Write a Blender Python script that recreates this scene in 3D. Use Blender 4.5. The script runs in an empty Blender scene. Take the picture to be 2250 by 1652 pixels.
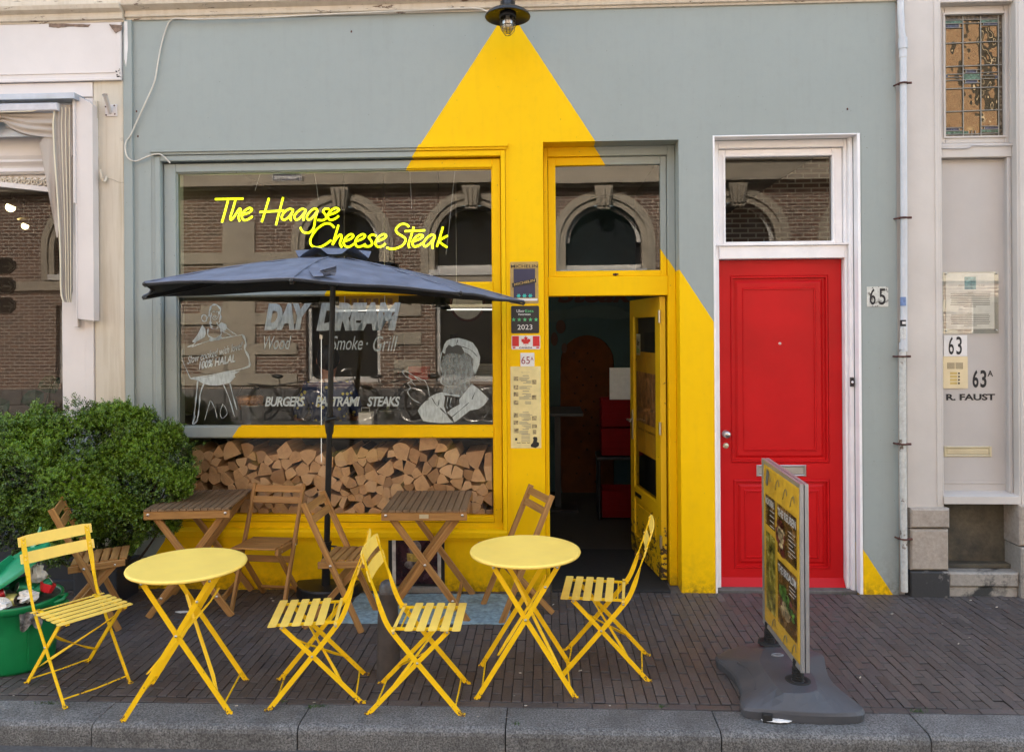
import bpy, math, random
import numpy as np
from mathutils import Vector, Matrix
random.seed(7)
rnd = random.Random(11)
SC = bpy.context.scene
COL = SC.collection

# ------------------------------------------------------------------ camera
CAM_Y, CAM_H, YAW, ROLL, FPX, CX, CY = -5.37, 1.84, math.radians(-2.5), 0.007, 1677.0, 1125.0, 725.0
FW = Vector((math.sin(YAW), math.cos(YAW), 0)); RT = Vector((math.cos(YAW), -math.sin(YAW), 0)); UP = Vector((0, 0, 1))
cr, sr = math.cos(ROLL), math.sin(ROLL)
rc = RT * cr - UP * sr; uc = UP * cr + RT * sr
cam_d = bpy.data.cameras.new('camera'); cam = bpy.data.objects.new('camera', cam_d); COL.objects.link(cam)
m = Matrix((rc, uc, -FW)).transposed().to_4x4(); m.translation = Vector((0, CAM_Y, CAM_H)); cam.matrix_world = m
cam_d.sensor_width = 36; cam_d.lens = 36 * FPX / 2250; cam_d.shift_y = -(826 - CY) / 2250; cam_d.clip_end = 400; cam_d.clip_start = .05
SC.camera = cam

# ------------------------------------------------------------------ world, sun, exposure
world = bpy.data.worlds.new('World'); SC.world = world; world.use_nodes = True
wn = world.node_tree.nodes; wl = world.node_tree.links
sky = wn.new('ShaderNodeTexSky'); sky.sky_type = 'NISHITA'; sky.sun_disc = False
SUN_EL, SUN_AZ = math.radians(43), math.radians(-14)      # azimuth from +Y, sun stands behind the shop row
sky.sun_elevation = SUN_EL; sky.sun_rotation = SUN_AZ; sky.air_density = 1.0; sky.dust_density = 2.0
bg = wn['Background']; bg.inputs[1].default_value = 0.15
# white balance: warm tint multiplied over the blue of the clear sky
wtint = wn.new('ShaderNodeMix'); wtint.data_type = 'RGBA'; wtint.blend_type = 'MULTIPLY'; wtint.inputs[0].default_value = 1.0; wtint.inputs[7].default_value = (1.20, 1.04, .84, 1)
wl.new(sky.outputs[0], wtint.inputs[6]); wl.new(wtint.outputs[2], bg.inputs[0])
sd = bpy.data.lights.new('sun', 'SUN'); sd.energy = 3.1; sd.angle = math.radians(.5); sd.color = (1, .93, .83)
so = bpy.data.objects.new('sun', sd); COL.objects.link(so)
tosun = Vector((math.sin(SUN_AZ) * math.cos(SUN_EL), math.cos(SUN_AZ) * math.cos(SUN_EL), math.sin(SUN_EL)))
so.rotation_euler = (-tosun).to_track_quat('-Z', 'Y').to_euler()
SC.view_settings.view_transform = 'Standard'; SC.view_settings.look = 'None'
SC.view_settings.exposure = 2.79; SC.view_settings.gamma = 1
SC.cycles.max_bounces = 8; SC.cycles.transparent_max_bounces = 16; SC.cycles.use_denoising = True

# ------------------------------------------------------------------ survey: measured photo points -> metric points on known planes
def _ray(px, py):
    x = (px - CX) / FPX; y = (py - CY) / FPX
    u = cr * x - sr * y; v = sr * x + cr * y
    return FW + RT * u - UP * v
def W(px, py, Y=0.0):
    d = _ray(px, py); t = (Y - CAM_Y) / d.y
    return (d.x * t, CAM_H + d.z * t)
def WX(px, py=900, Y=0.0): return W(px, py, Y)[0]
def WZ(py, px=1125, Y=0.0): return W(px, py, Y)[1]
def V3(px, py, Y=0.0):
    a = W(px, py, Y); return Vector((a[0], Y, a[1]))
def G(px, py, Z=0.0):
    d = _ray(px, py); t = (Z - CAM_H) / d.z
    return (d.x * t, CAM_Y + d.y * t)

# ------------------------------------------------------------------ materials
def srgb(r, g, b):
    f = lambda c: (c / 255 / 12.92) if c / 255 <= .04045 else ((c / 255 + .055) / 1.055) ** 2.4
    return (f(r), f(g), f(b))
class NT:
    def __init__(s, name):
        s.m = bpy.data.materials.new(name); s.m.use_nodes = True
        s.n = s.m.node_tree.nodes; s.l = s.m.node_tree.links; s.b = s.n['Principled BSDF']; s.out = s.n['Material Output']
    def new(s, t, **k):
        n = s.n.new(t)
        for a, v in k.items(): setattr(n, a, v)
        return n
    def link(s, a, b): s.l.new(a, b)
    def coord(s, kind='Object'):
        return s.new('ShaderNodeTexCoord').outputs[kind]
    def mapping(s, src, scale=(1, 1, 1), rot=(0, 0, 0)):
        mp = s.new('ShaderNodeMapping'); mp.inputs['Scale'].default_value = scale; mp.inputs['Rotation'].default_value = rot
        s.link(src, mp.inputs['Vector']); return mp.outputs[0]
    def noise(s, src, scale, detail=4, rough=.55, dist=0):
        n = s.new('ShaderNodeTexNoise'); n.inputs['Scale'].default_value = scale; n.inputs['Detail'].default_value = detail
        n.inputs['Roughness'].default_value = rough; n.inputs['Distortion'].default_value = dist
        s.link(src, n.inputs['Vector']); return n.outputs['Fac']
    def ramp(s, src, stops):
        r = s.new('ShaderNodeValToRGB'); e = r.color_ramp.elements
        while len(e) < len(stops): e.new(.5)
        for i, (p, c) in enumerate(stops):
            e[i].position = p; e[i].color = (c, c, c, 1) if isinstance(c, (int, float)) else (*c, 1)
        s.link(src, r.inputs[0]); return r.outputs[0]
    def mix(s, fac, a, b, blend='MIX'):
        n = s.new('ShaderNodeMix', data_type='RGBA', blend_type=blend)
        for i, v in ((0, fac), (6, a), (7, b)):
            if isinstance(v, (int, float)): n.inputs[i].default_value = v
            elif isinstance(v, tuple): n.inputs[i].default_value = (*v, 1)
            else: s.link(v, n.inputs[i])
        return n.outputs[2]
    def math(s, op, a, b=0.0, c=None):
        n = s.new('ShaderNodeMath', operation=op)
        for i, v in enumerate((a, b) if c is None else (a, b, c)):
            if isinstance(v, (int, float)): n.inputs[i].default_value = v
            else: s.link(v, n.inputs[i])
        return n.outputs[0]
    def bump(s, h, strength=.3, dist=.01):
        b = s.new('ShaderNodeBump'); b.inputs['Strength'].default_value = strength; b.inputs['Distance'].default_value = dist
        s.link(h, b.inputs['Height']); s.link(b.outputs[0], s.b.inputs['Normal'])
    def done(s, color=None, rough=None, metal=None, spec=None):
        if color is not None:
            if isinstance(color, tuple): s.b.inputs['Base Color'].default_value = (*color, 1)
            else: s.link(color, s.b.inputs['Base Color'])
        if rough is not None:
            if isinstance(rough, (int, float)): s.b.inputs['Roughness'].default_value = rough
            else: s.link(rough, s.b.inputs['Roughness'])
        if metal is not None: s.b.inputs['Metallic'].default_value = metal
        if spec is not None: s.b.inputs['Specular IOR Level'].default_value = spec
        return s.m
MATS = {}
def mat(name, col, rough=.55, metal=0., var=.10, scale=9., bump=.15, spec=None, grime=0., fine=60.):
    """plain surface with mottled colour, uneven gloss and a fine relief"""
    if name in MATS: return MATS[name]
    t = NT(name); co = t.coord('Object')
    n1 = t.noise(co, scale, 5); n2 = t.noise(co, fine, 3)
    dk = tuple(c * (1 - var * 1.6) for c in col); lt = tuple(min(1, c * (1 + var)) for c in col)
    c = t.mix(t.ramp(n1, [(.3, 0.), (.7, 1.)]), dk, lt)
    if grime:
        g = t.ramp(t.noise(co, scale * .45, 8, .7), [(.48, 0.), (.75, 1.)])
        c = t.mix(t.math('MULTIPLY', g, grime), c, tuple(x * .35 for x in col))
    r = t.math('ADD', t.math('MULTIPLY', n1, .25), rough - .12)
    if bump: t.bump(t.math('ADD', t.math('MULTIPLY', n2, .5), n1), bump, .004)
    MATS[name] = t.done(c, r, metal, spec); return MATS[name]

def make_facade_paint(name, inside=0.0):
    """grey-green house paint with the big painted yellow lamp cone across wall and frames"""
    t = NT(name); geo = t.new('ShaderNodeNewGeometry'); sx = t.new('ShaderNodeSeparateXYZ'); t.link(geo.outputs['Position'], sx.inputs[0])
    X, Z = sx.outputs[0], sx.outputs[2]
    co = geo.outputs['Position']
    wob = t.math('MULTIPLY', t.math('SUBTRACT', t.noise(co, 25, 2), .5), .006)
    a = t.math('ADD', t.math('SUBTRACT', t.math('ADD', X, 2.974), t.math('MULTIPLY', Z, .665)), wob)
    b = t.math('ADD', t.math('SUBTRACT', t.math('SUBTRACT', 2.38, t.math('MULTIPLY', Z, .64)), X), wob)
    mask = t.math('GREATER_THAN', t.math('MINIMUM', a, b), 0.0)
    n1 = t.noise(co, 1.3, 5, .6); n2 = t.noise(co, 14, 5, .6); n3 = t.noise(t.mapping(co, (14, 14, 1.2)), 1.6, 5, .65)
    grey = t.mix(t.ramp(n1, [(.3, 0.), (.7, 1.)]), (.300, .335, .318), (.318, .352, .335))
    yel = t.mix(t.ramp(n1, [(.3, 0.), (.7, 1.)]), (.84, .50, .0), (.88, .535, .0))
    c = t.mix(mask, grey, yel)
    c = t.mix(t.math('MULTIPLY', t.ramp(n2, [(.5, 0.), (.8, 1.)]), .06), c, (.12, .10, .05))
    c = t.mix(t.math('MULTIPLY', t.ramp(n3, [(.5, 0.), (.85, 1.)]), .07), c, (.10, .09, .06))
    # splash dirt and chipped paint close to the pavement
    low = t.ramp(Z, [(0.0, 1.), (.10, .25), (.4, 0.)])
    d = t.math('MULTIPLY', low, t.ramp(t.noise(co, 22, 8, .7), [(.38, 0.), (.62, 1.)]))
    c = t.mix(t.math('MULTIPLY', d, .75), c, (.055, .04, .015))
    spots = t.ramp(t.noise(co, 55, 2, .5), [(.745, 0.), (.76, 1.)])
    c = t.mix(t.math('MULTIPLY', spots, .7), c, (.10, .085, .06))
    hh = t.math('ADD', t.math('MULTIPLY', t.noise(co, 70, 3), .6), t.math('MULTIPLY', n2, 1.2))
    t.bump(hh, .16, .003)
    return t.done(c, t.math('ADD', t.math('MULTIPLY', n2, .3), .40), spec=.14)
M_PAINT = make_facade_paint('facade_paint')

def make_wood(name, c1, c2, sc=1.0, rough=.55):
    t = NT(name); at = t.new('ShaderNodeAttribute', attribute_name='gr'); v = at.outputs['Vector']
    g = t.noise(t.mapping(v, (2.2, 55, 55)), 1.0 * sc, 6, .6, 1.2); k = t.noise(t.mapping(v, (3, 9, 9)), 1.1, 3)
    sx = t.new('ShaderNodeSeparateXYZ'); t.link(v, sx.inputs[0])
    per = t.noise(t.mapping(v, (.03, .03, .03)), 3.3, 1)
    c = t.mix(t.ramp(g, [(.3, 0.), (.68, 1.)]), c1, c2)
    c = t.mix(t.math('MULTIPLY', t.ramp(k, [(.55, 0.), (.8, 1.)]), .55), c, tuple(x * .45 for x in c1))
    c = t.mix(t.ramp(per, [(.35, .35), (.65, 0.)]), c, tuple(x * .5 for x in c2))
    t.bump(g, .35, .0015)
    return t.done(c, t.math('ADD', t.math('MULTIPLY', g, .25), rough - .1), spec=.25)
M_WOOD = make_wood('oiled_acacia', (.24, .105, .032), (.48, .255, .083))
M_WOODW = make_wood('weathered_tabletop_wood', (.15, .092, .05), (.27, .175, .10), rough=.6)
M_FLOORW = make_wood('floor_boards', (.045, .036, .028), (.075, .062, .05))

def make_glass(name, tint=(1, 1, 1), refl=.16, wav=.012, wscale=1.3, rough=0.0, see=(.93, .95, .93)):
    t = NT(name); t.n.remove(t.b)
    tr = t.new('ShaderNodeBsdfTransparent'); tr.inputs[0].default_value = (*see, 1)
    gl = t.new('ShaderNodeBsdfGlossy'); gl.inputs[0].default_value = (*tint, 1); gl.inputs['Roughness'].default_value = rough
    geo = t.new('ShaderNodeNewGeometry')
    b = t.new('ShaderNodeBump'); b.inputs['Strength'].default_value = 1; b.inputs['Distance'].default_value = wav
    t.link(t.noise(geo.outputs['Position'], wscale, 1, .3), b.inputs['Height']); t.link(b.outputs[0], gl.inputs['Normal'])
    lw = t.new('ShaderNodeLayerWeight'); lw.inputs[0].default_value = .12
    f = t.math('ADD', t.math('MULTIPLY', lw.outputs['Fresnel'], 1.2), refl - .02)
    mx = t.new('ShaderNodeMixShader'); t.link(f, mx.inputs[0]); t.link(tr.outputs[0], mx.inputs[1]); t.link(gl.outputs[0], mx.inputs[2])
    t.link(mx.outputs[0], t.out.inputs[0]); return t.m
M_GLASS = make_glass('window_glass', refl=.072, wav=.0003, wscale=.9)
M_GLASS2 = make_glass('old_wavy_glass', refl=.075, wav=.0006, wscale=1.6)
M_GLASSD = make_glass('smoky_glass', refl=.055, wav=.0010, see=(.6, .56, .52))
M_ACRYL = make_glass('clear_acrylic', refl=.10, wav=.0, see=(.9, .92, .9))

def emis(name, col, s):
    t = NT(name); t.b.inputs['Emission Color'].default_value = (*col, 1); t.b.inputs['Emission Strength'].default_value = s
    return t.done(tuple(c * .5 for c in col), .5)
M_NEON = emis('neon_yellow', (.86, 1.0, .0), .42)
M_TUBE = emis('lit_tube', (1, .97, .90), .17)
M_BULB = emis('lit_bulb', (1, .86, .45), 1.6)

def make_painted_white():
    t = NT('white_window_paint'); co = t.coord('Object')
    n = t.noise(t.mapping(co, (30, 30, 8)), 2.2, 4); t.b.inputs['Alpha'].default_value = 1
    t.link(t.ramp(n, [(.25, .50), (.6, .86)]), t.b.inputs['Alpha'])
    return t.done((.55, .62, .63), .6)
M_WPAINT = make_painted_white()

def make_granite():
    t = NT('kerb_granite'); geo = t.new('ShaderNodeNewGeometry'); co = geo.outputs['Position']
    n = t.noise(co, 120, 3, .75); n2 = t.noise(co, 5, 5, .6); n3 = t.noise(co, 45, 5, .7)
    c = t.mix(t.ramp(n, [(.38, 0.), (.62, 1.)]), (.045, .045, .046), (.25, .25, .245))
    c = t.mix(t.ramp(n3, [(.4, 0.), (.7, .45)]), c, (.065, .063, .062))
    c = t.mix(t.math('MULTIPLY', t.ramp(n2, [(.42, 0.), (.68, 1.)]), .55), c, (.045, .043, .04))
    at = t.new('ShaderNodeAttribute', attribute_name='tint'); c = t.mix(.35, c, at.outputs['Color'], 'MULTIPLY')
    t.bump(t.math('ADD', n, t.math('MULTIPLY', n3, 1.2)), .55, .004)
    return t.done(c, .72)
M_GRANITE = make_granite()
def make_brickpave():
    t = NT('paving_brick'); geo = t.new('ShaderNodeNewGeometry'); co = geo.outputs['Position']
    at = t.new('ShaderNodeAttribute', attribute_name='tint')
    n = t.noise(co, 90, 4, .7); n2 = t.noise(co, 2.1, 5, .6); n3 = t.noise(co, 12, 5, .6)
    c = t.mix(t.ramp(n, [(.3, 0.), (.7, 1.)]), (.062, .050, .045), (.106, .088, .080))
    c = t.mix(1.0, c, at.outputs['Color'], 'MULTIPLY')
    c = t.mix(t.math('MULTIPLY', t.ramp(n2, [(.45, 0.), (.7, 1.)]), .5), c, (.030, .027, .029))
    c = t.mix(t.math('MULTIPLY', t.ramp(n3, [(.58, 0.), (.78, 1.)]), .35), c, (.13, .115, .10))
    t.bump(t.math('ADD', n, n3), .6, .004)
    return t.done(c, t.math('ADD', t.math('MULTIPLY', n3, .3), .45))
M_PAVE = make_brickpave()
M_JOINT = mat('joint_sand', (.020, .016, .015), .9, var=.3, scale=60)
M_ASPH = mat('street_surface', (.075, .072, .07), .8, var=.25, scale=70, bump=.5)

def make_leaf():
    t = NT('box_leaf'); at = t.new('ShaderNodeAttribute', attribute_name='tint')
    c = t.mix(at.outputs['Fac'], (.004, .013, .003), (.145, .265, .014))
    t.b.inputs['Subsurface Weight'].default_value = 0.0
    return t.done(c, .42, spec=.45)
M_LEAF = make_leaf()
def make_log():
    t = NT('split_log'); at = t.new('ShaderNodeAttribute', attribute_name='gr'); v = at.outputs['Vector']
    oi = t.new('ShaderNodeObjectInfo')
    wv = t.new('ShaderNodeTexWave', wave_type='RINGS', rings_direction='Y'); wv.inputs['Scale'].default_value = 34; wv.inputs['Distortion'].default_value = 2.5; wv.inputs['Detail'].default_value = 3
    wv.inputs['Detail Scale'].default_value = 1.5
    t.link(v, wv.inputs['Vector'])
    n = t.noise(v, 26, 5, .65); n2 = t.noise(v, 120, 3)
    c = t.mix(t.ramp(wv.outputs['Fac'], [(.1, 0.), (.9, .8)]), (.66, .405, .215), (.46, .265, .13))
    c = t.mix(t.math('MULTIPLY', t.ramp(n, [(.5, 0.), (.72, 1.)]), .55), c, (.30, .16, .075))
    c = t.mix(t.ramp(oi.outputs['Random'], [(0., .7), (.36, 0.), (1., 0.)]), c, (.24, .125, .06))
    c = t.mix(t.ramp(oi.outputs['Random'], [(0.55, 0.), (1., .45)]), c, (.78, .56, .36))
    t.bump(t.math('ADD', n2, n), .5, .003)
    return t.done(c, .75)
M_LOG = make_log()
M_BARK = mat('log_bark', (.055, .035, .022), .85, var=.4, scale=40, bump=.7)
def make_brickwall():
    t = NT('old_brickwork'); geo = t.new('ShaderNodeNewGeometry'); sx = t.new('ShaderNodeSeparateXYZ'); t.link(geo.outputs['Position'], sx.inputs[0])
    cb = t.new('ShaderNodeCombineXYZ'); t.link(sx.outputs[0], cb.inputs[0]); t.link(sx.outputs[2], cb.inputs[1])
    b = t.new('ShaderNodeTexBrick'); t.link(cb.outputs[0], b.inputs['Vector']); b.inputs['Scale'].default_value = 1
    b.inputs['Brick Width'].default_value = .23; b.inputs['Row Height'].default_value = .072; b.inputs['Mortar Size'].default_value = .011
    b.inputs['Color1'].default_value = (.20, .10, .065, 1); b.inputs['Color2'].default_value = (.11, .06, .042, 1); b.inputs['Mortar'].default_value = (.50, .44, .36, 1)
    c = t.mix(t.math('MULTIPLY', t.noise(geo.outputs['Position'], 3, 4), .35), b.outputs[0], (.05, .04, .035))
    return t.done(c, .85)
M_BRICK = make_brickwall()

M_WHITE = mat('white_frame_paint', (.84, .82, .82), .38, var=.05, scale=5, bump=.12, fine=40)
M_CREAM = mat('aged_cream_stucco', (.62, .55, .43), .7, var=.09, scale=2.2, bump=.35, grime=.25, fine=35)
M_CORN0 = mat('peeling_cornice_paint', (.60, .53, .42), .65, var=.12, scale=5, bump=.5, grime=.55, fine=28)
def make_peel(name, base, under, thr=.62, sc=(2.2, 6, 9), rough=.6, streak=.25):
    t = NT(name); geo = t.new('ShaderNodeNewGeometry'); co = geo.outputs['Position']
    n = t.noise(t.mapping(co, sc), 3.2, 8, .68, .4); n2 = t.noise(co, 3, 5); st = t.noise(t.mapping(co, (16, 16, 1.0)), 1.5, 5, .6)
    c = t.mix(t.ramp(n2, [(.3, 0.), (.7, 1.)]), tuple(x * .9 for x in base), base)
    c = t.mix(t.math('MULTIPLY', t.ramp(st, [(.45, 0.), (.75, 1.)]), streak), c, (.30, .21, .09))
    e = t.ramp(n, [(thr - .012, 0.), (thr, 1.)]); c = t.mix(t.math('MULTIPLY', t.ramp(n, [(thr - .05, 0.), (thr - .01, 1.)]), .35), c, tuple(x * .5 for x in base)); c = t.mix(e, c, under)
    t.bump(t.math('SUBTRACT', t.math('MULTIPLY', t.noise(co, 60, 4), .3), e), .5, .004)
    return t.done(c, rough, spec=.25)
M_CORN = make_peel('peeling_cornice', (.62, .55, .45), (.16, .11, .075), .63)
M_CREAM = make_peel('stained_cream_stucco', (.62, .555, .45), (.36, .30, .22), .73, (1.5, 1.5, 1.5), .7, .45)
M_FASC = mat('fascia_white_paint', (.66, .61, .58), .5, var=.06, scale=1.6, bump=.15, grime=.12)
M_GREIGE = mat('greige_paint', (.55, .51, .47), .5, var=.07, scale=2.0, bump=.25, grime=.10, fine=50)
M_GREIGE2 = mat('grey_door_paint', (.46, .43, .405), .42, var=.05, scale=2.5, bump=.12)
def make_stone(name, base, dark, thr=(.5, .62), sc=4.):
    t = NT(name); geo = t.new('ShaderNodeNewGeometry'); co = geo.outputs['Position']
    n = t.noise(co, sc, 8, .68); n2 = t.noise(co, 38, 6, .7)
    c = t.mix(t.ramp(n2, [(.3, 0.), (.7, 1.)]), tuple(x * .68 for x in base), base)
    c = t.mix(t.ramp(n, [(thr[0], 0.), (thr[1], 1.)]), c, dark)
    t.bump(t.math('ADD', n2, n), .6, .006)
    return t.done(c, .75)
M_STONE = make_stone('weathered_limestone', (.42, .36, .30), (.21, .17, .14), (.52, .75), 6)
M_STONED = make_stone('sooty_stone', (.34, .31, .27), (.030, .031, .031), (.50, .56), 1.9)
M_STONEK = make_stone('sooty_block', (.36, .33, .30), (.030, .030, .031), (.40, .44), 1.7)
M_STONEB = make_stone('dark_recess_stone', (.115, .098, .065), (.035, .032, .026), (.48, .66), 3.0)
M_SAND = make_stone('sandstone_band', (.46, .40, .31), (.22, .19, .15), (.5, .8), 3)
M_RED = mat('red_door_paint', (.50, .007, .009), .36, var=.08, scale=2.5, bump=.12, fine=55, spec=.2)
M_CHAIRY0 = mat('yellow_powder_coat', (.90, .52, .03), .36, var=.06, scale=12, bump=.12, grime=.07, fine=150, spec=.3)
def make_worn_yellow(name, base, rough=.36):
    t = NT(name); co = t.coord('Object'); geo = t.new('ShaderNodeNewGeometry'); sx = t.new('ShaderNodeSeparateXYZ'); t.link(geo.outputs['Position'], sx.inputs[0])
    n = t.noise(co, 12, 5); n2 = t.noise(geo.outputs['Position'], 55, 5, .7)
    c = t.mix(t.ramp(n, [(.3, 0.), (.7, 1.)]), tuple(x * .90 for x in base), base)
    c = t.mix(t.math('MULTIPLY', t.ramp(n2, [(.62, 0.), (.70, 1.)]), .30), c, (.40, .17, .02))
    k = t.ramp(t.math('ADD', n2, t.ramp(sx.outputs[2], [(.0, .26), (.014, .16), (.06, .03), (.5, 0.)])), [(.70, 0.), (.72, 1.)])
    c = t.mix(k, c, (.13, .075, .04)); t.bump(t.math('SUBTRACT', t.math('MULTIPLY', n, .3), k), .3, .001)
    return t.done(c, t.math('ADD', t.math('MULTIPLY', n2, .4), rough - .12), spec=.22)
M_CHAIRY = make_worn_yellow('worn_yellow_powder_coat', (.95, .585, .010))
M_TABLEY = mat('faded_yellow_tabletop', (.98, .695, .15), .42, spec=.35, var=.05, scale=5, bump=.1, grime=.16, fine=80)
M_SEATY = mat('sunfaded_yellow_slats', (.97, .665, .125), .4, spec=.25, var=.06, scale=9, bump=.1, grime=.08, fine=120)
M_STEEL = mat('brushed_steel', (.55, .53, .50), .32, metal=1., var=.08)
M_BRASS = mat('pale_brass', (.62, .55, .38), .38, metal=.6, var=.06)
M_RUST = mat('rusty_iron', (.10, .035, .025), .8, var=.4, scale=50)
M_BLACK = mat('black_metal', (.012, .012, .013), .4, var=.2, bump=.1)
M_BLACKM = mat('black_matt', (.010, .010, .010), .8, var=.3, scale=40, bump=.4)
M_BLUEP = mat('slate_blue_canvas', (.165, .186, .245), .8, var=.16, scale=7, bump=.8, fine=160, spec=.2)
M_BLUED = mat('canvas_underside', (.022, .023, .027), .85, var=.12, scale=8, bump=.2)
M_PIPE = mat('grey_white_pipe_paint', (.55, .57, .60), .42, var=.05, scale=8, bump=.1, grime=.22)
M_GREENB = mat('green_plastic', (.004, .205, .062), .36, var=.14, scale=5, bump=.12, grime=.15)
M_GREENL = mat('green_plastic_lid', (.012, .27, .115), .36, var=.08, scale=6, bump=.1)
M_NAVY = mat('navy_panel_paint', (.012, .017, .028), .45, var=.15, scale=4, bump=.1)
M_RUG = mat('grey_blue_rug', (.25, .36, .41), .95, var=.25, scale=35, bump=.9, grime=.25, fine=220)
M_RUBBER = mat('dark_grey_plastic', (.058, .061, .070), .55, var=.12, scale=7, bump=.25, fine=120, grime=.12)
M_ALU = mat('aluminium_frame', (.50, .51, .52), .36, metal=.75, var=.05)
M_FABRIC = mat('beige_awning_cloth', (.42, .365, .315), .85, var=.06, scale=4, bump=.3, fine=180)
M_CORD = mat('cream_piping', (.70, .62, .46), .7, var=.05)
M_BOLL = mat('bollard_iron', (.062, .050, .046), .6, var=.22, scale=14, bump=.6, grime=.4, fine=70)
M_WHITEP = mat('white_paper', (.72, .70, .66), .7, var=.06, scale=20)
M_CONC = mat('pale_threshold_stone', (.13, .12, .11), .8, var=.25, scale=18, bump=.5)
M_LACQ = mat('sign_gold', (.40, .27, .085), .5, var=.15, scale=20)
M_NAVYS = mat('sign_navy', (.030, .028, .065), .5, var=.1)
M_SIGNB = mat('sign_black', (.014, .015, .017), .4, var=.1)
M_SIGNW = mat('sign_white', (.72, .70, .68), .4, var=.05)
M_INK = mat('ink_black', (.008, .008, .010), .5, var=.1, bump=0)
M_INKG = mat('ink_green', (.10, .50, .20), .5, var=.1, bump=0)
M_INKR = mat('ink_red', (.60, .02, .02), .5, var=.1, bump=0)
M_INKM = mat('ink_maroon', (.25, .01, .03), .5, var=.1, bump=0)
M_INKT = mat('ink_turquoise', (.05, .62, .52), .5, var=.1, bump=0)
M_INKY = mat('menu_yellow_paper', (.72, .60, .28), .5, var=.08, scale=14, bump=.3)
M_INKGR = mat('ink_grey', (.22, .21, .18), .6, var=.2, bump=0)
M_TEAL = mat('teal_mural_wall', (.030, .066, .080), .8, var=.2, scale=2)
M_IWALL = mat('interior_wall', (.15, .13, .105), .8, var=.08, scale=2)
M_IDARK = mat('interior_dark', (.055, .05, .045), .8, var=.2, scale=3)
M_SKIN = mat('skin', (.42, .21, .14), .5, var=.06, scale=14)
M_HAIR = mat('dark_hair', (.02, .013, .01), .6, var=.2, scale=60, bump=.5)

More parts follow.
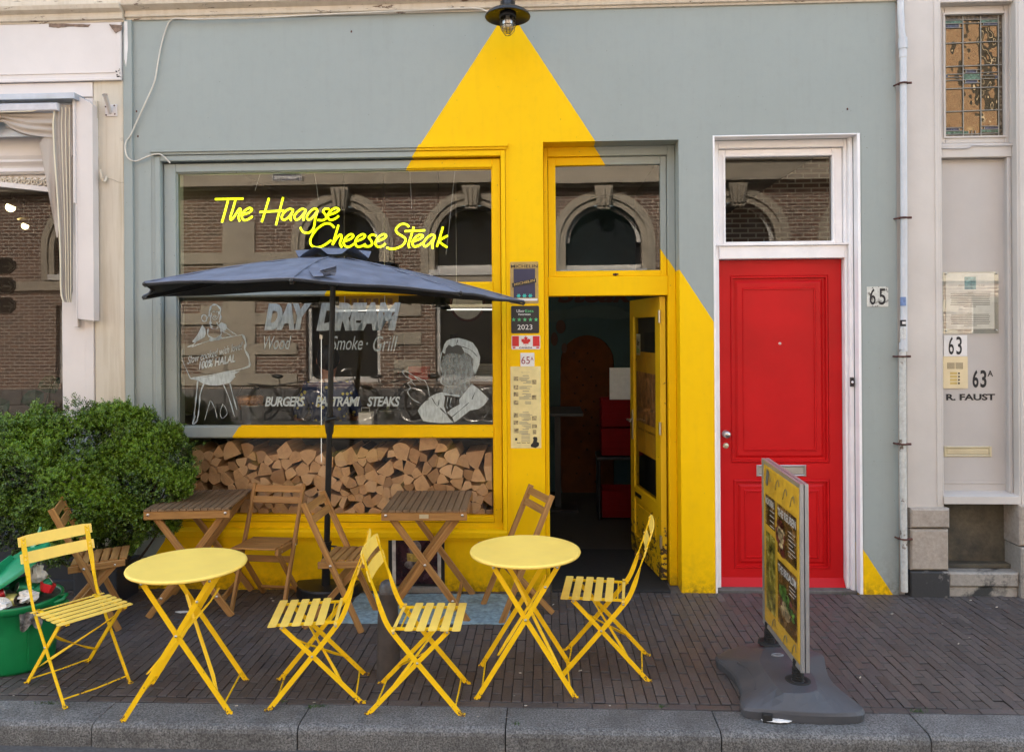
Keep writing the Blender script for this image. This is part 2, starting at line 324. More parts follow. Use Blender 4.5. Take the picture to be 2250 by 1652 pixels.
# ------------------------------------------------------------------ mesh builder
class MB:
    def __init__(s): s.v = []; s.f = []; s.sm = []; s.gr = []; s.tint = []; s.mi = []; s.cur = 0
    def add(s, vs, fs, smooth=False, gr=None, tint=1.0):
        o = len(s.v); s.v += [tuple(p) for p in vs]
        s.gr += (gr if gr is not None else [tuple(p) for p in vs]); s.tint += [tint] * len(vs)
        for f in fs: s.f.append(tuple(o + i for i in f)); s.sm.append(smooth); s.mi.append(s.cur)
        return s
    def box(s, x0, x1, y0, y1, z0, z1, tint=1.0):
        vs = [(x0, y0, z0), (x1, y0, z0), (x1, y1, z0), (x0, y1, z0), (x0, y0, z1), (x1, y0, z1), (x1, y1, z1), (x0, y1, z1)]
        return s.add(vs, [(0, 3, 2, 1), (4, 5, 6, 7), (0, 1, 5, 4), (1, 2, 6, 5), (2, 3, 7, 6), (3, 0, 4, 7)], tint=tint)
    def fbox(s, x0, x1, y0, y1, z0, z1, ch=.004):
        """box with chamfered front (-Y) edges"""
        a = [(x0, y1, z0), (x1, y1, z0), (x1, y1, z1), (x0, y1, z1)]
        b = [(x0, y0 + ch, z0), (x1, y0 + ch, z0), (x1, y0 + ch, z1), (x0, y0 + ch, z1)]
        c = [(x0 + ch, y0, z0 + ch), (x1 - ch, y0, z0 + ch), (x1 - ch, y0, z1 - ch), (x0 + ch, y0, z1 - ch)]
        fs = [(3, 2, 1, 0), (8, 9, 10, 11)]
        for o in (0, 4):
            for i in range(4):
                j = (i + 1) % 4; fs.append((o + i, o + j, o + 4 + j, o + 4 + i))
        return s.add(a + b + c, fs)
    def bar(s, p0, p1, w, t, side=(0, 1, 0), ch=0.0, taper=1.0):
        p0, p1 = Vector(p0), Vector(p1); d = p1 - p0; L = d.length; d.normalize()
        sd = Vector(side); sd = (sd - d * sd.dot(d)).normalized(); n = d.cross(sd).normalized()
        ro = (rnd.uniform(0, 50), rnd.uniform(0, 9), rnd.uniform(0, 9)); vs = []; gr = []
        prof = [(-1, -1), (1, -1), (1, 1), (-1, 1)]
        if ch:
            a = 1 - 2 * ch / w; b = 1 - 2 * ch / t
            prof = [(-a, -1), (a, -1), (1, -b), (1, b), (a, 1), (-a, 1), (-1, b), (-1, -b)]
        k = len(prof)
        for q, (pp, ll, sc) in enumerate(((p0, 0, 1), (p1, L, taper))):
            for a, b in prof:
                vs.append(pp + sd * (a * w / 2 * sc) + n * (b * t / 2 * sc)); gr.append((ro[0] + ll, ro[1] + a * w / 2, ro[2] + b * t / 2))
        fs = [tuple(range(k - 1, -1, -1)), tuple(range(k, 2 * k))] + [(i, (i + 1) % k, k + (i + 1) % k, k + i) for i in range(k)]
        return s.add(vs, fs, gr=gr)
    def strip(s, pts, sides, w, t):
        """flat bar along a polyline; sides: width direction at each point (allows twists)"""
        pts = [Vector(p) for p in pts]; n = len(pts); vs = []; fs = []
        for i, p in enumerate(pts):
            d = (pts[min(i + 1, n - 1)] - pts[max(i - 1, 0)]).normalized()
            sd = Vector(sides[i] if isinstance(sides, list) else sides); sd = (sd - d * sd.dot(d)).normalized(); q = d.cross(sd)
            ww = w[i] if isinstance(w, list) else w
            vs += [p + sd * ww / 2 + q * t / 2, p - sd * ww / 2 + q * t / 2, p - sd * ww / 2 - q * t / 2, p + sd * ww / 2 - q * t / 2]
        for i in range(n - 1):
            for k in range(4): fs.append((4 * i + k, 4 * i + (k + 1) % 4, 4 * i + 4 + (k + 1) % 4, 4 * i + 4 + k))
        fs += [(3, 2, 1, 0), tuple(range(4 * n - 4, 4 * n))]
        return s.add(vs, fs)
    def tube(s, pts, r, seg=8, cap=True, smooth=True):
        pts = [Vector(p) for p in pts]; n = len(pts); vs = []; fs = []; prev = None
        for i, p in enumerate(pts):
            d = (pts[min(i + 1, n - 1)] - pts[max(i - 1, 0)])
            d = d.normalized() if d.length > 1e-9 else Vector((0, 0, 1))
            if prev is None: a = Vector((0, 0, 1)) if abs(d.z) < .9 else Vector((1, 0, 0))
            else: a = prev
            x = (a - d * a.dot(d)).normalized(); y = d.cross(x); prev = x
            rr = r[i] if isinstance(r, (list, tuple)) else r
            for k in range(seg):
                an = 2 * math.pi * k / seg; vs.append(p + x * (math.cos(an) * rr) + y * (math.sin(an) * rr))
        for i in range(n - 1):
            for k in range(seg):
                fs.append((i * seg + k, i * seg + (k + 1) % seg, (i + 1) * seg + (k + 1) % seg, (i + 1) * seg + k))
        s.add(vs, fs, smooth)
        if cap:
            s.add(vs[:seg], [tuple(range(seg - 1, -1, -1))]); s.add(vs[-seg:], [tuple(range(seg))])
        return s
    def lathe(s, prof, c=(0, 0, 0), seg=32, smooth=True, axis='Z', sx=1, sy=1):
        vs = []; fs = []; c = Vector(c); k = len(prof)
        for i in range(seg):
            a = 2 * math.pi * i / seg
            for r, h in prof:
                p = (r * math.cos(a) * sx, r * math.sin(a) * sy, h)
                if axis == 'Y': p = (p[0], h, p[1])
                if axis == 'X': p = (h, p[0], p[1])
                vs.append(c + Vector(p))
        for i in range(seg):
            j = (i + 1) % seg
            for q in range(k - 1): fs.append((i * k + q, j * k + q, j * k + q + 1, i * k + q + 1))
        return s.add(vs, fs, smooth)
    def poly(s, pts, y0, y1):
        """prism from an (x,z) outline between two Y planes"""
        n = len(pts); vs = [(x, y0, z) for x, z in pts] + [(x, y1, z) for x, z in pts]
        fs = [tuple(range(n)), tuple(range(2 * n - 1, n - 1, -1))] + [(i, n + i, n + (i + 1) % n, (i + 1) % n) for i in range(n)]
        return s.add(vs, fs)
    def sphere(s, c, r, seg=12, rings=8, sc=(1, 1, 1)):
        vs = []; fs = []; c = Vector(c)
        for i in range(rings + 1):
            th = math.pi * i / rings
            for j in range(seg):
                ph = 2 * math.pi * j / seg
                vs.append(c + Vector((math.sin(th) * math.cos(ph) * r * sc[0], math.sin(th) * math.sin(ph) * r * sc[1], math.cos(th) * r * sc[2])))
        for i in range(rings):
            for j in range(seg): fs.append((i * seg + j, (i + 1) * seg + j, (i + 1) * seg + (j + 1) % seg, i * seg + (j + 1) % seg))
        return s.add(vs, fs, True)
    def xf(s, mtx):
        s.v = [tuple(mtx @ Vector(p)) for p in s.v]; return s
    def build(s, name, mats, parent=None, **tags):
        me = bpy.data.meshes.new(name); me.from_pydata(s.v, [], s.f)
        for mm in (mats if isinstance(mats, (list, tuple)) else [mats]): me.materials.append(mm)
        me.polygons.foreach_set('use_smooth', s.sm); me.polygons.foreach_set('material_index', s.mi)
        a = me.attributes.new('gr', 'FLOAT_VECTOR', 'POINT'); a.data.foreach_set('vector', [c for p in s.gr for c in p])
        tc = me.attributes.new('tint', 'FLOAT_COLOR', 'POINT'); tc.data.foreach_set('color', [c for q in s.tint for c in ((q, q, q, 1) if isinstance(q, float) else (*q, 1))])
        me.update(); o = bpy.data.objects.new(name, me); COL.objects.link(o)
        if parent: o.parent = parent
        for k, v in tags.items(): o[k] = v
        return o
def thing(name, label, cat, loc=(0, 0, 0), rz=0, group=None, scale=1.0):
    o = bpy.data.objects.new(name, None); COL.objects.link(o); o.location = loc; o.rotation_euler = (0, 0, rz); o.scale = (scale,) * 3
    o['label'] = label; o['category'] = cat
    if group: o['group'] = group
    return o
def tag(o, label, cat, group=None):
    o['label'] = label; o['category'] = cat
    if group: o['group'] = group
    return o
def copy_tree(o, loc, rz, label, scale=None):
    r = o.copy(); COL.objects.link(r); r.location = loc; r.rotation_euler = (0, 0, rz); r['label'] = label
    if scale: r.scale = (scale,) * 3
    for ch in list(o.children):
        c = ch.copy(); COL.objects.link(c); c.parent = r
        for g in list(ch.children):
            d = g.copy(); COL.objects.link(d); d.parent = c
    return r

def each(name, mtl, parent, *fns):
    for f in fns: m_ = MB(); f(m_); m_.build(name, mtl, parent)
def text_geo(s, bold=0.0, shear=0.0, ex=0.0, space=1.0):
    cu = bpy.data.curves.new('t', 'FONT'); cu.body = s; cu.size = 1; cu.offset = bold; cu.shear = shear; cu.extrude = ex; cu.space_character = space
    cu.resolution_u = 4
    o = bpy.data.objects.new('t', cu); COL.objects.link(o); dg = bpy.context.evaluated_depsgraph_get(); dg.update()
    me = bpy.data.meshes.new_from_object(o.evaluated_get(dg)); vs = [tuple(v.co) for v in me.vertices]; fs = [tuple(p.vertices) for p in me.polygons]
    bpy.data.objects.remove(o); bpy.data.curves.remove(cu); bpy.data.meshes.remove(me)
    return vs, fs
def add_text(mb, s, x0, x1, z0, z1, y, bold=0.0, shear=0.0, space=1.0, slope=0.0, mirror=False, ydir=-1):
    """lettering fitted into a rectangle on a plane of constant Y, readable from -Y (or +Y)"""
    vs, fs = text_geo(s, bold, shear, 0.0, space)
    if not vs: return
    ax = [v[0] for v in vs]; ay = [v[1] for v in vs]; a0, a1, b0, b1 = min(ax), max(ax), min(ay), max(ay)
    out = []
    for v in vs:
        u = (v[0] - a0) / (a1 - a0); w = (v[1] - b0) / (b1 - b0)
        if mirror: u = 1 - u
        x = x0 + u * (x1 - x0); out.append((x, y, z0 + w * (z1 - z0) + slope * (x - x0)))
    if ydir > 0 or mirror: fs = [tuple(reversed(f)) for f in fs]
    mb.add(out, fs)
def TX(mb, s, px0, py0, px1, py1, Y=0.0, off=-.002, **k):
    """lettering placed between measured corners on the plane Y"""
    a = W(px0, py1, Y); b = W(px1, py0, Y)
    add_text(mb, s, a[0], b[0], a[1], b[1], Y + off, **k)
def PR(px0, py0, px1, py1, Y=0.0):
    a = W(px0, (py0 + py1) / 2, Y); b = W(px1, (py0 + py1) / 2, Y); c = W((px0 + px1) / 2, py0, Y); d = W((px0 + px1) / 2, py1, Y)
    return a[0], b[0], d[1], c[1]     # x0, x1, z0, z1

def grid_wall(mb, x0, x1, z0, z1, holes, y, depth):
    """front face with rectangular openings and their reveals"""
    xs = sorted({x0, x1, *[h[0] for h in holes], *[h[1] for h in holes]}); zs = sorted({z0, z1, *[h[2] for h in holes], *[h[3] for h in holes]})
    for i in range(len(xs) - 1):
        for j in range(len(zs) - 1):
            cx, cz = (xs[i] + xs[i + 1]) / 2, (zs[j] + zs[j + 1]) / 2
            if any(h[0] < cx < h[1] and h[2] < cz < h[3] for h in holes): continue
            mb.add([(xs[i], y, zs[j]), (xs[i + 1], y, zs[j]), (xs[i + 1], y, zs[j + 1]), (xs[i], y, zs[j + 1])], [(0, 1, 2, 3)])
            mb.add([(xs[i], y + depth, zs[j]), (xs[i + 1], y + depth, zs[j]), (xs[i + 1], y + depth, zs[j + 1]), (xs[i], y + depth, zs[j + 1])], [(3, 2, 1, 0)])
    for a, b, c, d in holes + [(x1, x0, z0, z1)]:
        y2 = y + depth
        mb.add([(a, y, c), (a, y2, c), (a, y2, d), (a, y, d)], [(0, 1, 2, 3)]); mb.add([(b, y, c), (b, y2, c), (b, y2, d), (b, y, d)], [(3, 2, 1, 0)])
        mb.add([(a, y, d), (b, y, d), (b, y2, d), (a, y2, d)], [(3, 2, 1, 0)]); mb.add([(a, y, c), (b, y, c), (b, y2, c), (a, y2, c)], [(0, 1, 2, 3)])
def frame(mb, x0, x1, z0, z1, wl, wr, wb, wt, y0, y1, ch=.004):
    """four-piece frame, butted: stiles full height, rails between"""
    mb.fbox(x0, x0 + wl, y0, y1, z0, z1, ch); mb.fbox(x1 - wr, x1, y0, y1, z0, z1, ch)
    if wb: mb.fbox(x0 + wl, x1 - wr, y0 + .0012, y1, z0, z0 + wb, ch)
    if wt: mb.fbox(x0 + wl, x1 - wr, y0 + .0012, y1, z1 - wt, z1, ch)
def quad(mb, x0, x1, z0, z1, y):
    mb.add([(x0, y, z0), (x1, y, z0), (x1, y, z1), (x0, y, z1)], [(0, 1, 2, 3)])
def panel(mb, x0, x1, z0, z1, y, w=.03, d=.012):
    """moulded panel ring: raised bead and sunk field drawn with sloping faces"""
    rings = [(0, 0), (.25 * w, -d * .9), (.5 * w, -d * .9), (.62 * w, d * .9), (w, d * .9), (w * 1.5, 0.0)]
    vs = []
    for o, h in rings: vs += [(x0 + o, y + h, z0 + o), (x1 - o, y + h, z0 + o), (x1 - o, y + h, z1 - o), (x0 + o, y + h, z1 - o)]
    fs = []
    for i in range(len(rings) - 1):
        for k in range(4): fs.append((4 * i + k, 4 * i + (k + 1) % 4, 4 * i + 4 + (k + 1) % 4, 4 * i + 4 + k))
    e = 4 * (len(rings) - 1); fs.append((e, e + 1, e + 2, e + 3)); mb.add(vs, fs)
def profile_x(mb, x0, x1, prof, cap=True):
    """moulding: (y,z) outline swept along X; outline goes from the bottom at the wall outwards to the top"""
    n = len(prof); vs = [(x0, y, z) for y, z in prof] + [(x1, y, z) for y, z in prof]
    fs = [(i, n + i, n + i + 1, i + 1) for i in range(n - 1)]
    if cap: fs += [tuple(range(n)), tuple(range(2 * n - 1, n - 1, -1))]
    mb.add(vs, fs)

def crop(x0, y0, w, W_):
    s = w / W_ * .84586
    return lambda a, b: (x0 * .84586 + a * s, y0 * .84586 + b * s)
def smooth(pts, k=5):
    """Catmull-Rom through the points"""
    out = []; n = len(pts)
    for i in range(n - 1):
        p0, p1, p2, p3 = [Vector(pts[max(0, min(n - 1, j))]) for j in (i - 1, i, i + 1, i + 2)]
        for q in range(k):
            t = q / k; out.append(.5 * ((2 * p1) + (-p0 + p2) * t + (2 * p0 - 5 * p1 + 4 * p2 - p3) * t * t + (-p0 + 3 * p1 - 3 * p2 + p3) * t ** 3))
    out.append(Vector(pts[-1])); return out

# ================================================================== THE GROUND
def S(o): o['kind'] = 'structure'; return o
mb = MB(); mb.box(-40, 40, -40, 40, -.40, -.112); S(mb.build('street', M_ASPH))
mb = MB(); mb.box(-9, 9, -1.66, .02, -.2, -.0095); S(mb.build('pavement_bed', M_JOINT))
def paving():
    mb = MB(); r = random.Random(3)
    def brick(xa, xb, ya, yb, tone):
        g = .0022; i = .0035; zt = r.uniform(-.0022, .0018); tl = [r.uniform(-.0016, .0016) for _ in range(4)]
        xa += .0005 + r.uniform(0, .0012); xb -= .0005 + r.uniform(0, .0012); ya += .0028; yb -= .0028
        b = [(xa, ya, -.014), (xb, ya, -.014), (xb, yb, -.014), (xa, yb, -.014)]
        cx_, cy_ = .0014, .0042; t_ = [(xa + cx_, ya + cy_, zt + tl[0]), (xb - cx_, ya + cy_, zt + tl[1]), (xb - cx_, yb - cy_, zt + tl[2]), (xa + cx_, yb - cy_, zt + tl[3])]
        mid = [(xa, ya, zt - .004), (xb, ya, zt - .004), (xb, yb, zt - .004), (xa, yb, zt - .004)]
        mb.add(b + mid + t_, [(8, 9, 10, 11)] + [(o + k, o + (k + 1) % 4, o + 4 + (k + 1) % 4, o + 4 + k) for o in (0, 4) for k in range(4)], tint=tone)
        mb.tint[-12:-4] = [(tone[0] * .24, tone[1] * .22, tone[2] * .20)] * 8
    def tone():
        q = r.gauss(1.0, .085); q = max(.55, min(1.5, q)); w = r.random()
        return (q * 1.0, q * (.93 if w < .3 else 1.0), q * (.90 if w < .3 else (1.06 if w > .85 else 1.0)))
    bw, bl = .0515, .168; x = -6.0; col = 0
    while x < 6.2:
        y = -1.592 - r.uniform(0, 1) * .0 - (.5 if col % 2 else 0) * bl
        wob = .004 * math.sin(x * 2.1)
        while y < .0:
            ya = max(y, -1.592); yb = min(y + bl, .006)
            if yb - ya > .03: brick(x, x + bw, ya + wob, yb + wob, tone())
            y += bl
        x += bw; col += 1
    x = -6.0
    while x < 6.2:
        brick(x, x + bl, -1.648, -1.592, tone()); x += bl
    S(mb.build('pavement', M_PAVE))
paving()
def kerb():
    edges = [-5.6, -4.55, -3.56, WX(199, 1590, -1.86) , WX(652, 1590, -1.86), WX(1110, 1600, -1.86), WX(1586, 1600, -1.86), WX(2048, 1600, -1.86), 3.1, 4.1, 5.2]
    r = random.Random(5); mb = MB()
    prof = [(-1.650, -.12), (-1.650, -.002), (-1.654, .001), (-1.83, -.001), (-1.846, -.006), (-1.856, -.018), (-1.860, -.036), (-1.863, -.30)]
    for a, b in zip(edges[:-1], edges[1:]):
        z = r.uniform(-.003, .002); dy = r.uniform(-.003, .003); tn = r.uniform(.7, 1.2); n = len(prof)
        vs = []; N = 26
        for i in range(N + 1):
            e = min(i, N - i); cut = .006 if e == 0 else 0
            for q, (y, zz) in enumerate(prof):
                jit = r.uniform(-.0016, .0016) if 3 <= q <= 6 else 0
                vs.append((a + .003 + (b - a - .006) * i / N, y + dy + cut * (q > 2) + jit, zz + z - (cut * .7 if q in (2, 3, 4, 5) else 0) + jit))
        fs = []
        for i in range(N):
            for q in range(n - 1): fs.append((i * n + q, i * n + q + 1, (i + 1) * n + q + 1, (i + 1) * n + q))
        fs += [tuple(range(n - 1, -1, -1)), tuple(range(N * n, N * n + n))]
        mb.add(vs, fs, tint=tn)
    S(mb.build('kerb', M_GRANITE))
kerb()

# ================================================================== THE SHOP
XL, XR, ZT = -2.985, 2.424, 4.082
WIN = (-2.792, -.273, .372, 3.106); DOOR = (-.007, .938, .0, 3.158); RED = (1.185, 2.163, .0, 3.171)
shop = thing('shop_building', 'grey-green shopfront with a large painted yellow cone of light, wide window and open door', 'building')
mb = MB(); grid_wall(mb, XL, XR, -.05, ZT, [WIN, (DOOR[0], DOOR[1], -.05, DOOR[3]), (RED[0], RED[1], -.05, RED[3])], 0.0, .30)
for a, b in ((2.163, 2.424), (1.0, 1.185)): pass
# faint plaster steps and seams of the facade boards
mb.box(-3.012, -2.95, -.022, -.0005, .0, 4.08)            # raised left edge batten
mb.box(-2.818, -.255, -.034, -.0005, 3.128, 3.150); mb.box(-2.810, -.262, -.020, -.0005, 3.110, 3.128)     # drip cap over window
mb.box(-2.985, -.30, -.020, -.0005, .362, .372)
mb.box(DOOR[1] + .002, RED[0] - .0135, -.0028, -.0005, -.03, WZ(1013, 1535)); mb.box(RED[1] + .024, XR - .002, -.0028, -.0005, -.03, WZ(1017, 1930)); mb.box(RED[1] + .024, XR - .002, -.0024, -.0005, WZ(1017, 1930) + .001, WZ(293, 1930))
mb.box(-.246, -.010, -.0028, -.0005, .372, WZ(313, 1150)); mb.box(XL + .07, WIN[0] - .03, -.0028, -.0005, .3, 3.10)
wall = mb.build('wall', M_PAINT, shop)
# window ----------------------------------------------------------
GX0, GX1 = -2.660, -.369
mb = MB()
mb.fbox(-2.790, -2.752, -.014, .20, .432, 3.104); mb.fbox(-.306, -.275, -.014, .20, .432, 3.104)
mb.fbox(-2.752, -.306, -.0125, .20, 3.066, 3.104)
mb.fbox(-2.746, GX0, .028, .15, .432, 3.054); mb.fbox(GX1, -.312, .028, .15, .432, 3.054)
for z0, z1, y in ((2.994, 3.054, .0295), (2.100, 2.176, .022), (1.082, 1.158, .022)): mb.fbox(GX0, GX1, y, .15, z0, z1)
mb.fbox(GX0, GX1, .024, .15, .478, .516)
profile_x(mb, -2.790, -.275, [(.12, .372), (-.026, .374), (-.030, .384), (-.030, .418), (-.018, .432), (.02, .440), (.02, .478)])
# putty beads
for z0, z1 in ((2.176, 2.994), (1.158, 2.100), (.516, 1.082)):
    mb.box(GX0, GX0 + .008, .048, .058, z0, z1); mb.box(GX1 - .008, GX1, .048, .058, z0, z1)
    mb.box(GX0 + .008, GX1 - .008, .048, .058, z0, z0 + .008); mb.box(GX0 + .008, GX1 - .008, .048, .058, z1 - .008, z1)
sw = mb.build('shop_window', M_PAINT, shop)
for z0, z1, rx, rz in ((2.176, 2.994, .002, .004), (1.158, 2.100, .0, -.003), (.516, 1.082, -.004, .003)):
    mb = MB(); quad(mb, GX0, GX1, z0, z1, .064); mb.build('pane', M_GLASS, sw)
# doorway frame and fanlight -------------------------------------
YD = .15
mb = MB(); a = PR(1207, 650, 1470, 1290, YD)
mb.fbox(DOOR[0] + .001, a[0], YD, YD + .12, .0, DOOR[3] - .001); mb.fbox(a[1], DOOR[1] - .001, YD, YD + .12, .0, DOOR[3] - .001)
zt0 = WZ(650, 1300, YD); zt1 = WZ(608, 1300, YD)
mb.fbox(a[0], a[1], YD - .004, YD + .12, zt0, zt1)
zh = WZ(343, 1300, YD); mb.fbox(a[0], a[1], YD + .0015, YD + .12, zh, DOOR[3] - .001)
dframe = mb.build('door_frame', M_PAINT, shop)
mb = MB(); g = PR(1221, 363, 1451, 595, YD + .03)
frame(mb, a[0] + .003, a[1] - .003, zt1 + .002, zh - .003, g[0] - a[0] - .003, a[1] - .003 - g[1], g[2] - zt1 - .002, zh - .003 - g[3], YD + .022, YD + .07)
tr = mb.build('fanlight', M_PAINT, shop, label='square fanlight above the open door')
mb = MB(); quad(mb, g[0], g[1], g[2], g[3], YD + .045); mb.build('pane', M_GLASS2, tr)
mb = MB(); p = V3(1353, 603, YD); mb.tube([(p.x - .02, YD + .015, p.z), (p.x + .02, YD + .012, p.z + .002)], .006, 6); mb.sphere((p.x, YD + .012, p.z), .011, 8, 6); mb.build('latch', M_RUST, tr)
# threshold mat
mb = MB(); mb.fbox(.036, .86, -.01, 1.0, -.03, .016, .004); tag(mb.build('door_mat', M_BLACKM), 'black rubber mat lying in the open doorway', 'mat')
# open glazed door ------------------------------------------------
hinge = Vector((a[1] - .012, YD + .05, 0)); free = Vector((.742, 1.0, 0)); dv = (free - hinge); DL = dv.length; ang = math.atan2(dv.y, dv.x)
# leaf built in its own space: u along the leaf from the hinge, thickness along v
T = Matrix.Translation(hinge) @ Matrix.Rotation(ang, 4, 'Z')
Z0d, Z1d = .028, zt0 - .008; gu0, gu1, gz0, gz1 = .115, DL - .10, .56, Z1d - .13
mb = MB()
mb.box(0, gu0, 0, .042, Z0d, Z1d); mb.box(gu1, DL, 0, .042, Z0d, Z1d); mb.box(gu0, gu1, .001, .041, gz1, Z1d); mb.box(gu0, gu1, .001, .041, Z0d, .17); mb.box(gu0, gu1, .001, .041, .47, gz0)
mb.box(gu0, gu1, .014, .030, .17, .47)
for u0, u1, z0, z1 in ((gu0, gu0 + .014, gz0, gz1), (gu1 - .014, gu1, gz0, gz1), (gu0, gu1, gz0, gz0 + .014), (gu0, gu1, gz1 - .014, gz1)): mb.box(u0, u1, .006, .036, z0, z1)
mb.box(gu0 + .05, gu1 - .05, .008, .036, .21, .43)
def make_chipped_yellow():
    t = NT('chipped_yellow_paint'); geo = t.new('ShaderNodeNewGeometry'); co = geo.outputs['Position']; sx = t.new('ShaderNodeSeparateXYZ'); t.link(co, sx.inputs[0])
    n = t.noise(t.mapping(co, (1, 1, 1.8)), 13, 7, .7); n1 = t.noise(co, 2, 4)
    c = t.mix(n1, (.62, .38, .002), (.80, .52, .006))
    low = t.ramp(sx.outputs[2], [(0., .17), (.45, .05), (.55, .0)])
    k = t.ramp(t.math('ADD', n, low), [(.655, 0.), (.665, 1.)])
    c = t.mix(k, c, (.045, .03, .02)); t.bump(t.math('SUBTRACT', t.math('MULTIPLY', n1, .3), k), .5, .003)
    return t.done(c, .42)
M_CHIP = make_chipped_yellow()
leaf = mb.xf(T).build('glazed_door', M_CHIP, shop, label='yellow glazed door standing open into the shop')
mb = MB(); quad(mb, gu0 + .014, gu1 - .014, gz0 + .014, gz1 - .014, .031); mb.f = [tuple(reversed(f)) for f in mb.f]; mb.xf(T).build('pane', M_GLASS, leaf)
mb = MB()
for z in (.30, 1.12, 1.93): mb.tube([(-.006, .046, z - .045), (-.006, .046, z + .045)], .010, 8); mb.box(-.002, .035, .041, .045, z - .045, z + .045)
mb.xf(T).build('hinge', M_STEEL, leaf)
mb = MB(); zc = 1.06; mb.box(DL - .075, DL - .045, -.006, .0, zc - .12, zc + .12); mb.tube([(DL - .06, -.005, zc + .04), (DL - .06, -.045, zc + .04), (DL - .17, -.05, zc + .04)], .008, 8)
mb.box(DL - .075, DL - .045, .042, .048, zc - .12, zc + .12); mb.tube([(DL - .06, .045, zc + .04), (DL - .06, .088, zc + .04), (DL - .17, .09, zc + .04)], .008, 8)
mb.xf(T).build('handle', M_STEEL, leaf)
mb = MB(); mb.box(gu1 - .20, gu1 - .03, .041, .044, .495, .525); mb.xf(T).build('letter_slot', M_BLACK, leaf)
# posters taped behind the glass of the door
def dposter(name, u0, u1, z0, z1, mtl, lab, cat):
    mb = MB(); mb.box(u0, u1, .0225, .0245, z0, z1); return tag(mb.xf(T).build(name, mtl), lab, cat)
M_FOOD = mat('food_print', (.34, .17, .075), .45, var=.55, scale=14, bump=0)
M_MUST = mat('mustard_print', (.60, .34, .03), .5, var=.12, scale=8, bump=0)
pst = dposter('poster', gu0 + .03, gu1 - .03, .86, 1.66, M_MUST, 'yellow and brown food poster behind the glass of the open door', 'poster')
mb = MB(); mb.box(gu0 + .03, gu1 - .03, .0250, .0262, 1.10, 1.50); mb.sphere(((gu0 + gu1) / 2, .0262, 1.33), .13, 12, 8, (1.2, .01, 1)); mb.xf(T).build('picture', M_FOOD, pst)
stk = dposter('sticker', gu1 - .14, gu1 - .03, 1.60 + .03, 1.80, M_SIGNW, 'white sticker with delivery lettering at the top of the open door', 'sticker')
# the leaf is seen from its -v side: text along decreasing u reads from the viewer
def dtext(parent, s, u0, u1, z0, z1, mtl, v=.0262, **k):
    mb = MB(); add_text(mb, s, u0, u1, z0, z1, v, mirror=True, **k); mb.xf(T).build('lettering', mtl, parent)
dtext(stk, 'Uber', gu1 - .125, gu1 - .045, 1.71, 1.755, M_INK, bold=.02); dtext(stk, 'Eats', gu1 - .125, gu1 - .045, 1.65, 1.695, M_INKG, bold=.02)
dtext(pst, 'Smokey Strawberry', gu0 + .06, gu1 - .06, 1.03, 1.06, M_INK, v=.0262, shear=.3)
mb = MB(); mb.box(.70, .82, .70, .76, .02, .06); tag(mb.build('door_wedge', M_WOOD), 'small wooden wedge on the shop floor by the open door', 'door wedge')

# red front door --------------------------------------------------
YR = .12
mb = MB(); d = PR(1581, 570, 1856, 1297, YR); 
mb.fbox(RED[0] + .001, d[0], YR - .02, YR + .12, .0, RED[3] - .001); mb.fbox(d[1], RED[1] - .0345, YR - .02, YR + .12, .0, RED[3] - .001)
mb.fbox(RED[1] - .034, RED[1] - .0045, YR - .055, YR + .12, .0, RED[3] - .001, .006)
zb0 = WZ(569, 1700, YR); zb1 = WZ(541, 1700, YR); mb.fbox(d[0], d[1], YR - .03, YR + .12, zb0, zb1); mb.box(d[0] - .02, d[1] + .02, YR - .045, YR - .021, zb1 + .002, zb1 + .014)
zrt = RED[3] - .001; mb.fbox(d[0], d[1], YR - .018, YR + .12, zrt - .055, zrt)
rg = PR(1593, 345, 1827, 531, YR + .02)
frame(mb, d[0] + .002, d[1] - .002, zb1 + .015, zrt - .058, rg[0] - d[0] - .002, d[1] - .002 - rg[1], rg[2] - zb1 - .015, zrt - .058 - rg[3], YR + .006, YR + .06, .006)
frame(mb, rg[0] - .018, rg[1] + .018, rg[2] - .018, rg[3] + .018, .017, .017, .017, .017, YR - .002, YR + .0065, .003)
# grid of white jamb reveal and outer bead
mb.fbox(RED[0] - .012, RED[0] + .0008, -.006, YR, .0, RED[3] + .010, .003); mb.fbox(RED[1] - .004, RED[1] + .016, -.006, YR - .056, .0, RED[3] + .010, .003); mb.fbox(RED[0] + .001, RED[1] - .001, -.004, YR - .03, RED[3] - .0005, RED[3] + .010, .003)
wf = mb.build('door_surround', M_WHITE, shop, label='white frame and fanlight round the red door')
mb = MB(); quad(mb, rg[0], rg[1], rg[2], rg[3], YR + .03); mb.build('pane', M_GLASSD, wf)
mb = MB(); b = V3(1871, 839, YR - .055); mb.fbox(b.x - .012, b.x + .012, YR - .072, YR - .056, b.z - .032, b.z + .032); db = mb.build('doorbell', M_BLACK, wf)
mb = MB(); mb.lathe([(0, -.004), (.008, -.003), (.009, 0)], (b.x, YR - .073, b.z), 14, axis='Y')
mb.build('doorbell_button', M_WHITE, wf)
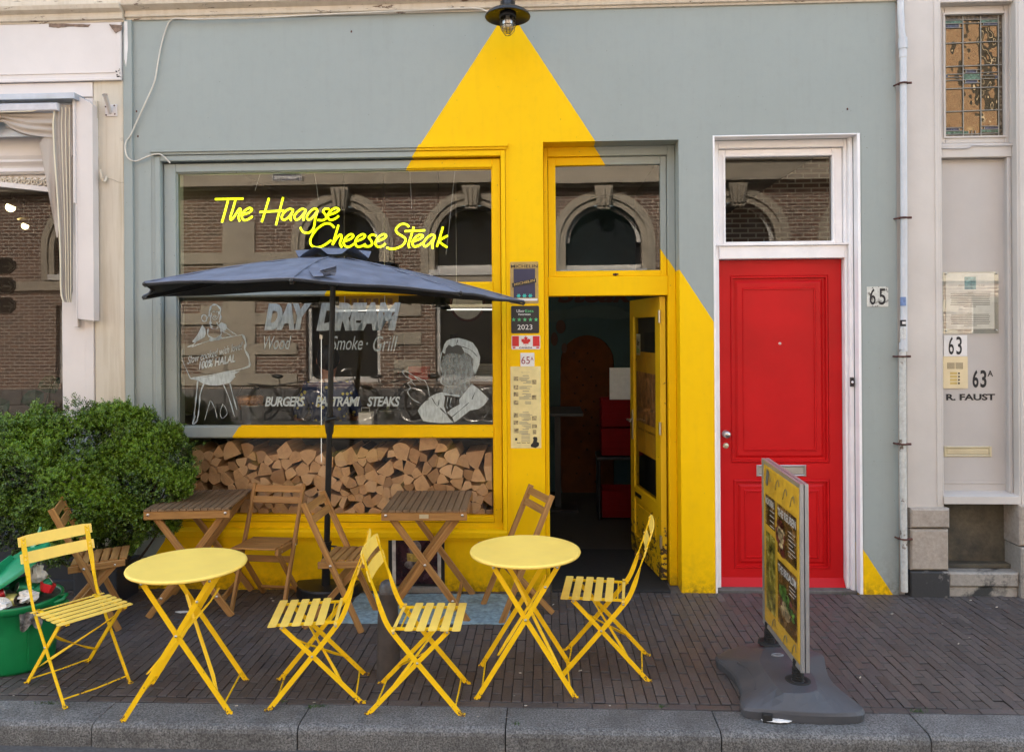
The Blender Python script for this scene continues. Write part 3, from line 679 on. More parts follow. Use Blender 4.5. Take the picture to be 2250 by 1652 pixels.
# leaf of the red door
YL = YR + .035; mb = MB(); x0, x1, z0, z1 = d[0] + .003, d[1] - .003, .062, zb0 - .004
pa = PR(1605, 605, 1821, 1017, YL); pb = PR(1612, 1052, 1824, 1250, YL)
grid_wall(mb, x0, x1, z0, z1, [pa, pb], YL, .04)
for q in (pa, pb): panel(mb, *q, YL + .004, .036, .012)
for q, w2 in ((pa, .085), (pb, .075)):
    panel(mb, q[0] + w2, q[1] - w2, q[2] + w2, q[3] - w2, YL + .0045, .03, .009)
mb.add([(x0, YL - .002, .062), (x1, YL - .002, .062), (x1, YL - .045, .008), (x0, YL - .045, .008), (x0, YL, .125), (x1, YL, .125), (x0, YL + .02, .005), (x1, YL + .02, .005)], [(3, 2, 1, 0), (0, 1, 5, 4), (3, 6, 7, 2), (0, 4, 6, 3), (1, 2, 7, 5)])
rd = mb.build('front_door', M_RED, shop, label='glossy red panelled front door')
mb = MB(); k = V3(1595, 954, YL - .03); mb.lathe([(0, -.034), (.018, -.032), (.027, -.020), (.026, -.008), (.012, .002), (.011, .022), (.026, .026), (.026, .03)], (k.x + .004, YL - .03, k.z), 20, axis='Y'); mb.build('knob', M_STEEL, rd)
mb = MB(); k = V3(1594, 979, YL); mb.lathe([(0, -.008), (.018, -.007), (.021, 0)], (k.x + .003, YL, k.z), 18, axis='Y'); mb.box(k.x, k.x + .006, YL - .010, YL - .008, k.z - .006, k.z + .008); mb.build('lock', M_BRASS, rd)
mb = MB(); k = V3(1714, 755, YL); mb.lathe([(0, .0), (.005, -.003), (.010, -.002), (.012, .004)], (k.x, YL + .006, k.z), 14, axis='Y'); mb.build('peephole', M_STEEL, rd)
mb = MB(); q = PR(1662, 1021, 1771, 1046, YL); frame(mb, *q, .014, .014, .012, .012, YL - .012, YL); mb.fbox(q[0] + .015, q[1] - .015, YL - .006, YL, q[2] + .013, q[3] - .013); mb.build('letterbox', M_STEEL, rd)
mb = MB(); mb.fbox(RED[0] + .0, RED[1] + .0, .05, .30, -.05, .006); mb.box(DOOR[0], DOOR[1], .0, .30, -.06, -.004); mb.build('threshold', M_CONC, shop)
# cornice over the shopfront -------------------------------------
mb = MB()
zc = 4.082
profile_x(mb, XL - .01, 2.47, [(.10, zc), (-.012, zc), (-.016, zc + .012), (-.030, zc + .018), (-.034, zc + .032), (-.022, zc + .036), (-.026, zc + .060), (-.075, zc + .085), (-.085, zc + .115), (-.03, zc + .125), (-.03, zc + .5), (.1, zc + .5)])
mb.build('cornice', M_CORN, shop)
mb = MB(); mb.box(XL, 2.42, .0, .3, 4.60, 9.0); mb.box(-9, 9, 6, 6.3, 0, 9.0); mb.box(-9, 9, .32, 6.0, 8.8, 9.0); mb.build('upper_storeys', M_BRICK, shop)  # unseen storeys, roof slab and rear wall, added to block the sun

# ------------------------------------------------------------------ inside of the shop
mb = MB(); mb.box(-8.8, 8.8, .302, 5.98, -.06, -.004); S(mb.build('floor', M_FLOORW))
mb = MB(); mb.box(-2.97, 2.40, .302, 5.98, 3.35, 3.45); S(mb.build('ceiling', M_IWALL))
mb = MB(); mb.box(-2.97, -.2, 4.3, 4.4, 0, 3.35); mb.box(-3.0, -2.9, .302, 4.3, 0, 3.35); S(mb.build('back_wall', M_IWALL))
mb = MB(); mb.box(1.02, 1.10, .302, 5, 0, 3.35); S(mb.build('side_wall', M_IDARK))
# painted wall seen through the open door: teal field with drips and wall lettering
mb = MB(); mb.box(-.2, 1.02, 3.3, 3.4, 0, 3.35); mural = S(mb.build('mural_wall', M_TEAL))
mb = MB()
for px, py, r_, st in ((1232, 718, .10, .55), (1218, 745, .07, .8), (1240, 765, .06, .7)):
    q = V3(px, py, 3.29); mb.sphere(q, r_, 12, 8, (.55, .02, st * 1.4))
mb.build('paint_drops', mat('mural_brown', (.05, .018, .014), .7), mural)
mb = MB(); a_ = V3(1290, 795, 3.30); b_ = V3(1290, 1062, 3.30); mb.tube([(a_.x, 3.30, a_.z), (b_.x, 3.30, b_.z)], .30, 24); mb.sphere(a_, .30, 20, 12); mb.sphere(b_, .30, 20, 12); mb.v = [(p[0], 3.299 - max(0, .3 - abs(p[1] - 3.30)) * .01, p[2]) for p in mb.v]
mb.build('paint_orange_field', mat('mural_orange', (.17, .050, .012), .8, var=.2), mural)
mb = MB()
for i in range(26): q = V3(1262 + (i * 37) % 60, 775 + (i * 53) % 300, 3.285); mb.sphere(q, .012, 8, 5, (1, .1, 1))
mb.build('paint_dots', mat('mural_dark_dots', (.03, .012, .006), .8), mural)
mb = MB(); q0 = W(1225, 662, 3.29); q1 = W(1395, 646, 3.29); add_text(mb, 'Steak', q0[0], q1[0], q0[1] - .02, q1[1] + .08, 3.28, bold=.03, shear=.35); mb.build('lettering', mat('mural_maroon', (.05, .006, .006), .7), mural)
mb = MB()
for px, py, r_ in ((1250, 690, .26), (1310, 684, .34), (1350, 692, .22), (1205, 700, .2)):
    q = V3(px, py, 3.30); mb.sphere(q, r_, 16, 8, (1, .02, .22))
mb.build('paint_clouds', mat('mural_cloud', (.05, .085, .095), .8), mural)
def ribbon(mb, pts, w, y):
    """flat brush stroke through (x,z) points on the plane y"""
    n = len(pts); vs = []
    for i, p in enumerate(pts):
        d = Vector(pts[min(i + 1, n - 1)]) - Vector(pts[max(i - 1, 0)]); d = d.normalized() if d.length else Vector((1, 0))
        ww = w * (.75 + .35 * math.sin(i * 1.3)) / 2; q = Vector((-d[1], d[0])) * ww
        vs += [(p[0] + q[0], y, p[1] + q[1]), (p[0] - q[0], y, p[1] - q[1])]
    mb.add(vs, [(2 * i, 2 * i + 1, 2 * i + 3, 2 * i + 2) for i in range(n - 1)])

# neon lettering hanging behind the upper pane --------------------
def neon():
    YN = .20; A = crop(420, 400, 500, 2174); B = crop(860, 380, 500, 2065)
    SA = [[(605, 513), (920, 507)], [(752, 515), (735, 580), (708, 680), (680, 775)], [(835, 515), (805, 620), (775, 720), (785, 745), (815, 715), (850, 660), (882, 618), (893, 650), (868, 710), (880, 762)],
          [(905, 690), (985, 665), (1020, 632), (990, 612), (930, 650), (905, 710), (932, 750), (985, 735), (1025, 705)],
          [(1212, 500), (1175, 625), (1130, 772)], [(1372, 492), (1330, 650), (1290, 806)], [(1108, 658), (1240, 650), (1380, 640)],
          [(1490, 638), (1450, 622), (1395, 650), (1356, 710), (1378, 746), (1430, 718), (1484, 645)], [(1484, 645), (1456, 710), (1460, 757)],
          [(1630, 638), (1590, 622), (1540, 650), (1498, 705), (1522, 746), (1570, 715), (1628, 645)], [(1628, 645), (1598, 705), (1605, 754)],
          [(1758, 630), (1725, 620), (1680, 650), (1640, 708), (1660, 745), (1710, 712), (1760, 640)], [(1762, 635), (1735, 730), (1715, 840), (1660, 892), (1595, 880), (1566, 830)],
          [(1892, 626), (1850, 620), (1822, 650), (1850, 688), (1858, 725), (1820, 750), (1762, 747)],
          [(1885, 692), (1960, 665), (2002, 632), (1962, 612), (1902, 650), (1875, 705), (1902, 747), (1960, 732), (2000, 700)],
          [(1950, 832), (1900, 790), (1830, 795), (1745, 860), (1682, 960), (1690, 1030), (1750, 1058), (1830, 1035), (1915, 975)]]
    SB = [[(80, 845), (48, 950), (15, 1060)], [(15, 1060), (58, 990), (98, 950), (114, 975), (95, 1040), (116, 1086)],
          [(142, 1022), (210, 995), (240, 962), (210, 945), (160, 980), (135, 1035), (152, 1072), (195, 1080), (245, 1048)],
          [(262, 1022), (335, 995), (366, 962), (336, 945), (282, 980), (258, 1035), (280, 1076), (325, 1074), (372, 1050)],
          [(484, 962), (440, 950), (405, 980), (430, 1012), (440, 1050), (410, 1075), (358, 1073)],
          [(484, 1022), (560, 995), (592, 962), (556, 945), (502, 985), (475, 1040), (500, 1078), (550, 1072), (585, 1045)],
          [(836, 866), (800, 838), (742, 842), (697, 890), (712, 932), (780, 975), (800, 1010), (765, 1065), (695, 1097), (640, 1103), (595, 1086)],
          [(790, 913), (1008, 903)], [(886, 866), (860, 960), (832, 1050), (840, 1092)],
          [(885, 1022), (950, 995), (986, 966), (952, 950), (900, 985), (872, 1035), (890, 1076), (940, 1066), (978, 1040)],
          [(1116, 966), (1080, 950), (1030, 985), (990, 1040), (1010, 1076), (1062, 1040), (1116, 970)], [(1116, 970), (1086, 1050), (1092, 1101)],
          [(1201, 866), (1170, 970), (1134, 1080)], [(1252, 960), (1165, 1020), (1246, 1086)]]
    mb = MB(); back = MB()
    for cr_, ss in ((A, SA), (B, SB)):
        for st in ss:
            pts = [V3(*cr_(*p), YN) for p in st]
            pts = smooth(pts, 5) if len(pts) > 2 else pts
            mb.tube(pts, .0078, 8)
            for a, b in zip(pts[:-1], pts[1:]): pass
    n = thing('neon_sign', 'glowing yellow handwritten neon lettering hanging in the upper window', 'neon sign', (0, 0, 0))
    mb.build('neon_tube', M_NEON, n)
    w = MB()
    for a, b in (((980, 560), (1000, 380)), ((560, 420), (575, 375)), ((700, 440), (690, 375)), ((905, 460), (900, 375))): w.tube([V3(*a, YN), V3(b[0], 372, YN)], .0012, 5)
    w.build('hanging_wire', M_PIPE, n)
neon()

# white painted figures and lettering on the glass ----------------
def make_thinpaint():
    t = NT('thin_white_paint'); co = t.coord('Object'); n = t.noise(t.mapping(co, (20, 20, 9)), 2.4, 5)
    t.link(t.ramp(n, [(.3, .22), (.65, .48)]), t.b.inputs['Alpha']); return t.done((.50, .56, .56), .6)
M_TPAINT = make_thinpaint()
def window_paint():
    YP = .0605; C3 = crop(430, 740, 470, 1941); C4 = crop(860, 740, 470, 1941)
    def P2(cr_, pts): return [Vector(W(*cr_(*p), YP)) for p in pts]
    letter = MB()
    def T_(s, x0, y0, x1, y1, **k): m_ = MB(); TX(m_, s, x0, y0, x1, y1, YP, 0, **k); m_.build('painted_lettering', M_WPAINT, sw)
    T_('DAY', 581, 666, 684, 725, bold=.07, shear=.28, space=.9); T_('DREAM', 695, 664, 880, 727, bold=.07, shear=.28, space=.9)
    T_('Wood', 580, 738, 640, 768, shear=.35); T_('Smoke', 728, 738, 797, 769, shear=.35); T_('· Grill', 805, 738, 874, 772, shear=.35)
    T_('BURGERS', 582, 871, 670, 893, bold=.03, shear=.25, space=.9); T_('PASTRAMI', 693, 871, 791, 893, bold=.03, shear=.25, space=.9); T_('STEAKS', 807, 871, 879, 893, bold=.03, shear=.25, space=.9)
    a = W(412, 800, YP); b = W(533, 784, YP); add_text(letter, 'Slow cooked with love!', a[0], b[0], a[1], b[1] + .005, YP, shear=.3, slope=.26)
    a = W(437, 812, YP); b = W(517, 794, YP); add_text(letter, '100% HALAL', a[0], b[0], a[1], b[1], YP, bold=.03, shear=.2, slope=.2)
    for v in (0,): letter.build('painted_lettering', M_WPAINT, sw)
    # woman with banner
    mb = MB()
    def s(cr_, pts, w): ribbon(mb, smooth(P2(cr_, pts), 4), w, YP)
    def fill(cr_, pts, mb_=None): mb_ = mb_ or mb;  q = P2(cr_, pts); mb_.add([(p[0], YP, p[1]) for p in q], [tuple(range(len(q)))])
    s(C3, [(280, 665), (470, 600), (750, 548), (832, 535)], .007); s(C3, [(832, 540), (862, 620), (850, 690), (890, 770), (905, 868)], .016)
    s(C3, [(905, 872), (780, 910), (500, 965), (270, 1005)], .012); s(C3, [(190, 690), (175, 770), (212, 880), (268, 1005)], .006)
    fill(C3, [(270, 1010), (345, 1022), (400, 1058), (480, 1078), (560, 1080), (690, 1050), (750, 985), (740, 960), (800, 925), (640, 945), (450, 985)])
    s(C3, [(345, 1030), (335, 1150), (318, 1300), (300, 1470)], .011); s(C3, [(412, 1055), (372, 1170), (362, 1300), (345, 1420), (308, 1490)], .011); s(C3, [(318, 1400), (290, 1470), (310, 1492), (345, 1440)], .012)
    s(C3, [(618, 1062), (680, 1210), (740, 1410)], .008); s(C3, [(690, 1055), (722, 1180), (765, 1340)], .008)
    s(C3, [(478, 250), (500, 220), (545, 215), (590, 260), (580, 300), (592, 340), (575, 400)], .012); s(C3, [(488, 240), (468, 300), (485, 360), (478, 420), (500, 450)], .010)
    s(C3, [(490, 300), (500, 350), (530, 375), (562, 345), (570, 290)], .005); s(C3, [(505, 290), (520, 284), (530, 292)], .004); s(C3, [(545, 292), (560, 284), (572, 292)], .004); s(C3, [(510, 337), (528, 328), (545, 338), (528, 350), (510, 338)], .005)
    s(C3, [(495, 400), (480, 450), (515, 470), (562, 460), (550, 400)], .006); s(C3, [(458, 470), (455, 540), (520, 575), (590, 545), (595, 480)], .012); s(C3, [(470, 590), (540, 585), (600, 560)], .022)
    fill(C3, [(345, 530), (395, 430), (425, 470), (432, 520), (420, 560), (310, 620), (285, 610)]); fill(C3, [(565, 430), (600, 400), (650, 425), (660, 460), (640, 490), (600, 500)])
    s(C3, [(640, 445), (690, 490), (765, 540)], .007); s(C3, [(610, 500), (660, 520), (705, 548)], .006); s(C3, [(385, 345), (410, 320), (440, 345), (432, 390), (398, 385), (385, 350)], .008); s(C3, [(438, 380), (460, 330), (470, 320)], .006)
    s(C3, [(355, 560), (300, 640), (235, 665)], .010); s(C3, [(480, 1240), (450, 1340), (420, 1450)], .004); s(C3, [(490, 1245), (530, 1330), (553, 1430)], .005); s(C3, [(615, 1275), (585, 1370), (610, 1430), (660, 1380), (640, 1310), (615, 1280)], .0045)
    mb.build('painted_woman', M_WPAINT, sw); mb = MB()
    # man pointing
    fill(C4, [(1215, 640), (1240, 600), (1300, 575), (1370, 570), (1450, 590), (1520, 620), (1570, 690), (1600, 775), (1590, 860), (1545, 960), (1522, 900), (1530, 800), (1480, 745), (1430, 722), (1395, 655), (1350, 640), (1300, 665), (1262, 640), (1222, 740), (1190, 720), (1200, 690)])
    fill(C4, [(1062, 1200), (1130, 1165), (1195, 1150), (1225, 1210), (1210, 1300), (1240, 1380), (1290, 1440), (1310, 1478), (1160, 1480), (1050, 1470), (990, 1460), (960, 1410), (930, 1350), (960, 1300)])
    fill(C4, [(1400, 1195), (1510, 1060), (1600, 1130), (1692, 1220), (1640, 1290), (1580, 1330), (1490, 1345), (1420, 1400), (1325, 1475), (1300, 1420), (1245, 1370), (1290, 1330), (1380, 1280), (1375, 1230)])
    s(C4, [(1200, 1165), (1290, 1180), (1385, 1190)], .016); s(C4, [(1255, 1200), (1240, 1290), (1255, 1330)], .006); s(C4, [(1290, 1210), (1275, 1290), (1290, 1310)], .006)
    s(C4, [(760, 925), (800, 980), (872, 1022), (822, 1052), (852, 1100), (822, 1150), (872, 1222), (962, 1272)], .006); s(C4, [(765, 920), (800, 925), (880, 970), (960, 1010), (1008, 1030), (1040, 1100), (1055, 1190)], .006)
    s(C4, [(890, 975), (960, 1040)], .005); s(C4, [(850, 1020), (910, 1090)], .005); s(C4, [(1185, 720), (1172, 850), (1195, 960), (1180, 1050), (1260, 1085), (1400, 1060), (1500, 1000)], .007)
    s(C4, [(1200, 770), (1225, 800), (1205, 850), (1190, 900)], .007)
    mb.build('painted_man', M_WPAINT, sw)
    th = MB(); fill(C4, [(1240, 742), (1300, 727), (1400, 752), (1430, 724), (1530, 800), (1522, 900), (1543, 958), (1480, 1020), (1400, 1058), (1300, 1070), (1215, 1080), (1185, 1040), (1190, 960), (1180, 850), (1205, 770)], th)
    fill(C4, [(1215, 1085), (1400, 1062), (1480, 1022), (1500, 1060), (1400, 1190), (1200, 1150)], th); th.build('thin_painted_face', M_TPAINT, sw)
    dk = MB(); P_ = P2(C4, [(1222, 745), (1232, 680), (1262, 645), (1300, 668), (1348, 645), (1395, 658), (1430, 722), (1405, 755), (1300, 728), (1245, 742)]); dk.add([(p[0], YP - .0006, p[1]) for p in P_], [tuple(range(len(P_)))])
    for pts, w_ in (([(1275, 800), (1300, 782), (1330, 785)], .005), ([(1370, 790), (1400, 775)], .004), ([(1300, 835), (1340, 832)], .006), ([(1255, 850), (1240, 885), (1270, 895)], .005), ([(1300, 880), (1335, 925)], .007), ([(1240, 950), (1290, 955), (1325, 945)], .007), ([(1360, 590), (1345, 640)], .006), ([(1400, 660), (1500, 700), (1570, 770)], .006),
                    ([(1170, 1320), (1250, 1400), (1310, 1465)], .010), ([(1280, 1430), (1400, 1330), (1480, 1260)], .006), ([(1080, 1210), (1140, 1300), (1160, 1230)], .006), ([(945, 1310), (1000, 1250), (1050, 1225)], .008), ([(1510, 1230), (1545, 1150)], .006), ([(1190, 860), (1195, 900)], .006), ([(1210, 940), (1205, 980)], .006)):
        ribbon(dk, smooth(P2(C4, pts), 4), w_, YP - .0006)
    dk.build('painted_dark_lines', mat('grey_line_paint', (.055, .06, .058), .6, bump=0), sw)
window_paint()

# firewood: one object per split log ------------------------------
def clip(poly, nx, ny, c):
    out = []
    for i in range(len(poly)):
        a, b = poly[i], poly[(i + 1) % len(poly)]; da = a[0] * nx + a[1] * ny - c; db = b[0] * nx + b[1] * ny - c
        if da <= 0: out.append(a)
        if da * db < 0: t = da / (da - db); out.append((a[0] + (b[0] - a[0]) * t, a[1] + (b[1] - a[1]) * t))
    return out
def firewood():
    r = random.Random(21); x0, x1, z0 = -2.60, -.392, .508
    def top(x): return .965 + .035 * math.sin(x * 5.1) + .02 * math.sin(x * 13)
    pts = []
    tries = 0
    while tries < 9000:
        tries += 1; x = r.uniform(x0, x1); z = r.uniform(z0, 1.06)
        if z > top(x) - .02: continue
        dmin = r.choice((.050, .062, .074, .092))
        if all((x - a) ** 2 + (z - b) ** 2 > ((dmin + d_) / 2) ** 2 for a, b, d_ in pts): pts.append((x, z, dmin))
    first = True; n = 0
    for i, (x, z, dm) in enumerate(pts):
        lim = dm * 1.15; k = 14; ph = r.uniform(0, 6.28)
        kind = r.random(); poly = [(x + lim * math.cos(2 * math.pi * q / k + ph), z + lim * .92 * math.sin(2 * math.pi * q / k + ph)) for q in range(k)]
        for j, (a, b, dj) in enumerate(pts):
            if j == i: continue
            dx, dz = a - x, b - z; L = math.hypot(dx, dz)
            if L > .28: continue
            w = L * dm / (dm + dj) + .0005
            poly = clip(poly, dx / L, dz / L, (x * dx + z * dz) / L + w)
            if len(poly) < 3: break
        if len(poly) < 3: continue
        # most are wedges: a split tip, two straight split faces and a rounded bark edge; some are half rounds
        def arc(poly, tx, tz, rad):
            for q in range(22):
                an = 2 * math.pi * q / 22; p2 = clip(poly, math.cos(an), math.sin(an), tx * math.cos(an) + tz * math.sin(an) + rad)
                if len(p2) >= 3: poly = p2
            return poly
        kk = r.random()
        if kk < .62:
            tx, tz = r.choice(poly); mx_ = sum(p[0] for p in poly) / len(poly) - tx; mz_ = sum(p[1] for p in poly) / len(poly) - tz; am = math.atan2(mz_, mx_); half = math.radians(r.uniform(30, 52))
            for sg in (-1, 1):
                an = am + sg * (half + math.pi / 2); p2 = clip(poly, math.cos(an), math.sin(an), tx * math.cos(an) + tz * math.sin(an) + .002)
                if len(p2) >= 3: poly = p2
            poly = arc(poly, tx, tz, max(math.hypot(p[0] - tx, p[1] - tz) for p in poly) * r.uniform(.84, .94))
        elif kk < .85:
            an = r.uniform(0, 6.28); p2 = clip(poly, math.cos(an), math.sin(an), x * math.cos(an) + z * math.sin(an) + dm * r.uniform(.05, .25))
            if len(p2) >= 3: poly = p2
            tx, tz = x + math.cos(an) * dm * .1, z + math.sin(an) * dm * .1; poly = arc(poly, tx, tz, max(math.hypot(p[0] - tx, p[1] - tz) for p in poly) * r.uniform(.82, .92))
        poly = clip(poly, 0, -1, -z0); poly = clip(poly, -1, 0, -x0); poly = clip(poly, 1, 0, x1)
        if len(poly) < 3: continue
        cx = sum(p[0] for p in poly) / len(poly); cz = sum(p[1] for p in poly) / len(poly)
        pol = []
        for p in poly:
            if not pol or math.hypot(p[0] - pol[-1][0], p[1] - pol[-1][1]) > .003: pol.append(p)
        if len(pol) < 3: continue
        y0 = .125 + r.uniform(-.012, .012); y1 = .44; mb = MB(); m_ = len(pol)
        tip = r.uniform(-.006, .006); an = r.uniform(0, 6.28); ox, oz = r.uniform(-.08, .08), r.uniform(-.08, .08)
        def grv(p, y): return (p[0] - cx + ox, y + i * .37, p[1] - cz + oz)
        fr = [((p[0] - cx) * .975, (p[1] - cz) * .975) for p in pol]
        vs = [(a, y0 + tip * (a * math.cos(an) + b * math.sin(an)) * 40, b) for a, b in fr]; gr = [grv(p, y0) for p in pol]
        mb.add(vs, [tuple(range(m_))], gr=gr)
        ring = [(p[0] - cx, y0 + .004 + tip * ((p[0] - cx) * math.cos(an) + (p[1] - cz) * math.sin(an)) * 40, p[1] - cz) for p in pol]
        bk = [(p[0] - cx, y1, p[1] - cz) for p in pol]
        mb.add(vs + ring + bk, [(o + q, m_ + o + q if 0 else o + m_ + q, o + m_ + (q + 1) % m_, o + (q + 1) % m_) for o in (0, m_) for q in range(m_)], gr=gr * 3)
        mb.cur = 0
        o = mb.build('firewood_log', [M_LOG, M_BARK], None); o.location = (cx, 0, cz)
        cnt = len(mb.f)
        if r.random() < .3: o.data.polygons.foreach_set('material_index', [0] + [1 if (q % m_) in (0, 1) and q > 0 else 0 for q in range(cnt - 1)])
        tag(o, 'split firewood log stacked end-on behind the lowest shop window pane', 'firewood', 'split logs stacked in the shop window'); n += 1
    return n
NLOGS = firewood()
mb = MB(); mb.box(-2.655, -.375, .445, .47, .50, 1.0); mb.box(-2.655, -.375, .10, .47, .47, .506); tag(mb.build('log_rack', M_IDARK), 'dark rack board behind the stacked firewood', 'rack')

# kitchen things seen through the middle pane ---------------------
def interior():
    k = thing('counter', 'dark steel counter along the inside of the shop window', 'counter')
    mb = MB(); mb.fbox(-2.64, -.40, .16, .62, 1.098, 1.128); mb.build('worktop', mat('dull_steel', (.22, .22, .21), .4, metal=.7), k)
    mb = MB(); mb.box(-2.62, -.42, .50, .60, .1, 1.098); mb.build('front_panel', M_IDARK, k)
    # pots and baskets on the worktop
    def pot(px, py, r_, h, mtl, nm, lab, cat, lid=False):
        q = V3(px, 936, .34); o = thing(nm, lab, cat, (q.x, .34, 1.1285)); mb = MB()
        mb.lathe([(0, 0), (r_ * .86, .001), (r_ * .92, .01), (r_, h), (r_ * 1.05, h), (r_ * 1.05, h + .006), (r_ * .96, h + .006), (r_ * .88, .02), (0, .015)], seg=24); mb.build('body', mtl, o)
        if lid: mb = MB(); mb.lathe([(0, h + .03), (.012, h + .03), (.012, h + .014), (r_ * .9, h + .008), (r_, h)], seg=24); mb.build('lid', M_STEEL, o)
    pot(408, 936, .062, .085, M_STEEL, 'cooking_pot', 'small steel pot at the left end of the window counter', 'pot')
    pot(853, 936, .085, .11, M_STEEL, 'cooking_pot', 'wide steel pot with a lid below the steaks lettering', 'pot', True)
    pot(556, 936, .085, .15, M_STEEL, 'stock_pot', 'tall steel pan right of the painted legs in the window', 'pan')
    q = V3(805, 936, .3); o = thing('napkin_box', 'white napkin box standing on the window counter', 'box', (q.x, .3, 1.1285)); mb = MB(); mb.fbox(-.05, .05, -.04, .04, 0, .105); mb.build('body', M_WHITEP, o)
    mb = MB(); mb.tube([(-.03, -.02, .105), (-.03, -.02, .14), (.03, -.02, .14), (.03, -.02, .105)], .004, 6); mb.build('handle', M_STEEL, o)
    q = V3(548, 905, .45); o = thing('wicker_basket', 'copper coloured basket of bread behind the window', 'basket', (q.x, .47, 1.24)); mb = MB()
    mb.lathe([(0, 0), (.085, 0), (.10, .07), (.107, .10), (.10, .10), (.08, .01)], seg=24); mb.build('body', mat('copper_wicker', (.50, .24, .10), .4, metal=.4, var=.4, scale=60), o)
    mb = MB(); mb.tube([(-.1, 0, .1), (-.06, 0, .17), (.06, 0, .17), (.1, 0, .1)], .004, 6); mb.build('handle', M_BLACK, o)
    # glowing vertical rod, then the lamps
    tb = thing('bright_line', 'thin bright vertical line in the middle of the shop window', 'light'); mb = MB(); mb.tube([V3(706, 745, .11) - Vector((0, 0, 0)), V3(706, 1015, .11)], .0018, 8); mb.build('tube', M_TUBE, tb)  # glowing rod added where a bright vertical streak runs down the panes
    mb = MB(); a = V3(706, 742, .125); mb.box(a.x - .01, a.x + .01, .115, .14, a.z - .01, a.z + .02); mb.build('end_block', M_STEEL, tb)
    for i, (a, b, yy, lab) in enumerate((((735, 683), (868, 681), 1.9, 'long lit tube on the kitchen ceiling behind the dream lettering'), ((982, 680), (1130, 680), 2.4, 'long lit tube on the kitchen ceiling at the right end of the window'))):
        t_ = thing('ceiling_tube', lab, 'light', group='lit tubes under the shop ceiling'); mb = MB(); p, q = V3(*a, yy), V3(*b, yy); mb.tube([p, q], .009, 8); mb.build('tube', M_TUBE, t_)
        mb = MB(); mb.box(p.x, q.x, yy - .03, yy + .03, p.z + .017, p.z + .05)
        for xx in (p.x + .1, q.x - .1): mb.tube([(xx, yy, p.z + .05), (xx, yy, 3.36)], .004, 6)
        mb.build('housing', M_STEEL, t_)
    # back shelf, boxes, menus
    sh = thing('back_shelf', 'dark shelf with plates and red cartons at the back of the kitchen', 'shelf'); mb = MB()
    mb.box(-1.6, -.35, 2.6, 3.0, 1.28, 1.32); mb.box(-1.6, -.35, 2.6, 3.0, .75, .79)
    for x in (-1.6, -1.0, -.39): mb.box(x, x + .04, 2.62, 2.98, .0, 1.8)
    mb.build('frame', M_IDARK, sh)
    mb = MB()
    for i in range(9): mb.lathe([(0, 0), (.13, .004), (.13, .009), (0, .006)], (-.62, 2.76, 1.325 + i * .018), 20)
    tag(mb.build('plate_stack', M_WHITEP), 'stack of white plates on the back kitchen shelf', 'plates')
    mb = MB(); mb.fbox(-1.45, -1.25, 2.65, 2.85, 1.322, 1.46); tag(mb.build('carton', mat('red_carton', (.45, .02, .015), .6)), 'small red carton on the back kitchen shelf', 'carton')
    mb = MB(); mb.fbox(-2.3, -1.7, 1.5, 1.9, .0, 1.0); mb.box(-2.32, -1.68, 1.48, 1.92, 1.001, 1.03); tag(mb.build('work_bench', M_IDARK), 'dark work bench in the kitchen behind the staff member', 'bench')
    mb = MB(); a = PR(745, 650, 875, 682, 2.9); mb.box(a[0], a[1], 2.9, 2.92, a[2], a[3]); mm = tag(mb.build('wall_menu', M_MUST), 'yellow and brown menu panel high on the kitchen wall', 'menu')
    mb = MB()
    for i in range(7): xx = a[0] + .06 + i * (a[1] - a[0] - .1) / 7; mb.box(xx, xx + (a[1] - a[0]) / 11, 2.894, 2.899, a[2] + .03, a[3] - .03)
    mb.build('picture', M_FOOD, mm)
    cl = thing('wall_clock', 'round wall clock with a brown rim above the kitchen', 'clock'); q = V3(1027, 668, 2.7); mb = MB(); mb.lathe([(.16, 0), (.175, -.02), (.19, 0)], (q.x, 2.7, q.z), 28, axis='Y'); mb.build('rim', mat('clock_rim', (.10, .03, .02), .5), cl)
    mb = MB(); mb.lathe([(0, 0), (.165, 0)], (q.x, 2.699, q.z), 28, axis='Y'); mb.build('face', M_WHITEP, cl)
    for nm, px in (('pendant_lamp', 965),):
        q = V3(px, 668, 1.6); o = thing(nm, 'black bell shaped pendant lamp behind the right half of the window', 'pendant lamp', (q.x, 1.6, q.z)); mb = MB()
        mb.lathe([(.11, -.05), (.10, -.02), (.05, .02), (.045, .07), (.03, .075), (.025, .11), (0, .11)], seg=20); mb.build('lamp_shade', M_BLACK, o); mb = MB(); mb.tube([(0, 0, .11), (0, 0, 3.36 - q.z)], .004, 6); mb.build('cord', M_BLACK, o)
    # things deeper in the shop, seen through the door
    for i, (z, lab) in enumerate(((0.02, 'red plastic crate standing on the shop floor, lowest of the pile'), (.62, 'red plastic crate lying under the topmost crate'), (.90, 'topmost red plastic crate beside the open door'))):
        q = V3(1365, 1000, 2.2); o = thing('crate', lab, 'crate', (q.x, 2.2, z), group='red crates behind the door'); mb = MB()
        for a in ((-.2, -.19, -.15, .15), (.19, .2, -.15, .15), (-.19, .19, -.15, -.14), (-.19, .19, .14, .15)): mb.box(a[0], a[1], a[2], a[3], 0, .26)
        mb.box(-.19, .19, -.14, .14, .0, .012)
        for zz in (.06, .12, .18, .235): mb.box(-.205, .205, -.155, -.151, zz, zz + .012)
        mb.build('body', mat('red_plastic', (.13, .003, .004), .6, spec=.08), o)
    q = V3(1365, 1100, 1.75); st = thing('stool', 'black metal stool holding up the red crates', 'stool', (q.x, 2.2, 0)); mb = MB(); mb.fbox(-.2, .2, -.18, .18, .58, .61); mb.build('seat', M_BLACK, st)
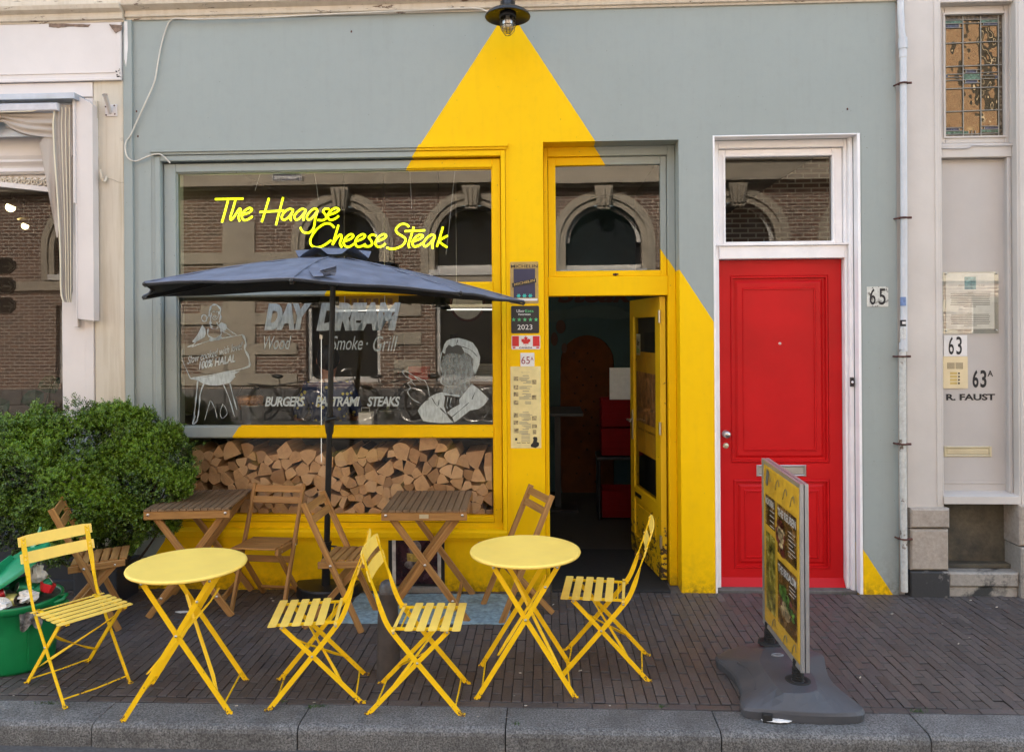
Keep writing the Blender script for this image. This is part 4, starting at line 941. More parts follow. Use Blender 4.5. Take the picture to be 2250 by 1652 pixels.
    for a, b in ((-.18, -.16), (.18, -.16), (-.18, .16), (.18, .16)):
        mb = MB(); mb.tube([(a, b, 0), (a, b, .58)], .012, 8); mb.build('leg', M_BLACK, st)
    mb = MB(); q = PR(1340, 808, 1388, 905, 2.3); mb.fbox(q[0], q[1] + .1, 2.3, 2.33, q[2], q[3]); tag(mb.build('notice_board', M_WHITEP), 'white board leaning above the red crates inside', 'board')
    tb2 = thing('dining_table', 'dark table standing deep inside the shop', 'table', (.12, 2.55, 0)); mb = MB(); mb.fbox(-.25, .25, -.35, .35, .98, 1.01); mb.build('tabletop', M_IDARK, tb2); mb = MB(); mb.box(-.03, .03, -.03, .03, .02, .98); mb.box(-.2, .2, -.2, .2, .0, .02); mb.build('leg', M_BLACK, tb2)
interior()

# staff member with back to the window ----------------------------
def person():
    q = W(722, 900, .98); o = thing('person', 'person in a dark blue shirt with a small yellow pattern working behind the shop window', 'person', (q[0], .98, 0), math.radians(20))
    sk = {'pelvis': ((0, 0, .92), .15), 'belly': ((0, 0, 1.08), .14), 'chest': ((0, .0, 1.26), .16), 'neck0': ((0, -.01, 1.40), .07), 'neck': ((0, -.02, 1.455), .055), 'head0': ((0, -.035, 1.53), .082), 'head1': ((0, -.035, 1.61), .092), 'head2': ((0, -.03, 1.67), .06),
          'shL': ((-.17, 0, 1.36), .065), 'elL': ((-.25, -.05, 1.10), .045), 'wrL': ((-.16, -.24, 1.08), .03), 'shR': ((.17, 0, 1.36), .065), 'elR': ((.25, -.05, 1.10), .045), 'wrR': ((.16, -.24, 1.10), .03),
          'hipL': ((-.09, 0, .86), .1), 'knL': ((-.10, -.02, .48), .065), 'anL': ((-.10, .02, .08), .042), 'toL': ((-.11, -.14, .04), .035), 'hipR': ((.09, 0, .86), .1), 'knR': ((.10, -.02, .48), .065), 'anR': ((.10, .02, .08), .042), 'toR': ((.11, -.14, .04), .035)}
    ed = [('pelvis', 'belly'), ('belly', 'chest'), ('chest', 'neck0'), ('neck0', 'neck'), ('neck', 'head0'), ('head0', 'head1'), ('head1', 'head2'), ('chest', 'shL'), ('shL', 'elL'), ('elL', 'wrL'), ('chest', 'shR'), ('shR', 'elR'), ('elR', 'wrR'),
          ('pelvis', 'hipL'), ('hipL', 'knL'), ('knL', 'anL'), ('anL', 'toL'), ('pelvis', 'hipR'), ('hipR', 'knR'), ('knR', 'anR'), ('anR', 'toR')]
    for side, wr in ((-1, 'wrL'), (1, 'wrR')):
        b = Vector(sk[wr][0]); sk['p%d' % side] = (tuple(b + Vector((side * -.01, -.06, -.005))), .026); ed.append((wr, 'p%d' % side)); pb = Vector(sk['p%d' % side][0])
        for f in range(4):
            a = 'f%d%d' % (side, f); L = (.045, .05, .047, .036)[f]; sk[a] = (tuple(pb + Vector(((f - 1.5) * .019, -.045, 0))), .009); sk[a + 'b'] = (tuple(pb + Vector(((f - 1.5) * .021, -.045 - L, -.018))), .008); ed += [('p%d' % side, a), (a, a + 'b')]
        a = 't%d' % side; sk[a] = (tuple(b + Vector((side * -.035, -.05, -.01))), .011); sk[a + 'b'] = (tuple(b + Vector((side * -.05, -.085, -.02))), .009); ed += [(wr, a), (a, a + 'b')]
    def grow(name, keys, mtl, fat=0.0, lv=2):
        ks = [k for k in sk if keys is None or k in keys]; me = bpy.data.meshes.new(name); me.from_pydata([sk[k][0] for k in ks], [(ks.index(a), ks.index(b)) for a, b in ed if a in ks and b in ks], [])
        ob = bpy.data.objects.new(name, me); COL.objects.link(ob); ob.modifiers.new('s', 'SKIN'); 
        for i, k in enumerate(ks): r_ = sk[k][1] + fat; d = me.skin_vertices[0].data[i]; d.radius = (r_, r_ * (.72 if k in ('pelvis', 'belly', 'chest') else 1)); d.use_root = (i == 0)
        sb = ob.modifiers.new('u', 'SUBSURF'); sb.levels = lv; sb.render_levels = lv; dg = bpy.context.evaluated_depsgraph_get(); dg.update(); m2 = bpy.data.meshes.new_from_object(ob.evaluated_get(dg)); bpy.data.objects.remove(ob)
        m2.polygons.foreach_set('use_smooth', [True] * len(m2.polygons)); m2.materials.clear(); m2.materials.append(mtl); n = bpy.data.objects.new(name, m2); COL.objects.link(n); n.parent = o; return n
    grow('body', None, M_SKIN)
    t = NT('patterned_shirt'); v = t.new('ShaderNodeTexVoronoi'); v.inputs['Scale'].default_value = 17; t.link(t.coord('Object'), v.inputs['Vector'])
    k = t.ramp(v.outputs['Distance'], [(.24, 1.), (.27, 0.)]); M_SH = t.done(t.mix(k, (.022, .035, .10), (.55, .48, .12)), .8)
    for k_ in ('chest', 'belly'): pass
    grow('shirt', ('pelvis', 'belly', 'chest', 'neck0', 'shL', 'shR', 'elL', 'elR'), M_SH, .016)
    grow('trousers', ('pelvis', 'hipL', 'knL', 'anL', 'hipR', 'knR', 'anR'), M_IDARK, .014)
    mb = MB(); mb.sphere((0, .0, 1.615), .108, 16, 10, (.88, 1.0, 1.02)); mb.build('hair', M_HAIR, o)
    # face looks into the shop, away from the street
    mb = MB()
    for s_ in (-1, 1): mb.sphere((s_ * .032, -.118, 1.60), .011, 8, 6); mb.sphere((s_ * .09, -.03, 1.59), .02, 8, 6, (.4, 1, 1.4))
    mb.sphere((0, -.128, 1.575), .016, 8, 6, (.8, 1, 1.4)); mb.sphere((0, -.118, 1.535), .02, 8, 6, (1.2, .4, .4)); mb.build('face', M_SKIN, o)
    o.rotation_euler = (0, 0, math.radians(200))
person()

# ================================================================== SIGNS ON THE YELLOW PILLAR
def plate(name, label, cat, r, mtl, t=.006, Y=0.0, rad=.006, group=None):
    """thin plate with rounded corners fixed to a wall plane; origin at its centre"""
    x0, x1, z0, z1 = r; cx, cz = (x0 + x1) / 2, (z0 + z1) / 2; w, h = (x1 - x0) / 2, (z1 - z0) / 2; out = []
    for sx_, sz, a0 in ((1, -1, -90), (1, 1, 0), (-1, 1, 90), (-1, -1, 180)):
        for k in range(4):
            a = math.radians(a0 + 30 * k); out.append((sx_ * (w - rad) + rad * math.cos(a), sz * (h - rad) + rad * math.sin(a)))
    mb = MB(); mb.poly(out, -t, 0); o = mb.build(name, mtl); o.location = (cx, Y - .0008, cz); tag(o, label, cat, group); return o
def child_text(parent, items, mtl, Y=0.0, t=.006, name='lettering', extra=None):
    """items: (text, px0, py0, px1, py1, kwargs) on the front of a plate"""
    mb = MB()
    for it in items:
        k = it[5] if len(it) > 5 else {}
        a = W(it[1], it[4], Y); b = W(it[3], it[2], Y); add_text(mb, it[0], a[0], b[0], a[1], b[1], Y - t - .0022, **k)
    if extra: extra(mb, Y - t - .0022)
    mb.v = [(p[0] - parent.location.x, p[1] - parent.location.y, p[2] - parent.location.z) for p in mb.v]
    return mb.build(name, mtl, parent)
Q = lambda a, b: (1099.6 + a * .2715, 549.8 + b * .2715)
def R5(a, b, c, d): p, q = Q(a, b), Q(c, d); return PR(p[0], p[1], q[0], q[1])
def I5(s, a, b, c, d, **k): p, q = Q(a, b), Q(c, d); return (s, p[0], p[1], q[0], q[1], k)
mi = plate('enamel_sign', 'gold edged navy enamel sign with three turquoise stars, topmost on the yellow pillar', 'sign', R5(80, 95, 307, 432), M_LACQ)
def navy(mb, y): r = R5(107, 150, 281, 385); mb.box(r[0], r[1], y + .0006, y + .002, r[2], r[3])
child_text(mi, [], M_NAVYS, name='panel', extra=navy)
def band(mb, y):
    p = [W(*Q(*k)) for k in ((94, 268), (287, 228), (291, 262), (98, 303))]; mb.poly([(a, b) for a, b in reversed(p)], y - .0015, y)
child_text(mi, [], M_BLACK, name='band', extra=band)
def bodies(mb, y):
    r = R5(88, 392, 300, 410); mb.box(r[0], r[1], y, y + .0015, r[2], r[3])
child_text(mi, [], M_SIGNW, name='emblem', extra=bodies)
child_text(mi, [I5('MICHELIN', 86, 117, 301, 145, bold=.008)], M_INK, name='lettering')
mb = MB(); a = W(*Q(112, 290)); b = W(*Q(278, 268)); add_text(mb, 'MICHELIN', a[0], b[0], a[1], b[1], -.0106, bold=.02, slope=.21); mb.v = [(p[0] - mi.location.x, p[1] - mi.location.y, p[2] - mi.location.z) for p in mb.v]; mb.build('band_lettering', M_LACQ, mi)
def stars(mb, y):
    for cx_ in (148, 195, 242):
        q = W(*Q(cx_, 370))
        for k in range(3):
            a = math.radians(60 * k); mb.bar((q[0] - .0135 * math.cos(a), y, q[1] - .0135 * math.sin(a)), (q[0] + .0135 * math.cos(a), y, q[1] + .0135 * math.sin(a)), .0008, .006, side=(0, 1, 0))
child_text(mi, [], M_INKT, name='stars', extra=stars)
ue = plate('award_sign', 'black square sign with five green stars and the year on the yellow pillar', 'sign', R5(87, 450, 313, 672), M_SIGNB, rad=.01)
child_text(ue, [I5('Uber', 131, 480, 196, 503), I5('Favorieten', 146, 511, 244, 527, bold=.02), I5('2023', 138, 602, 258, 643)], M_SIGNW)
def gst(mb, y):
    for cx_ in (107, 152, 198, 243, 288):
        q = W(*Q(cx_, 562)); mb.poly([(q[0] + (.0155 if k % 2 == 0 else .0062) * math.cos(math.pi / 2 + k * math.pi / 5), q[1] + (.0155 if k % 2 == 0 else .0062) * math.sin(math.pi / 2 + k * math.pi / 5)) for k in range(10)][::-1], y, y + .001)
child_text(ue, [I5('Eats', 202, 480, 267, 503)], M_INKG, extra=gst)
ca = plate('licence_plate', 'small white plate with two red bars and a red maple leaf on the yellow pillar', 'plate', R5(90, 690, 322, 802), M_SIGNW, rad=.008)
LEAF = [(0, 50), (8, 34), (18, 39), (13, 12), (27, 26), (30, 18), (46, 21), (41, 5), (47, 0), (24, -19), (27, -29), (2, -25), (2, -48)]
def flag(mb, y):
    for a, b in ((95, 150), (262, 317)): r = R5(a, 695, b, 777); mb.box(r[0], r[1], y + .0008, y + .0018, r[2], r[3])
    q = W(*Q(206, 735)); pts = LEAF + [(-x, z) for x, z in reversed(LEAF)]; mb.poly([(q[0] + x * .00072, q[1] + z * .00074) for x, z in pts], y, y + .0012)
    for a, b in ((100, 122), (290, 312)): r = R5(a, 782, b, 794); mb.box(r[0], r[1], y + .0008, y + .0018, r[2], r[3])
child_text(ca, [], M_INKR, name='flag', extra=flag); child_text(ca, [I5('CANADA', 152, 781, 258, 796, bold=.02)], M_INK)
na = plate('house_number', 'small white square number plate reading 65A on the yellow pillar', 'number plate', R5(162, 830, 275, 940), M_SIGNW, rad=.003)
child_text(na, [I5('65', 170, 860, 238, 920), I5('A', 243, 862, 268, 893)], M_INKM)
me_ = plate('menu_board', 'long pale yellow paper menu pinned on the yellow pillar', 'menu', R5(83, 940, 328, 1600), M_INKY, t=.003, rad=.004)
def menu(mb, y):
    r_ = random.Random(9)
    def ln(x0, x1, z, h=5): r = R5(x0, z, x1, z + h); mb.box(r[0], r[1], y + .0008, y + .0016, r[2], r[3])
    for z in (1012, 1137, 1308, 1370, 1445): ln(180, 230, z, 5)
    for i, z in enumerate((1028, 1055, 1100, 1160, 1185, 1222, 1322, 1350, 1385, 1415, 1462)):
        if i % 2 == 0: [ln(152, 152 + r_.uniform(60, 110), z + k * 9, 4) for k in range(3)]
        else: [ln(248 - r_.uniform(40, 90), 248, z + k * 9, 4) for k in range(3)]
    for i in range(6): ln(170, 240, 1485 + i * 11, 3.5)
child_text(me_, [I5('Day Dream Deli', 170, 984, 237, 993)], M_INKGR, t=.003, extra=menu, name='print')
def pics(mb, y):
    for x, z, w, h in ((107, 1022, 38, 34), (107, 1092, 38, 36), (107, 1147, 38, 36), (107, 1215, 38, 34), (107, 1316, 38, 36), (107, 1378, 38, 32), (108, 1440, 39, 38), (253, 1048, 38, 36), (253, 1172, 38, 36), (255, 1340, 38, 34), (255, 1408, 40, 30), (262, 1452, 28, 36)):
        r = R5(x, z, x + w, z + h); mb.box(r[0], r[1], y + .0006, y + .0014, r[2], r[3])
child_text(me_, [], mat('menu_pictures', (.38, .30, .15), .6, var=.5, scale=60, bump=0), t=.003, extra=pics, name='pictures')
def manp(mb, y):
    pts = [(248, 1590), (245, 1572), (262, 1556), (268, 1530), (262, 1518), (272, 1508), (295, 1510), (300, 1528), (296, 1548), (312, 1556), (312, 1580), (285, 1598)]
    mb.poly([W(*Q(*p)) for p in reversed(pts)], y + .0004, y + .0012); r = R5(118, 1518, 137, 1538); mb.box(r[0], r[1], y + .0004, y + .0012, r[2], r[3])
child_text(me_, [I5('Burgers · Pastrami · Steaks', 134, 1551, 240, 1562, bold=.03)], M_INK, t=.003, extra=manp, name='print_black')
# 65 beside the red door, plates of number 63
n65 = plate('house_number', 'worn white enamel plate reading 65 on the grey-green wall right of the red door', 'number plate', PR(1904, 630, 1951, 674), make_stone('chipped_enamel', (.68, .68, .62), (.15, .14, .12), (.55, .6), 22), t=.005, rad=.002)
child_text(n65, [('6', 1910, 634, 1923, 670, dict(bold=.01)), ('5', 1930.5, 634, 1945, 670, dict(bold=.01))], M_INK, t=.005)
YB = .095
pl = plate('information_plaque', 'clear acrylic plaque with a printed sheet and a small blue picture at the grey doorway', 'plaque', PR(2071, 598, 2192, 733, YB), M_ACRYL, t=.012, Y=YB, rad=.001)
def sheet(mb, y): r = PR(2078, 601, 2184, 723, YB); mb.box(r[0], r[1], y + .006, y + .008, r[2], r[3])
child_text(pl, [], M_WHITEP, Y=YB, t=.008, name='sheet', extra=sheet)
def pic(mb, y): r = PR(2118.5, 608.5, 2143.5, 636, YB); mb.box(r[0], r[1], y + .003, y + .005, r[2], r[3])
child_text(pl, [], mat('small_blue_picture', (.20, .38, .42), .6, var=.3, scale=50, bump=0), Y=YB, t=.006, name='picture', extra=pic)
def lines(mb, y):
    r_ = random.Random(4)
    for z0, n in ((645, 8), (690.5, 7)):
        for i in range(n):
            w = 44 if i < n - 1 else 15; r = PR(2131 - w + r_.uniform(0, 3), z0 + 4 * i, 2131 + w - r_.uniform(0, 3), z0 + 4 * i + 1.5, YB); mb.box(r[0], r[1], y + .0032, y + .0045, r[2], r[3])
child_text(pl, [('Dutch', 2126, 641.5, 2136, 644.5), ('English', 2125, 687, 2137, 690.3), ('Vincent', 2104, 626, 2116, 629), ('van Gogh', 2147, 626, 2162, 629)], M_INKGR, Y=YB, t=.006, name='print', extra=lines)
mb = MB()
for a in ((2077, 602), (2187, 601), (2077, 727), (2188, 726)): q = V3(*a, YB); mb.lathe([(0, -.018), (.006, -.017), (.007, -.012), (.007, -.0)], (q.x - pl.location.x, .001, q.z - pl.location.z), 12, axis='Y')
mb.build('screw', M_STEEL, pl)
n63 = plate('house_number', 'white enamel plate reading 63 above the intercom', 'number plate', PR(2073, 736.5, 2124, 782.5, YB), M_SIGNW, t=.006, Y=YB, rad=.002)
child_text(n63, [('6', 2083, 739.5, 2094.5, 779, dict(bold=.01)), ('3', 2100, 739.5, 2112, 779, dict(bold=.01))], M_INK, Y=YB)
ic = plate('intercom', 'pale brass intercom plate with four nameplates beside the grey doorway', 'intercom', PR(2071, 783.5, 2125, 853, YB), M_BRASS, t=.008, Y=YB, rad=.002)
def grill(mb, y):
    for x0 in (2080, 2098.5):
        for k in range(8): r = PR(x0 + k * 2.1, 796.5, x0 + k * 2.1 + .9, 810.5, YB); mb.box(r[0], r[1], y + .001, y + .002, r[2], r[3])
    for k in range(4): q = W(2105.5, 820 + 7.25 * k, YB); mb.lathe([(0, -.001), (.006, -.0005), (.006, .002)], (q[0], y, q[1]), 12, axis='Y')
child_text(ic, [], M_INK, Y=YB, t=.008, name='grille', extra=grill)
def names(mb, y):
    for k in range(4): r = PR(2086, 817.5 + 7.25 * k, 2101.5, 822.5 + 7.25 * k, YB); mb.box(r[0], r[1], y + .001, y + .0022, r[2], r[3])
child_text(ic, [], mat('nameplate_gold', (.52, .38, .12), .5), Y=YB, t=.008, name='nameplates', extra=names)
def wall_text(label, cat, items, name, th=.003):
    mb = MB()
    for it in items:
        a = W(it[1], it[4], YB); b = W(it[3], it[2], YB); vs, fs = text_geo(it[0], it[5] if len(it) > 5 else 0.0, 0, .5)
        ax = [v[0] for v in vs]; ay = [v[1] for v in vs]; az = [v[2] for v in vs]; a0, a1, b0, b1 = min(ax), max(ax), min(ay), max(ay)
        mb.add([(a[0] + (v[0] - a0) / (a1 - a0) * (b[0] - a[0]), YB - (th if v[2] > 0 else .0006), a[1] + (v[1] - b0) / (b1 - b0) * (b[1] - a[1])) for v in vs], fs)
    return tag(mb.build(name, M_INK), label, cat)
wall_text('black raised number 63A on the grey doorway panel right of the intercom', 'number', [('6', 2137, 813, 2149.5, 851.5, .02), ('3', 2154, 813, 2167, 851.5, .02), ('A', 2169.5, 814, 2181.5, 827, .01)], 'house_number_lettering')
wall_text('black raised name R. FAUST below the intercom', 'name', [('R. FAUST', 2079, 865, 2186, 879.5, .03)], 'name_lettering')

# ================================================================== WALL LAMP AND CABLE
def lamp():
    c = W(1115, 40, -.34); cz = c[1] + .02
    o = thing('wall_lamp', 'round black enamel wall lamp with a caged glass over the tip of the yellow cone', 'lamp', (c[0], -.30, cz))
    mb = MB(); mb.lathe([(.145, 0), (.150, -.002), (.152, .004), (.135, .028), (.09, .052), (.055, .064), (.05, .066), (.05, .10), (.03, .115), (0, .118)], seg=40)
    mb.lathe([(.146, .003), (.13, .024), (.085, .045), (.05, .056), (0, .058)], seg=40); mb.build('lamp_shade', mat('black_enamel', (.010, .009, .006), .3, var=.3), o)
    mb = MB(); mb.tube([(0, .02, .11), (0, .08, .17), (0, .22, .19), (0, .298, .19)], .012, 10); mb.lathe([(0, .298), (.05, .296), (.05, .30)], (0, 0, .19), 20, axis='Y'); mb.build('bracket', M_BLACK, o)
    mb = MB(); mb.lathe([(.050, .035), (.056, .03), (.056, .0), (.050, -.004)], seg=24); mb.build('collar', M_BLACK, o)
    g = MB(); g.lathe([(.044, .02), (.044, -.055), (.040, -.078), (.026, -.098), (.0, -.105)], seg=28)
    t = NT('lamp_glass'); t.n.remove(t.b); tr = t.new('ShaderNodeBsdfTransparent'); tr.inputs[0].default_value = (.80, .78, .74, 1); gl = t.new('ShaderNodeBsdfGlossy'); gl.inputs['Roughness'].default_value = .12
    mx = t.new('ShaderNodeMixShader'); mx.inputs[0].default_value = .28; t.link(tr.outputs[0], mx.inputs[1]); t.link(gl.outputs[0], mx.inputs[2]); t.link(mx.outputs[0], t.out.inputs[0]); g.build('globe', t.m, o)
    b = MB(); b.sphere((0, 0, -.03), .026, 16, 10, (1, 1, 1.3)); b.tube([(0, 0, .0), (0, 0, .04)], .014, 10); b.build('bulb', M_SIGNW, o)
    k = MB()
    for i in range(6):
        a = 2 * math.pi * i / 6 + .3; k.tube([(r_ * math.cos(a), r_ * math.sin(a), z) for r_, z in ((.050, .0), (.050, -.06), (.044, -.088), (.020, -.116))], .0022, 6)
    for z, r_ in ((-.03, .051), (-.06, .051), (-.116, .020)): k.tube([(r_ * math.cos(a / 24 * 2 * math.pi), r_ * math.sin(a / 24 * 2 * math.pi), z) for a in range(25)], .0022, 6, cap=False)
    k.build('cage', mat('cage_wire', (.10, .09, .075), .45, metal=.8), o)
lamp()
mb = MB(); pts = [(1100, 40), (1068, 22), (1045, 17), (900, 27), (700, 35), (560, 41), (452, 48), (425, 62), (408, 125), (396, 200), (368, 262), (318, 320)]
# cable sags in front of the wall, from the lamp over the facade to the window corner
C1 = lambda a, b: (a * .2867, b * .2867)
pts = [(1100, 30), (1068, 25), (1040, 19), (900, 24), (700, 33), (560, 40)] + [C1(*p) for p in ((1720, 145), (1500, 150), (1380, 145), (1330, 147), (1295, 175), (1265, 250), (1232, 370), (1205, 520), (1180, 640), (1110, 800), (1050, 930), (1000, 1040), (966, 1090), (962, 1160), (985, 1215), (1040, 1237), (1110, 1210), (1180, 1185), (1230, 1185), (1270, 1215), (1304, 1252))]
yy = [-.05, -.04, -.035, -.035, -.035, -.035] + [-.035] * 3 + [-.03, -.012, -.010, -.012, -.016, -.02, -.02, -.02, -.025, -.035, -.04, -.038, -.03, -.03, -.03, -.028, -.03, -.02]
sp = smooth([V3(p[0], p[1], y) for p, y in zip(pts, yy)], 5); mb.tube(sp, .0052, 8)
tag(mb.build('cable', mat('cream_cable', (.62, .58, .50), .5)), 'cream electric cable looping down the wall from the lamp to the window corner', 'cable')

# ================================================================== DRAINPIPE
def pipe():
    o = thing('drainpipe', 'grey-white drainpipe running down between the shop and the pale house', 'drainpipe'); YP = -.045
    mb = MB(); cs = [(1978.5, -8), (1979, 30), (1981, 70), (1984, 92)]; mb.tube([V3(*p, YP) for p in cs], .0215, 16)
    mb.tube([V3(1984, 92, YP), V3(1986, 480, YP), V3(1986, 772, YP)], .0215, 16)
    mb.tube([V3(1983.5, 84, YP), V3(1984, 108, YP)], .0285, 16); mb.tube([V3(1984, 108, YP), V3(1984, 127, YP)], .0245, 16)
    mb.tube([V3(1984, 752, YP), V3(1984, 768, YP)], .0245, 16)
    mb.build('pipe', M_PIPE, o)
    mb = MB(); mb.tube([V3(1983, 772, YP), V3(1983.5, 975, YP), V3(1985.5, 1180, YP), V3(1987, 1299, YP)], .0225, 16); mb.build('lower_pipe', make_stone('flaking_pipe_paint', (.60, .60, .56), (.14, .10, .07), (.60, .64), 9), o, label='lower pipe length with flaking paint')
    for px, py in ((1984, 184), (1984, 479), (1982, 783), (1983, 975), (1986, 1183)):
        q = V3(px, py, YP); mb = MB(); mb.tube([(q.x + .029 * math.cos(a), YP + .029 * math.sin(a), q.z) for a in [i * math.pi / 8 for i in range(17)]], .006, 8, cap=False)
        mb.tube([(q.x + .025, YP - .01, q.z), (q.x + .052, YP - .012, q.z)], .008, 8); mb.tube([(q.x - .03, YP, q.z - .002), (q.x - .045, .02, q.z)], .006, 8); mb.build('clamp', M_RUST, o)
pipe()
def wrap(mb, px0, py0, px1, py1, r=.0222, Y=-.045, cpx=1985):
    """sticker bent round the pipe"""
    c = V3(cpx, (py0 + py1) / 2, Y); z1 = WZ(py0, px0, Y - r); z0 = WZ(py1, px0, Y - r); a0 = (WX(px0, py0, Y - r) - c.x) / r; a1 = (WX(px1, py0, Y - r) - c.x) / r
    a0, a1 = math.asin(max(-1, min(1, a0))), math.asin(max(-1, min(1, a1))); n = 8; vs = []
    for i in range(n + 1):
        a = a0 + (a1 - a0) * i / n; vs += [(c.x + r * math.sin(a), Y - r * math.cos(a), z0), (c.x + r * math.sin(a), Y - r * math.cos(a), z1)]
    mb.add(vs, [(2 * i, 2 * i + 2, 2 * i + 3, 2 * i + 1) for i in range(n)])
for nm, r_, col, lab in (('sticker', (1979, 652.5, 1991.5, 672), (.14, .22, .42), 'blue and white square sticker on the drainpipe'), ('sticker', (1980, 703, 1991.5, 717), (.01, .01, .012), 'round black sticker on the drainpipe'),
                         ('sticker', (1976.5, 720, 1991, 745.5), (.60, .60, .58), 'white slanted sticker on the drainpipe'), ('sticker', (1976.5, 798.5, 1985.5, 808.5), (.55, .03, .06), 'small round red sticker on the drainpipe')):
    mb = MB(); wrap(mb, *r_); s_ = tag(mb.build(nm, mat('sticker_' + str(round(col[2], 2)), col, .5, var=.2, scale=80)), lab, 'sticker', 'stickers on the drainpipe')
    if col[0] < .1:
        mb = MB(); x0, y0, x1, y1 = r_; wrap(mb, x0 + (x1 - x0) * .3, y0 + (y1 - y0) * .25, x1 - (x1 - x0) * .1, y1 - (y1 - y0) * .35, r=.0232); mb.build('print', M_SIGNW, s_)

# ================================================================== RIGHT NEIGHBOUR
def right_house():
    o = thing('pale_house', 'pale greige house with a leaded window over a recessed grey doorway', 'building'); YB_ = .095
    xr = WX(2235, 700, 0); xi0 = WX(2070, 700, 0); mb = MB()
    zt = 4.6; zb = WZ(1116, 2030, -.012)
    mb.fbox(2.475, xi0, -.012, .3, zb, zt, .006); mb.fbox(xr, 9.0, -.012, .3, zb - .03, zt, .006)
    # narrow moulded edge of the piers
    mb.fbox(xi0 - .018, xi0 + .004, .02, .3, zb, zt - .001, .004); mb.fbox(xi0 - .05, xi0 - .02, -.018, -.011, zb + .02, zt, .003); mb.fbox(xr + .012, xr + .045, -.018, -.011, zb, zt, .003)
    mb.box(2.424, 2.475, .03, .3, -.05, zt)
    mb.box(xi0, xr, YB_ + .055, .3, -.05, zt)
    mb.build('wall', M_GREIGE, o)
    mb = MB(); zl1 = WZ(318, 2140, .06); zl0 = WZ(347, 2140, .06); zs = WZ(16, 2140, YB_)
    mb.fbox(xi0 + .004, xr, .045, .3, zl0, zl1, .004); mb.fbox(xi0 + .004, xr, .07, .3, zl1, zl1 + .012); mb.build('lintel', M_GREIGE, o)
    # leaded window
    wx0, wx1, wz0, wz1 = PR(2070.5, 36, 2201, 302, YB_ + .01); mb = MB()
    frame(mb, xi0 + .0045, WX(2222, 200, YB_ - .01), zl1 + .012, zs, wx0 - xi0 - .0045, WX(2222, 200, YB_ - .01) - wx1, wz0 - zl1 - .012, zs - wz1, YB_ - .022, YB_ + .05, .005)
    mb.fbox(WX(2222, 200, YB_ - .01), xr - .0005, .052, .3, zl1 + .013, zt - .01)
    mb.fbox(xi0 + .0045, xr - .001, .01, .3, zs, zt - .002)
    mb.box(wx0 - .012, wx0, YB_ - .03, YB_ - .0215, wz0 - .012, wz1 + .012); mb.box(wx1, wx1 + .012, YB_ - .03, YB_ - .0215, wz0 - .012, wz1 + .012); mb.box(wx0, wx1, YB_ - .03, YB_ - .0215, wz0 - .012, wz0); mb.box(wx0, wx1, YB_ - .03, YB_ - .0215, wz1, wz1 + .012)
    w = mb.build('leaded_window', M_GREIGE, o)
    C2 = lambda a, b: (1861 + a * .2151, b * .2151)
    YG = YB_ - .002; t = NT('amber_textured_glass'); co = t.coord('Object'); t.n.remove(t.b); gl = t.new('ShaderNodeBsdfGlossy'); gl.inputs[0].default_value = (.50, .40, .27, 1); gl.inputs[1].default_value = .02; df = t.new('ShaderNodeBsdfDiffuse'); df.inputs[0].default_value = (.05, .036, .02, 1)
    b = t.new('ShaderNodeBump'); b.inputs['Distance'].default_value = .006; t.link(t.noise(co, 6, 2, .5), b.inputs['Height']); t.link(b.outputs[0], gl.inputs['Normal']); mx = t.new('ShaderNodeMixShader'); mx.inputs[0].default_value = .26; t.link(df.outputs[0], mx.inputs[1]); t.link(gl.outputs[0], mx.inputs[2]); t.link(mx.outputs[0], t.out.inputs[0])
    mb = MB(); quad(mb, wx0, wx1, wz0, wz1, YG + .006); mb.build('amber_glass', t.m, w)
    def patch(name, rects, mtl):
        mb = MB()
        for a, b_, c, d in rects: p, q = C2(a, b_), C2(c, d); r = PR(p[0], p[1], q[0], q[1], YG); mb.box(r[0], r[1], YG + .001, YG + .004, r[2], r[3])
        mb.build(name, mtl, w)
    patch('border_glass', [(968, 165, 1002, 1410), (1545, 150, 1582, 1395), (1002, 150, 1545, 205), (1002, 1375, 1545, 1405)], mat('rippled_border_glass', (.09, .07, .045), .25, var=.8, scale=60, bump=.8, fine=90))
    patch('green_glass', [(1002, 215, 1180, 245), (1365, 200, 1545, 235), (1192, 760, 1358, 815), (1008, 1345, 1180, 1370), (1375, 1325, 1545, 1355), (1192, 1340, 1240, 1368)], mat('green_glass', (.07, .15, .10), .25, var=.5, scale=60, bump=.5))
    patch('blue_glass', [(1010, 255, 1145, 285), (1395, 232, 1535, 258), (1220, 722, 1320, 748), (1215, 825, 1330, 850), (1008, 1312, 1140, 1335), (1410, 1295, 1545, 1320), (1008, 770, 1030, 790), (1515, 775, 1540, 800)], mat('blue_glass', (.045, .05, .09), .25, var=.5, scale=60, bump=.5))
    mb = MB()
    def lead(a, b_, c, d, r_=.0042):
        p, q = V3(*C2(a, b_), YG), V3(*C2(c, d), YG); mb.tube([p, q], r_, 6)
    for x in (1002, 1183, 1364, 1545): lead(x, 165 if x != 1545 else 150, x + 5, 1405)
    for z in (450, 688, 915, 1148): lead(968, z, 1585, z - 25)
    for z in (210, 245, 1375): lead(1002, z + 3, 1545, z - 12, .003)
    for a in ((1008, 765, 1180, 760), (1008, 795, 1180, 792), (1008, 825, 1180, 822), (1190, 715, 1360, 715), (1190, 752, 1360, 750), (1190, 820, 1360, 816), (1190, 855, 1360, 850), (1368, 745, 1545, 740), (1368, 775, 1545, 772), (1368, 808, 1545, 805), (1008, 1308, 1180, 1305), (1008, 1340, 1180, 1338), (1370, 1293, 1545, 1290), (1370, 1325, 1545, 1322), (1008, 290, 1180, 287), (1368, 262, 1545, 260)): lead(*a, .003)
